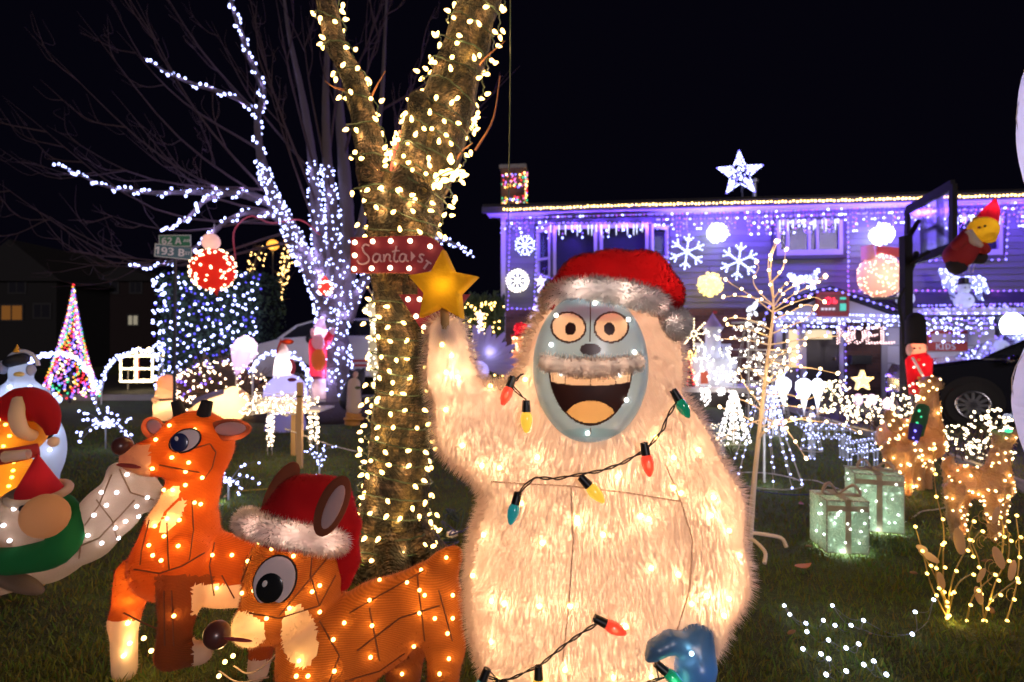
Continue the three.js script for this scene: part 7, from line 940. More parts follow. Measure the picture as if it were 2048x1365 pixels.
{                                                               // low porch slab with a palace of ice lights
  const d = 12.2, P = (x, y, z = 0) => at(x, y, d, z), y = P(0, 772).y; const slab = thing('porch_slab', 'low white edged porch slab carrying the lit ice palace', 'porch', V(P(1430, 0).x, 0, -d)); part('slab', box(2.1, 0.1, 1.1, P(1425, 0).x, y - 0.05, -d), whitePaint, slab); part('base', box(2.0, y - 0.12, 1, P(1425, 0).x, (y - 0.12) / 2, -d), std(0.06, 0.05, 0.05, 0.9), slab);
  const o = thing('ice_palace_light', 'small glowing palace of white tubes with three turrets on the porch slab', 'lit palace', P(1420, 772)), skin = sheer(0.75, 0.78, 0.85, 0.55), pts = []; const turret = (x, top, w, cone) => { const a = P(x, 0).x, y0 = y, y1 = P(0, top).y; part('turret', new THREE.CylinderGeometry(w * 0.85, w, y1 - y0, 12).translate(a, (y0 + y1) / 2, -d), skin, o); part('battlement', new THREE.CylinderGeometry(w * 1.25, w * 1.05, 0.08, 12).translate(a, y1, -d), skin, o); if (cone) part('spire', new THREE.ConeGeometry(w * 1.05, cone, 12).translate(a, y1 + cone / 2 + 0.04, -d), sheer(0.62, 0.55, 0.6, 0.5), o); for (let i = 0; i < 34; i++) { const t = rnd(), q = rr(0, PI); pts.push(V(a + w * cos(q), lerp(y0, y1, t), -d + w * sin(q))); } lamp(V(a, lerp(y0, y1, 0.6), -d), [0.85, 0.88, 1], 0.12, 1); };
  turret(1400, 690, 0.1, 0); turret(1426, 658, 0.19, 0.32); turret(1452, 692, 0.09, 0); part('hall', box(0.98, 0.62, 0.4, P(1423, 0).x, y + 0.31, -d), skin, o); part('gate', box(0.16, 0.28, 0.02, P(1402, 0).x, y + 0.2, -d + 0.215), sheer(0.8, 0.3, 0.2, 0.5), o); part('flag', [rod(P(1427, 630), P(1427, 622), 0.006), box(0.08, 0.06, 0.006, P(1431, 0).x, P(0, 625).y, -d)], std(0.5, 0.03, 0.03, 0.6), o); for (let i = 0; i < 60; i++) pts.push(V(P(1423, 0).x + rr(-0.49, 0.49), y + rnd() * 0.64, -d + 0.215)); bulbs(pts, 0.022, glow(1, 0.93, 0.86, 6), o); for (const x of [1405, 1423, 1442]) lamp(V(P(x, 0).x, y + 0.3, -d), [1, 0.88, 0.75], 0.25, 1); lamp(V(P(1423, 0).x, y + 0.4, -d + 0.6), [1, 0.88, 0.8], 0.35, 2);
  const f = thing('snowflake_light', 'warm sparkling snowflake bush of bulbs left of the ice palace', 'lit snowflake', P(1385, 668)), fp = []; for (let i = 0; i < 8; i++) { const a = i * PI / 4; for (let k = 1; k < 6; k++) fp.push(P(1388 + k * 6 * cos(a), 668 + k * 6 * sin(a), rr(-0.1, 0.1))); } for (let i = 0; i < 40; i++) fp.push(P(1360 + rr(-16, 16), 660 + rr(-22, 30), rr(-0.2, 0.2))); part('stem', [rod(P(1388, 780), P(1388, 668), 0.01), rod(P(1360, 780), P(1360, 660), 0.01), ...fp.filter((_, i) => i % 4 === 0).map((q) => rod(P(1380, 668), q, 0.004, 0.004, 3))], cordWhite, f); bulbs(fp, 0.024, glow(1, 0.8, 0.5, 6), f); lamp(P(1385, 665, 0.3), WARM, 0.35, 2);
  const t = thing('mini_tree_light', 'little cone tree of red lights beside the ice palace', 'lit cone tree', P(1370, 772)), tp = []; for (let i = 0; i < 70; i++) { const q = i / 70, a = i * 0.9; tp.push(V(P(1370, 0).x + 0.17 * q * cos(a), lerp(P(0, 708).y, y, q), -d + 0.2 + 0.17 * q * sin(a))); } part('cone', new THREE.ConeGeometry(0.15, P(0, 708).y - y, 14).translate(P(1370, 0).x, (P(0, 708).y + y) / 2, -d + 0.2), std(0.1, 0.02, 0.01, 0.9), t); bulbs(tp, 0.02, B.red, t); bulbs(tp.filter((_, i) => i % 3 === 0).map((p) => p.clone().add(V(0.02, 0.02, 0.02))), 0.018, B.warm, t); lamp(V(P(1370, 0).x, y + 0.35, -d + 0.6), [1, 0.3, 0.15], 0.2, 2);
  const arch = []; for (let i = 0; i < 40; i++) arch.push(P(1346 + i * 1.2, 712 - 10 * sin(i * 0.5) - (i > 30 ? 4 : 0), 0.3)); const gs = thing('string_light', 'string of warm bulbs along the porch edge behind the furry shoulder', 'string light', arch[0].clone()); part('cord', cable(arch.filter((_, i) => i % 4 === 0), 0.005), cordWhite, gs); bulbs(arch, 0.02, B.warm, gs); lamp(P(1360, 715, 0.5), WARM, 0.15);
  const ic = thing('icicle_light', 'short icicle string hanging from the porch slab edge', 'icicle light', P(1410, 785)); const ip = []; for (const [x, n] of [[1406, 3], [1412, 4], [1418, 3], [1440, 2], [1446, 2]]) for (let k = 0; k < n * 3; k++) ip.push(P(x + rr(-4, 4), 778 + k * (n > 2 ? 3 : 2.4), 0.6)); part('cord', [1406, 1412, 1418, 1440, 1446].map((x) => rod(P(x, 772, 0.57), P(x, x < 1430 ? 812 : 792, 0.57), 0.004, 0.004, 3)), cordWhite, ic); bulbs(ip, 0.02, glow(1, 0.92, 0.88, 7), ic); lamp(P(1412, 795, 0.8), [1, 0.9, 0.9], 0.12, 2);
}
// glowing icicle stakes and lollipops along the walk
function stakeLight(label, px, top, mid, base, d, w, c, k, lolly) { const P = (x, y) => at(x, y, d), o = thing(lolly ? 'lollipop_light' : 'icicle_stake_light', label, lolly ? 'lollipop light' : 'icicle stake', V(P(px, 0).x, 0, -d), lolly ? 'lollipop lights along the walk' : 'icicle stake lights along the walk'), y1 = P(0, top).y, y0 = P(0, mid).y, yb = Math.max(0, P(0, base).y), x = P(px, 0).x; part('bulb', lolly ? ell(V(x, (y0 + y1) / 2, -d), w, (y1 - y0) / 2, w * 0.45, 0, 20, 14) : lathe([[0, y0 - 0.3], [w * 0.4, y0 - 0.05], [w, y0 + 0.1], [w * 0.95, y1 - 0.06], [w * 0.4, y1], [0, y1 + 0.01]], 16).translate(x, 0, -d), glow(...c, k), o); part('stake', rod(V(x, yb, -d), V(x, y0, -d), 0.016, 0.02), phys(0.7, 0.7, 0.78, 0.4, { transmission: 0.4, thickness: 0 }), o); if (lolly) part('swirl', new THREE.TorusGeometry(w * 0.9, 0.012, 6, 26).scale(1, (y1 - y0) / 2 / w, 1).translate(x, (y0 + y1) / 2, -d), glow(1, 0.5, 0.75, 1.2), o); else bulbs(polyline([V(x, y1 + 0.05, -d), V(x + 0.04, y1 + 0.1, -d)], 0.04), 0.02, B.cool, o); lamp(V(x, (y0 + y1) / 2, -d + w + 0.1), c, 0.35, 3); }
stakeLight('white icicle stake light left of the path to the front door', 1567, 755, 785, 828, 9.3, 0.12, [0.85, 0.86, 1], 3.5); stakeLight('white icicle stake light in the middle before the front door', 1608, 758, 792, 832, 9.1, 0.13, [0.85, 0.86, 1], 3.5); stakeLight('white icicle stake light right before the front door', 1635, 758, 790, 835, 9.0, 0.1, [0.9, 0.9, 1], 3.5);
stakeLight('pink oval lollipop light left of the other two', 1716, 788, 812, 846, 8.9, 0.08, [1, 0.72, 0.92], 1.5, true); stakeLight('white pink oval lollipop light in the middle of three', 1743, 789, 812, 850, 8.7, 0.085, [1, 0.85, 0.96], 2.4, true); stakeLight('pink oval lollipop light right of the other two', 1775, 796, 820, 858, 8.5, 0.085, [1, 0.78, 0.94], 2, true);
{                                                               // star on a stake
  const d = 11, o = thing('star_light', 'warm yellow star light on a stake below the letter box', 'star light', at(1722, 762, d)), p = starPts(0.2, 0.085); part('bulb_star', new THREE.ExtrudeGeometry(new THREE.Shape(p.map((q) => new THREE.Vector2(q.x, q.y))), { depth: 0.05, bevelEnabled: true, bevelSize: 0.015, bevelThickness: 0.02 }), glow(1, 0.76, 0.36, 1.8), o, true); stuff(part('bulbs', bulbCloud(polyline([...p, p[0]], 0.05).map((q) => q.clone().add(V(0, 0, 0.08))), 0.016), B.warm, o, true)); part('stake', rod(V(0, -0.1, 0), V(0, -o.position.y, 0), 0.012), black, o, true); lamp(o.position.clone().add(V(0, 0, 0.3)), WARM, 0.3, 2);
}
{                                                               // nets of warm light over low shrubs by the driveway
  const net = (label, x0, x1, y0, y1, d, n, r) => { const a = at(x0, y0, d), b = at(x1, y1, d), o = thing('net_light', label, 'net light', V((a.x + b.x) / 2, (a.y + b.y) / 2, -d), 'nets of warm lights along the driveway'), pts = [], cords = [], tw = []; n *= 0.8; for (let i = 0; i < n; i++) { const p = at(rr(x0, x1), lerp(y0, y1, Math.pow(rnd(), 0.9)), d, rr(-0.25, 0.25)); pts.push(p); if (i % 2) { const q = pick(pts); if (q.distanceTo(p) < 0.5) cords.push(rod(q, p, 0.003, 0.003, 3)); } if (i % 3 === 0) tw.push(limb([V(p.x, Math.max(0, p.y - 0.35), p.z), p.clone().add(V(rr(-0.1, 0.1), -0.15, 0)), p], [0.008, 0.004], 4, 5)); } cords.push(cable(along([a, a.clone().lerp(b, 0.5), b], 0.3).map((q) => q.p), 0.004)); part('cord', cords, cordGreen, o); stuff(part('twigs', tw, twig2, o)); bulbs(pts, r * 0.92, glow(1, 0.8, 0.5, 7), o); for (let i = 0; i < 5; i++) lamp(pick(pts).clone().add(V(0, 0, 0.3)), WARM, 0.14, 2); };
  net('warm net light with white knots right of the icicle stakes', 1640, 1700, 760, 826, 8.9, 95, 0.024); net('warm net light around the pink lollipop lights', 1690, 1790, 792, 846, 8.4, 130, 0.022); net('warm net light below the red soldier', 1780, 1840, 770, 850, 8.2, 95, 0.022); net('warm net light on the bushes in front of the black car', 1930, 2030, 818, 920, 6.4, 150, 0.0185); net('warm net light on the low bushes between the two gold deer', 1880, 1960, 850, 900, 6.0, 45, 0.016);
}
// ---------------------------------------------------------------- soldier, basketball hoop, hanging figure, car
{
  const d = 8.2, { s, J } = jointer(d), o = thing('soldier_figure', 'red coated toy soldier with a tall black hat beside the hoop pole', 'toy soldier', V(J(1838, 0).x, 0, -d)), red = sheer(0.7, 0.02, 0.04, 0.5), S = new Solid(0.03); S.chain([J(1838, 722), J(1838, 785)], [20 * s, 17 * s]).chain([J(1820, 722), J(1822, 770, 8)], [8 * s, 6 * s]).chain([J(1857, 722), J(1856, 770, 8)], [8 * s, 6 * s]); part('coat', S.mesh(0.018), red, o); part('hat', [new THREE.CylinderGeometry(17 * s, 18 * s, 48 * s, 20).translate(J(1832, 664).x, J(1832, 664).y, -d), ball(J(1832, 641), 16 * s)], std(0.012, 0.01, 0.012, 0.95), o); part('head', ell(J(1834, 699), 16 * s, 15 * s, 14 * s), sheer(0.8, 0.5, 0.33, 0.5), o); part('hair', [ell(J(1819, 700), 4 * s, 12 * s, 8 * s), ell(J(1849, 700), 4 * s, 12 * s, 8 * s)], sheer(0.8, 0.7, 0.6, 0.5), o); part('eye', [ball(J(1829, 697, 13), 2 * s), ball(J(1840, 697, 13), 2 * s)], black, o); part('button', [720, 738, 756].map((y) => ball(J(1838, y, 19), 2.5 * s)), std(0.7, 0.5, 0.1, 0.3), o); part('belt', new THREE.CylinderGeometry(20 * s, 20 * s, 6 * s, 18).translate(J(1838, 762).x, J(1838, 762).y, -d), black, o); part('leg', [rod(J(1830, 785), V(J(1830, 0).x, 0, -d), 9 * s, 8 * s, 12)], std(0.02, 0.02, 0.05, 0.7), o); part('leg', [rod(J(1846, 785), V(J(1846, 0).x, 0, -d), 9 * s, 8 * s, 12)], std(0.02, 0.02, 0.05, 0.7), o); part('cross_belt', limb([J(1825, 715, 16), J(1838, 738, 22), J(1850, 760, 16)], [2.5 * s, 2.5 * s], 6), whitePaint, o);
  for (const [x, y, k] of [[1838, 730, 0.3], [1838, 760, 0.3], [1834, 699, 0.25]]) lamp(J(x, y), [1, 0.45, 0.35], k, 1); bulbs([[1828, 735], [1846, 752], [1842, 775], [1826, 768], [1848, 730]].map(([x, y]) => J(x, y, 24)), 0.018, glow(1, 0.5, 0.4, 5), o);
}
{
  const A = (x, y, d) => at(x, y, d), o = thing('basketball_hoop', 'black basketball hoop with clear backboard on a tall pole by the driveway', 'basketball hoop', V(at(1813, 0, 8.7).x, 0, -8.7)), a = V(at(1817, 0, 9.4).x, 0, -9.4), b = V(at(1908, 0, 7.9).x, 0, -7.9), u = b.clone().sub(a).normalize(), yb = 2.78, yt = 3.7, bar = (p, q, r) => rod(p, q, r, r, 8), at2 = (t, y) => a.clone().lerp(b, t).add(V(0, lerp(yb, yt, y), 0));
  part('pole', box(0.13, 3.1, 0.13, at(1813, 0, 8.7).x, 1.55, -8.7), blackMatte, o); part('arm', [bar(V(at(1811, 0, 8.7).x, 2.3, -8.7), at2(0.4, 0.1).add(V(-0.05, 0, -0.1)), 0.04), bar(V(at(1813, 0, 8.7).x, 3.0, -8.7), at2(0.45, 0.65).add(V(-0.05, 0, -0.1)), 0.04), bar(V(at(1813, 0, 8.7).x, 2.6, -8.7), at2(0.7, 0.05).add(V(-0.05, 0, -0.1)), 0.03)], blackMatte, o); part('crank', [limb([V(at(1800, 0, 8.7).x, 2.25, -8.6), V(at(1790, 0, 8.7).x, 2.05, -8.6), V(at(1797, 0, 8.7).x, 1.6, -8.6), V(at(1798, 0, 8.7).x, 1.2, -8.6), V(at(1805, 0, 8.7).x, 0.95, -8.6)], [0.025, 0.025], 7, 20)], blackMatte, o);
  const ry = -Math.atan2(b.z - a.z, b.x - a.x), L = a.distanceTo(b), c = a.clone().lerp(b, 0.5), put = (g) => g.rotateY(ry).translate(c.x, 0, c.z); part('backboard_frame', [put(box(L, 0.14, 0.06, 0, yt, 0)), put(box(L, 0.14, 0.06, 0, yb, 0)), put(box(0.12, yt - yb, 0.06, -L / 2, (yt + yb) / 2, 0)), put(box(0.12, yt - yb, 0.06, L / 2, (yt + yb) / 2, 0)), put(box(0.13, yt - yb, 0.05, -L * 0.16, (yt + yb) / 2, -0.03)), put(box(0.13, yt - yb, 0.05, L * 0.2, (yt + yb) / 2, -0.03)), put(box(L * 0.36, 0.06, 0.05, L * 0.02, yb + 0.42, -0.03))], blackMatte, o); part('backboard', put(box(L - 0.09, yt - yb - 0.1, 0.012, 0, (yt + yb) / 2, 0)), phys(0.9, 0.9, 0.95, 0.12, { transmission: 1, thickness: 0 }), o);
  const n = V(u.z, 0, -u.x).multiplyScalar(u.z > 0 ? 1 : -1), rc = at2(0.55, 0.08).addScaledVector(V(0.72, 0, 0.62).normalize(), 0.38); part('rim', new THREE.TorusGeometry(0.23, 0.011, 8, 28).rotateX(PI / 2).translate(rc.x, rc.y, rc.z), std(0.4, 0.06, 0.02, 0.5), o); const net = []; for (let i = 0; i < 10; i++) { const q = (i / 10) * 2 * PI; net.push(rod(rc.clone().add(V(0.23 * cos(q), 0, 0.23 * sin(q))), rc.clone().add(V(0.13 * cos(q + 0.5), -0.4, 0.13 * sin(q + 0.5))), 0.004, 0.004, 3)); } part('net', net, whitePaint, o); part('base', box(0.7, 0.14, 1.1, at(1813, 0, 8.7).x, 0.07, -8.9), blackMatte, o);
}
{
  const d = 7.2, { s, J } = jointer(d), o = thing('hanging_figure', 'stuffed figure in red cap, yellow face and dark boots hanging from the hoop', 'hanging figure', J(1940, 480)), S = new Solid(0.04); S.chain([J(1945, 475), J(1920, 510)], [22 * s, 27 * s]).chain([J(1955, 480, 10), J(1972, 500, 20)], [12 * s, 9 * s]).chain([J(1935, 470, 10), J(1915, 490, 25)], [12 * s, 10 * s]); part('coat', S.mesh(0.018), std(0.3, 0.012, 0.015, 0.85), o); const H2 = new Solid(0.03); H2.ell(J(1968, 460, 18), 28 * s, 26 * s, 22 * s).ell(J(1982, 476, 34), 12 * s, 10 * s, 10 * s); part('head', H2.mesh(0.015), sheer(0.75, 0.48, 0.03, 0.4), o); part('hat', [limb([J(1975, 442), J(1985, 420), J(1993, 397)], [20 * s, 14 * s, 2 * s], 14, 14)], sheer(0.7, 0.02, 0.07, 0.4), o); part('brim', limb([J(1957, 440, 14), J(1975, 447, 20), J(1992, 455, 10)], [7 * s, 8 * s, 7 * s], 8, 12), furMat, o); part('collar', limb([J(1938, 462, 20), J(1948, 480, 26), J(1962, 492, 18)], [7 * s, 8 * s, 7 * s], 8, 12), furMat, o); part('leg', [limb([J(1918, 515), J(1915, 530), J(1925, 542)], [22 * s, 18 * s, 12 * s], 10, 12)], std(0.02, 0.012, 0.015, 0.9), o); part('leg', [limb([J(1935, 510), J(1955, 515), J(1968, 518)], [16 * s, 13 * s, 11 * s], 10, 12)], std(0.02, 0.012, 0.015, 0.9), o); part('ear', ell(J(1955, 440, 4), 8 * s, 7 * s, 5 * s), sheer(0.7, 0.4, 0.03, 0.4), o);
  lamp(J(1968, 460, 18), [1, 0.85, 0.4], 0.3, 2); lamp(J(1985, 418), [1, 0.5, 0.4], 0.2, 1); part('eye', [ball(J(1960, 455, 40), 2.5 * s), ball(J(1972, 452, 41), 2.5 * s)], black, o);
}
{                                                               // dark car on the driveway, nose to the left
  const o = thing('parked_car', 'black sport utility car parked on the driveway at the right', 'car', V(9.3, 0, -8.6)), z0 = -7.95, D2 = 1.85, paint = phys(0.008, 0.009, 0.016, 0.18, { clearcoat: 1, clearcoatRoughness: 0.05 }), ex = (pts, dep, z, m, n, bev = 0.06) => part(n, new THREE.ExtrudeGeometry(new THREE.Shape(pts.map((p) => new THREE.Vector2(...p))), { depth: dep, bevelEnabled: true, bevelThickness: bev, bevelSize: bev, bevelSegments: 4, curveSegments: 10 }).translate(0, 0, z), m, o), X = 6.45;
  ex([[X + 0.02, 0.34], [X, 0.72], [X + 0.1, 0.92], [X + 0.9, 1.06], [X + 4.5, 1.1], [X + 4.62, 0.9], [X + 4.6, 0.34], [X + 4.1, 0.3], [X + 0.5, 0.3]], D2 - 0.12, z0 - D2 + 0.06, paint, 'body'); ex([[X + 0.95, 1.07], [X + 1.75, 1.5], [X + 2.2, 1.6], [X + 3.9, 1.6], [X + 4.45, 1.12]], D2 - 0.34, z0 - D2 + 0.17, darkGlass, 'cabin', 0.05); ex([[X + 1.8, 1.56], [X + 2.2, 1.63], [X + 3.9, 1.63], [X + 4.1, 1.57]], D2 - 0.36, z0 - D2 + 0.18, paint, 'roof', 0.03);
  for (const [x, l, r] of [[X + 1.35, 0.62, 0.5], [X + 2.45, 0.5, 1.57], [X + 3.5, 0.5, 1.57]]) part('pillar', box(l, 0.05, 0.03, x, 1.32, z0 + 0.0, 0, r), paint, o); part('window_trim', box(3.4, 0.025, 0.02, X + 2.7, 1.115, z0 + 0.01), chrome, o); part('door_handle', [box(0.18, 0.03, 0.03, X + 2.3, 0.96, z0 + 0.02), box(0.18, 0.03, 0.03, X + 3.35, 0.96, z0 + 0.02)], chrome, o); for (const x of [X + 1.42, X + 2.5, X + 3.55]) part('door_seam', box(0.01, 0.6, 0.01, x, 0.72, z0 + 0.003), blackMatte, o); part('headlamp', ell(V(X + 0.14, 0.84, z0 - 0.14), 0.2, 0.08, 0.14), phys(0.7, 0.7, 0.75, 0.1, { clearcoat: 1 }), o); part('wing_mirror', ell(V(X + 1.35, 1.1, z0 + 0.14), 0.1, 0.09, 0.09), paint, o); part('grille', box(0.06, 0.22, 1.1, X - 0.05, 0.62, z0 - D2 / 2), chrome, o); for (const x of [X + 0.85, X + 3.75]) part('wheel_arch', new THREE.CylinderGeometry(0.43, 0.43, 0.06, 28).rotateX(PI / 2).translate(x, 0.4, z0 - 0.02), blackMatte, o); part('roof_box', [box(1.5, 0.04, 0.06, X + 3, 1.7, z0 - 0.25), box(1.5, 0.04, 0.06, X + 3, 1.7, z0 - D2 + 0.25)], black, o);
  for (const x of [X + 0.85, X + 3.75]) for (const z of [z0 - 0.07, z0 - D2 + 0.1]) wheelAt(o, V(x, 0.36, z), 0.36, 0);
  o.position.x += 0.35; o.rotation.y = -0.45;
}
{                                                               // gold leafy branches with warm bulbs
  const d = 2.65, P = (x, y, z = 0) => at(x, y, d, z), o = thing('leaf_branch_light', 'gold branches with mesh leaves and warm bulbs at the lower right', 'lit branches', V(P(1900, 0).x, 0, -d)), leaf = sheer(0.75, 0.55, 0.3, 0.5), wireM = std(0.5, 0.34, 0.1, 0.35, { metalness: 0.6 }), pts = [], g = [], root = P(1890, 1232), br = (l, z = 0.05) => { const q = l.map(([x, y], i) => P(x, y, (z * i) / l.length)); g.push(limb(q, [0.0042, 0.0025], 5, q.length * 5)); along(q, 0.115).forEach((b) => pts.push(b.p.clone().add(V(rr(-0.008, 0.008), rr(-0.006, 0.006), 0.006)))); };
  br([[1890, 1232], [1860, 1170], [1845, 1110], [1828, 1050]]); br([[1890, 1232], [1885, 1180], [1884, 1120], [1886, 1060], [1870, 980], [1866, 900]], -0.1); br([[1890, 1230], [1905, 1150], [1930, 1100], [1960, 1060]], 0.1); br([[1892, 1230], [1915, 1165], [1945, 1145]], 0.15); br([[1890, 1200], [1860, 1135], [1838, 1100]], 0.12); br([[1965, 1240], [1960, 1180], [1955, 1120], [1940, 1080]], 0); br([[1965, 1240], [1990, 1160], [2015, 1110], [2010, 1040]], 0.1); br([[1965, 1240], [1980, 1200], [2030, 1160]], 0.2); br([[2010, 1240], [2030, 1170], [2036, 1090], [2030, 1030]], 0); br([[1890, 1210], [1870, 1150], [1880, 1090]], 0.1); br([[1930, 1240], [1945, 1190], [1985, 1150]], 0.2); br([[2000, 1120], [2005, 1060], [1998, 1020], [2012, 990]], 0.1); br([[1945, 1110], [1935, 1075], [1945, 1040]], 0.1);
  g.push(rod(root, V(root.x, -0.02, -d), 0.004), rod(P(1965, 1240), V(P(1965, 0).x, -0.02, -d), 0.004), rod(P(2010, 1240), V(P(2010, 0).x, -0.02, -d), 0.004)); part('branch', g, wireM, o);
  for (const [x, y, rx, ry, t] of [[1856, 1112, 30, 9, -0.55], [1917, 1082, 14, 34, 0.2], [1842, 1096, 16, 7, -0.4], [1995, 1115, 12, 30, 0.4], [1880, 1160, 9, 22, 0.3], [2022, 1140, 10, 26, -0.2], [1955, 1190, 10, 24, 0.3], [1990, 1030, 9, 22, -0.3], [1960, 1150, 8, 20, -0.5]]) part('leaf', ell(P(x, y, 0.06), (rx * 0.8 * d) / F, (ry * 0.8 * d) / F, 0.004, t, 14, 8), leaf, o); const curl = []; for (let i = 0; i < 14; i++) { const x = rr(1940, 2040), y = rr(1030, 1240), l = []; for (let k = 0; k < 9; k++) l.push(P(x + (3 + k) * cos(k * 0.9), y - k * 3 + (3 + k) * sin(k * 0.9), 0.05)); curl.push(cable(l, 0.0015)); } part('curl', curl, wireM, o);
  bulbParts(pts, 0.0078, B.gold, o); pts.forEach((p, i) => i % 6 === 0 && lamp(p.clone().add(V(0, 0, 0.03)), [1, 0.66, 0.18], 0.012));
}
{                                                               // stray net of white bulbs on the grass, front right
  const o = thing('net_light', 'loose net of blue white bulbs lying on the dark grass at lower right', 'net light', onGround(1700, 1300)), nodes = [[1567, 1222], [1578, 1240], [1610, 1258], [1645, 1252], [1663, 1222], [1700, 1262], [1725, 1252], [1655, 1292], [1640, 1320], [1655, 1330], [1690, 1308], [1715, 1300], [1745, 1335], [1725, 1342], [1770, 1362], [1828, 1235], [1822, 1280], [1865, 1210], [1650, 1362], [1612, 1275], [1668, 1262], [1690, 1355], [1604, 1310]].map(([x, y]) => onGround(x, y).add(V(0, 0.03, 0))), g = []; nodes.forEach((p, i) => { const near = nodes.map((q) => [q.distanceTo(p), q]).filter(([l]) => l > 0.01).sort((a, b) => a[0] - b[0]).slice(0, 2); for (const [, q] of near) g.push(cable([p, p.clone().lerp(q, 0.5).add(V(0, -0.02, 0.02)), q], 0.0018)); }); part('cord', g, std(0.12, 0.13, 0.15, 0.6), o); bulbParts(nodes, 0.0088, glow(0.7, 0.8, 1, 7), o); nodes.forEach((p, i) => i % 2 === 0 && lamp(p.clone().add(V(0, 0.03, 0)), WHITE, 0.006));
}
{                                                               // big inflatable at the right edge
  const d = 2.1, P = (x, y, z = 0) => at(x, y, d, z), o = thing('inflatable_snowman', 'huge glowing white inflatable snowman cut off by the right edge', 'inflatable snowman', V(P(2402, 0).x, 0, -d)), c = P(2402, 0).x, prof = [[0.05, 0], [0.4, 0.02], [0.5, 0.25], [0.51, 0.45], [0.46, 0.72], [0.44, 0.8]].map(([r, y]) => [r, y]), skin = sheer(0.72, 0.7, 0.86, 0.6, { bumpMap: tex(256, 256, (u, v) => 0.5 + 0.3 * tn(u, v, 5, 4) + 0.16 * tn(u, v, 16, 1) + 0.03 * sin(u * 700)), bumpScale: 0.05 });
  part('lower_ball', lathe(smooth([[0.05, 0], [0.38, 0.02], [0.482, 0.2], [0.492, 0.36], [0.47, 0.56], [0.4, 0.72]], 26), 72).translate(c, 0, -d), skin, o); part('middle_ball', lathe(smooth([[0.4, 0.72], [0.49, 0.84], [0.535, 1.02], [0.54, 1.14], [0.5, 1.33], [0.4, 1.52], [0.26, 1.72]], 30), 72).translate(c, 0, -d), skin, o); part('head', lathe(smooth([[0.26, 1.72], [0.44, 1.92], [0.505, 2.14], [0.52, 2.36], [0.48, 2.62], [0.3, 2.86], [0, 2.95]], 34), 72).translate(c, 0, -d), skin, o);
  part('seam', [0.6, 1.7, 2.8, 3.9, 5, 6.1].map((a) => limb([[0.39, 0.02], [0.497, 0.36], [0.405, 0.72], [0.545, 1.2], [0.265, 1.72], [0.525, 2.36], [0.3, 2.87]].map(([r, y]) => V(c + r * cos(a + PI), y, -d + r * sin(a + PI))), [0.003, 0.003], 4, 60)), std(0.6, 0.6, 0.7, 0.8), o); part('button', [1.05, 1.3].map((y) => ball(V(c - 0.1, y, -d + 0.52), 0.04)), black, o); part('nose', new THREE.ConeGeometry(0.06, 0.25, 14).rotateX(PI / 2).translate(c, 2.3, -d + 0.62), std(0.7, 0.25, 0.03, 0.6), o);
  for (const [y, k] of [[0.4, 0.2], [1.1, 0.42], [2.2, 1.0]]) { part('inner_bulb', ball(V(c + 0.05, y, -d), 0.05), glow(0.8, 0.86, 1, 6), o); lamp(V(c + 0.05, y, -d), [0.72, 0.74, 1], k, 2.4); }
}
// ---------------------------------------------------------------- small things on the grass
{
  const g = []; for (let i = 0; i < 46; i++) { const d = rr(2, 8), p = V(rr(-0.9, 0.9) * d, 0.03, -d), s = rr(0.012, 0.03), q = new THREE.SphereGeometry(1, 7, 4, 0, PI * 2, 0, PI / 2).scale(s, s * 0.35, s * 0.6); g.push(q.rotateZ(rr(-0.4, 0.4)).rotateY(rr(0, 6)).translate(p.x, p.y, p.z)); }
  const m = stuff(part('leaf_litter', g, std(0.2, 0.1, 0.04, 0.8))); tag(m, 'scattered small brown leaves on the lawn', 'leaves');
}
for (const [label, px, py, s, t, c] of [['brown curled autumn leaf lying on the dark grass right of the furry figure', 1604, 1146, 0.06, 0.3, [0.45, 0.16, 0.05]], ['dry reddish leaf lying beside the gift boxes', 1602, 1017, 0.045, 1.2, [0.3, 0.08, 0.05]], ['small dry leaf on the lawn left of the twig tree foot', 1452, 1045, 0.04, 2.2, [0.22, 0.09, 0.05]]]) { const p = onGround(px, py), sh = new THREE.Shape(); sh.moveTo(-1, 0); sh.bezierCurveTo(-0.5, 0.7, 0.4, 0.6, 1.1, 0); sh.bezierCurveTo(0.4, -0.5, -0.5, -0.6, -1, 0); const g = new THREE.ExtrudeGeometry(sh, { depth: 0.04, bevelEnabled: false, curveSegments: 8 }), P2 = g.attributes.position; for (let i = 0; i < P2.count; i++) P2.setZ(i, P2.getZ(i) + 0.4 * P2.getX(i) ** 2 * 0.6 + 0.5 * P2.getY(i) ** 2); g.computeVertexNormals(); g.scale(s, s, s).rotateX(-PI / 2).rotateY(t).translate(p.x, 0.035, p.z); const m = part('fallen_leaf', g, std(...c, 0.7)); tag(m, label, 'leaf'); }
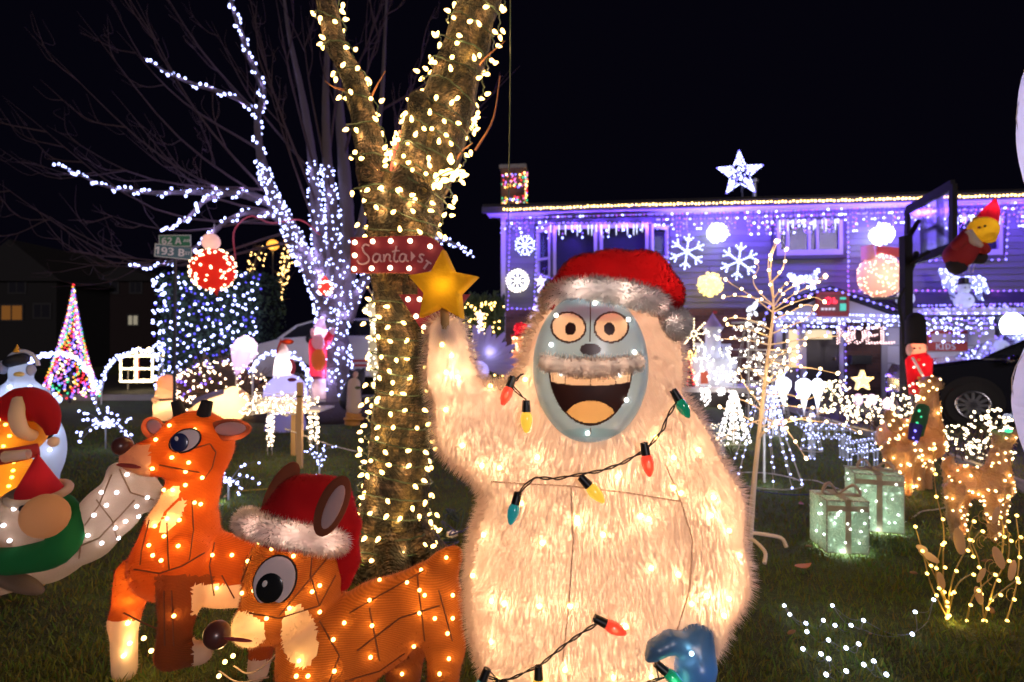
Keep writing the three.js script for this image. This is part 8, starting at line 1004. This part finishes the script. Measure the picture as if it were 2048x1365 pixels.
{                                                               // cables
  const lead = (name, label, pix, r, m) => { const o = part(name, limb(pix.map(([x, y]) => onGround(x, y).add(V(0, 0.012, 0))), [r, r], 5, pix.length * 8), m); tag(o, label, 'cable'); };
  lead('power_cable', 'blue cable snaking over the grass behind the furry figure', [[870, 905], [905, 908], [935, 895], [960, 905]], 0.006, std(0.02, 0.04, 0.2, 0.6)); lead('power_cable', 'blue cable across the lawn right of the wide string cone', [[1475, 975], [1520, 985], [1580, 992], [1650, 990]], 0.005, std(0.03, 0.03, 0.16, 0.6)); lead('power_cable', 'pale cable running from the string cone to the gift boxes', [[1585, 962], [1625, 963], [1660, 975], [1690, 985]], 0.005, cordWhite); lead('power_cable', 'pale thin cable curving right of the gift boxes', [[1822, 1040], [1845, 1025], [1870, 1022], [1890, 1018]], 0.005, cordWhite); lead('power_cable', 'yellow cord lying on the grass behind the reindeer', [[470, 985], [500, 983], [540, 980]], 0.006, std(0.45, 0.3, 0.03, 0.6));
  const o = thing('cable_tangle', 'tangle of dark cables and plugs at the foot of the big tree', 'cables', onGround(890, 1080)), g = []; for (let i = 0; i < 9; i++) { const l = []; let x = rr(860, 930), y = rr(1055, 1095); for (let k = 0; k < 6; k++) { l.push(onGround(x, y).add(V(0, rr(0.01, 0.12), 0))); x += rr(-35, 35); y += rr(-14, 14); } g.push(cable(l, rr(0.004, 0.007), 5)); } part('cord', g.slice(0, 5), cordGreen, o); part('cord', g.slice(5), std(0.03, 0.035, 0.14, 0.6), o); part('plug', [box(0.05, 0.035, 0.09, 0, 0, 0, 0.4, 0.1).translate(...onGround(742, 1158).add(V(0.02, 0.06, 0)).toArray()), box(0.06, 0.03, 0.05, 0, 0, 0, 0.9).translate(...onGround(905, 1082).add(V(0, 0.05, 0)).toArray())], whitePaint, o); part('socket_block', [box(0.06, 0.05, 0.12, 0, 0, 0, 1.2).translate(...onGround(735, 1160).add(V(-0.03, 0.04, 0)).toArray())], black, o);
  const sp = thing('sprout', 'small green sprouting plant at the foot of the big tree', 'plant', onGround(715, 1160)), lf = []; for (let i = 0; i < 22; i++) { const a = rr(0, 6.3), l = rr(0.05, 0.13), b = sp.position; lf.push(limb([b, b.clone().add(V(cos(a) * l * 0.5, l * 1.1, sin(a) * l * 0.5)), b.clone().add(V(cos(a) * l * 1.2, l * 1.25, sin(a) * l * 1.2))], [0.003, 0.007, 0.001], 4, 6)); } part('leaf', lf, std(0.06, 0.13, 0.03, 0.7), sp);
}
renderer.render(scene, camera);
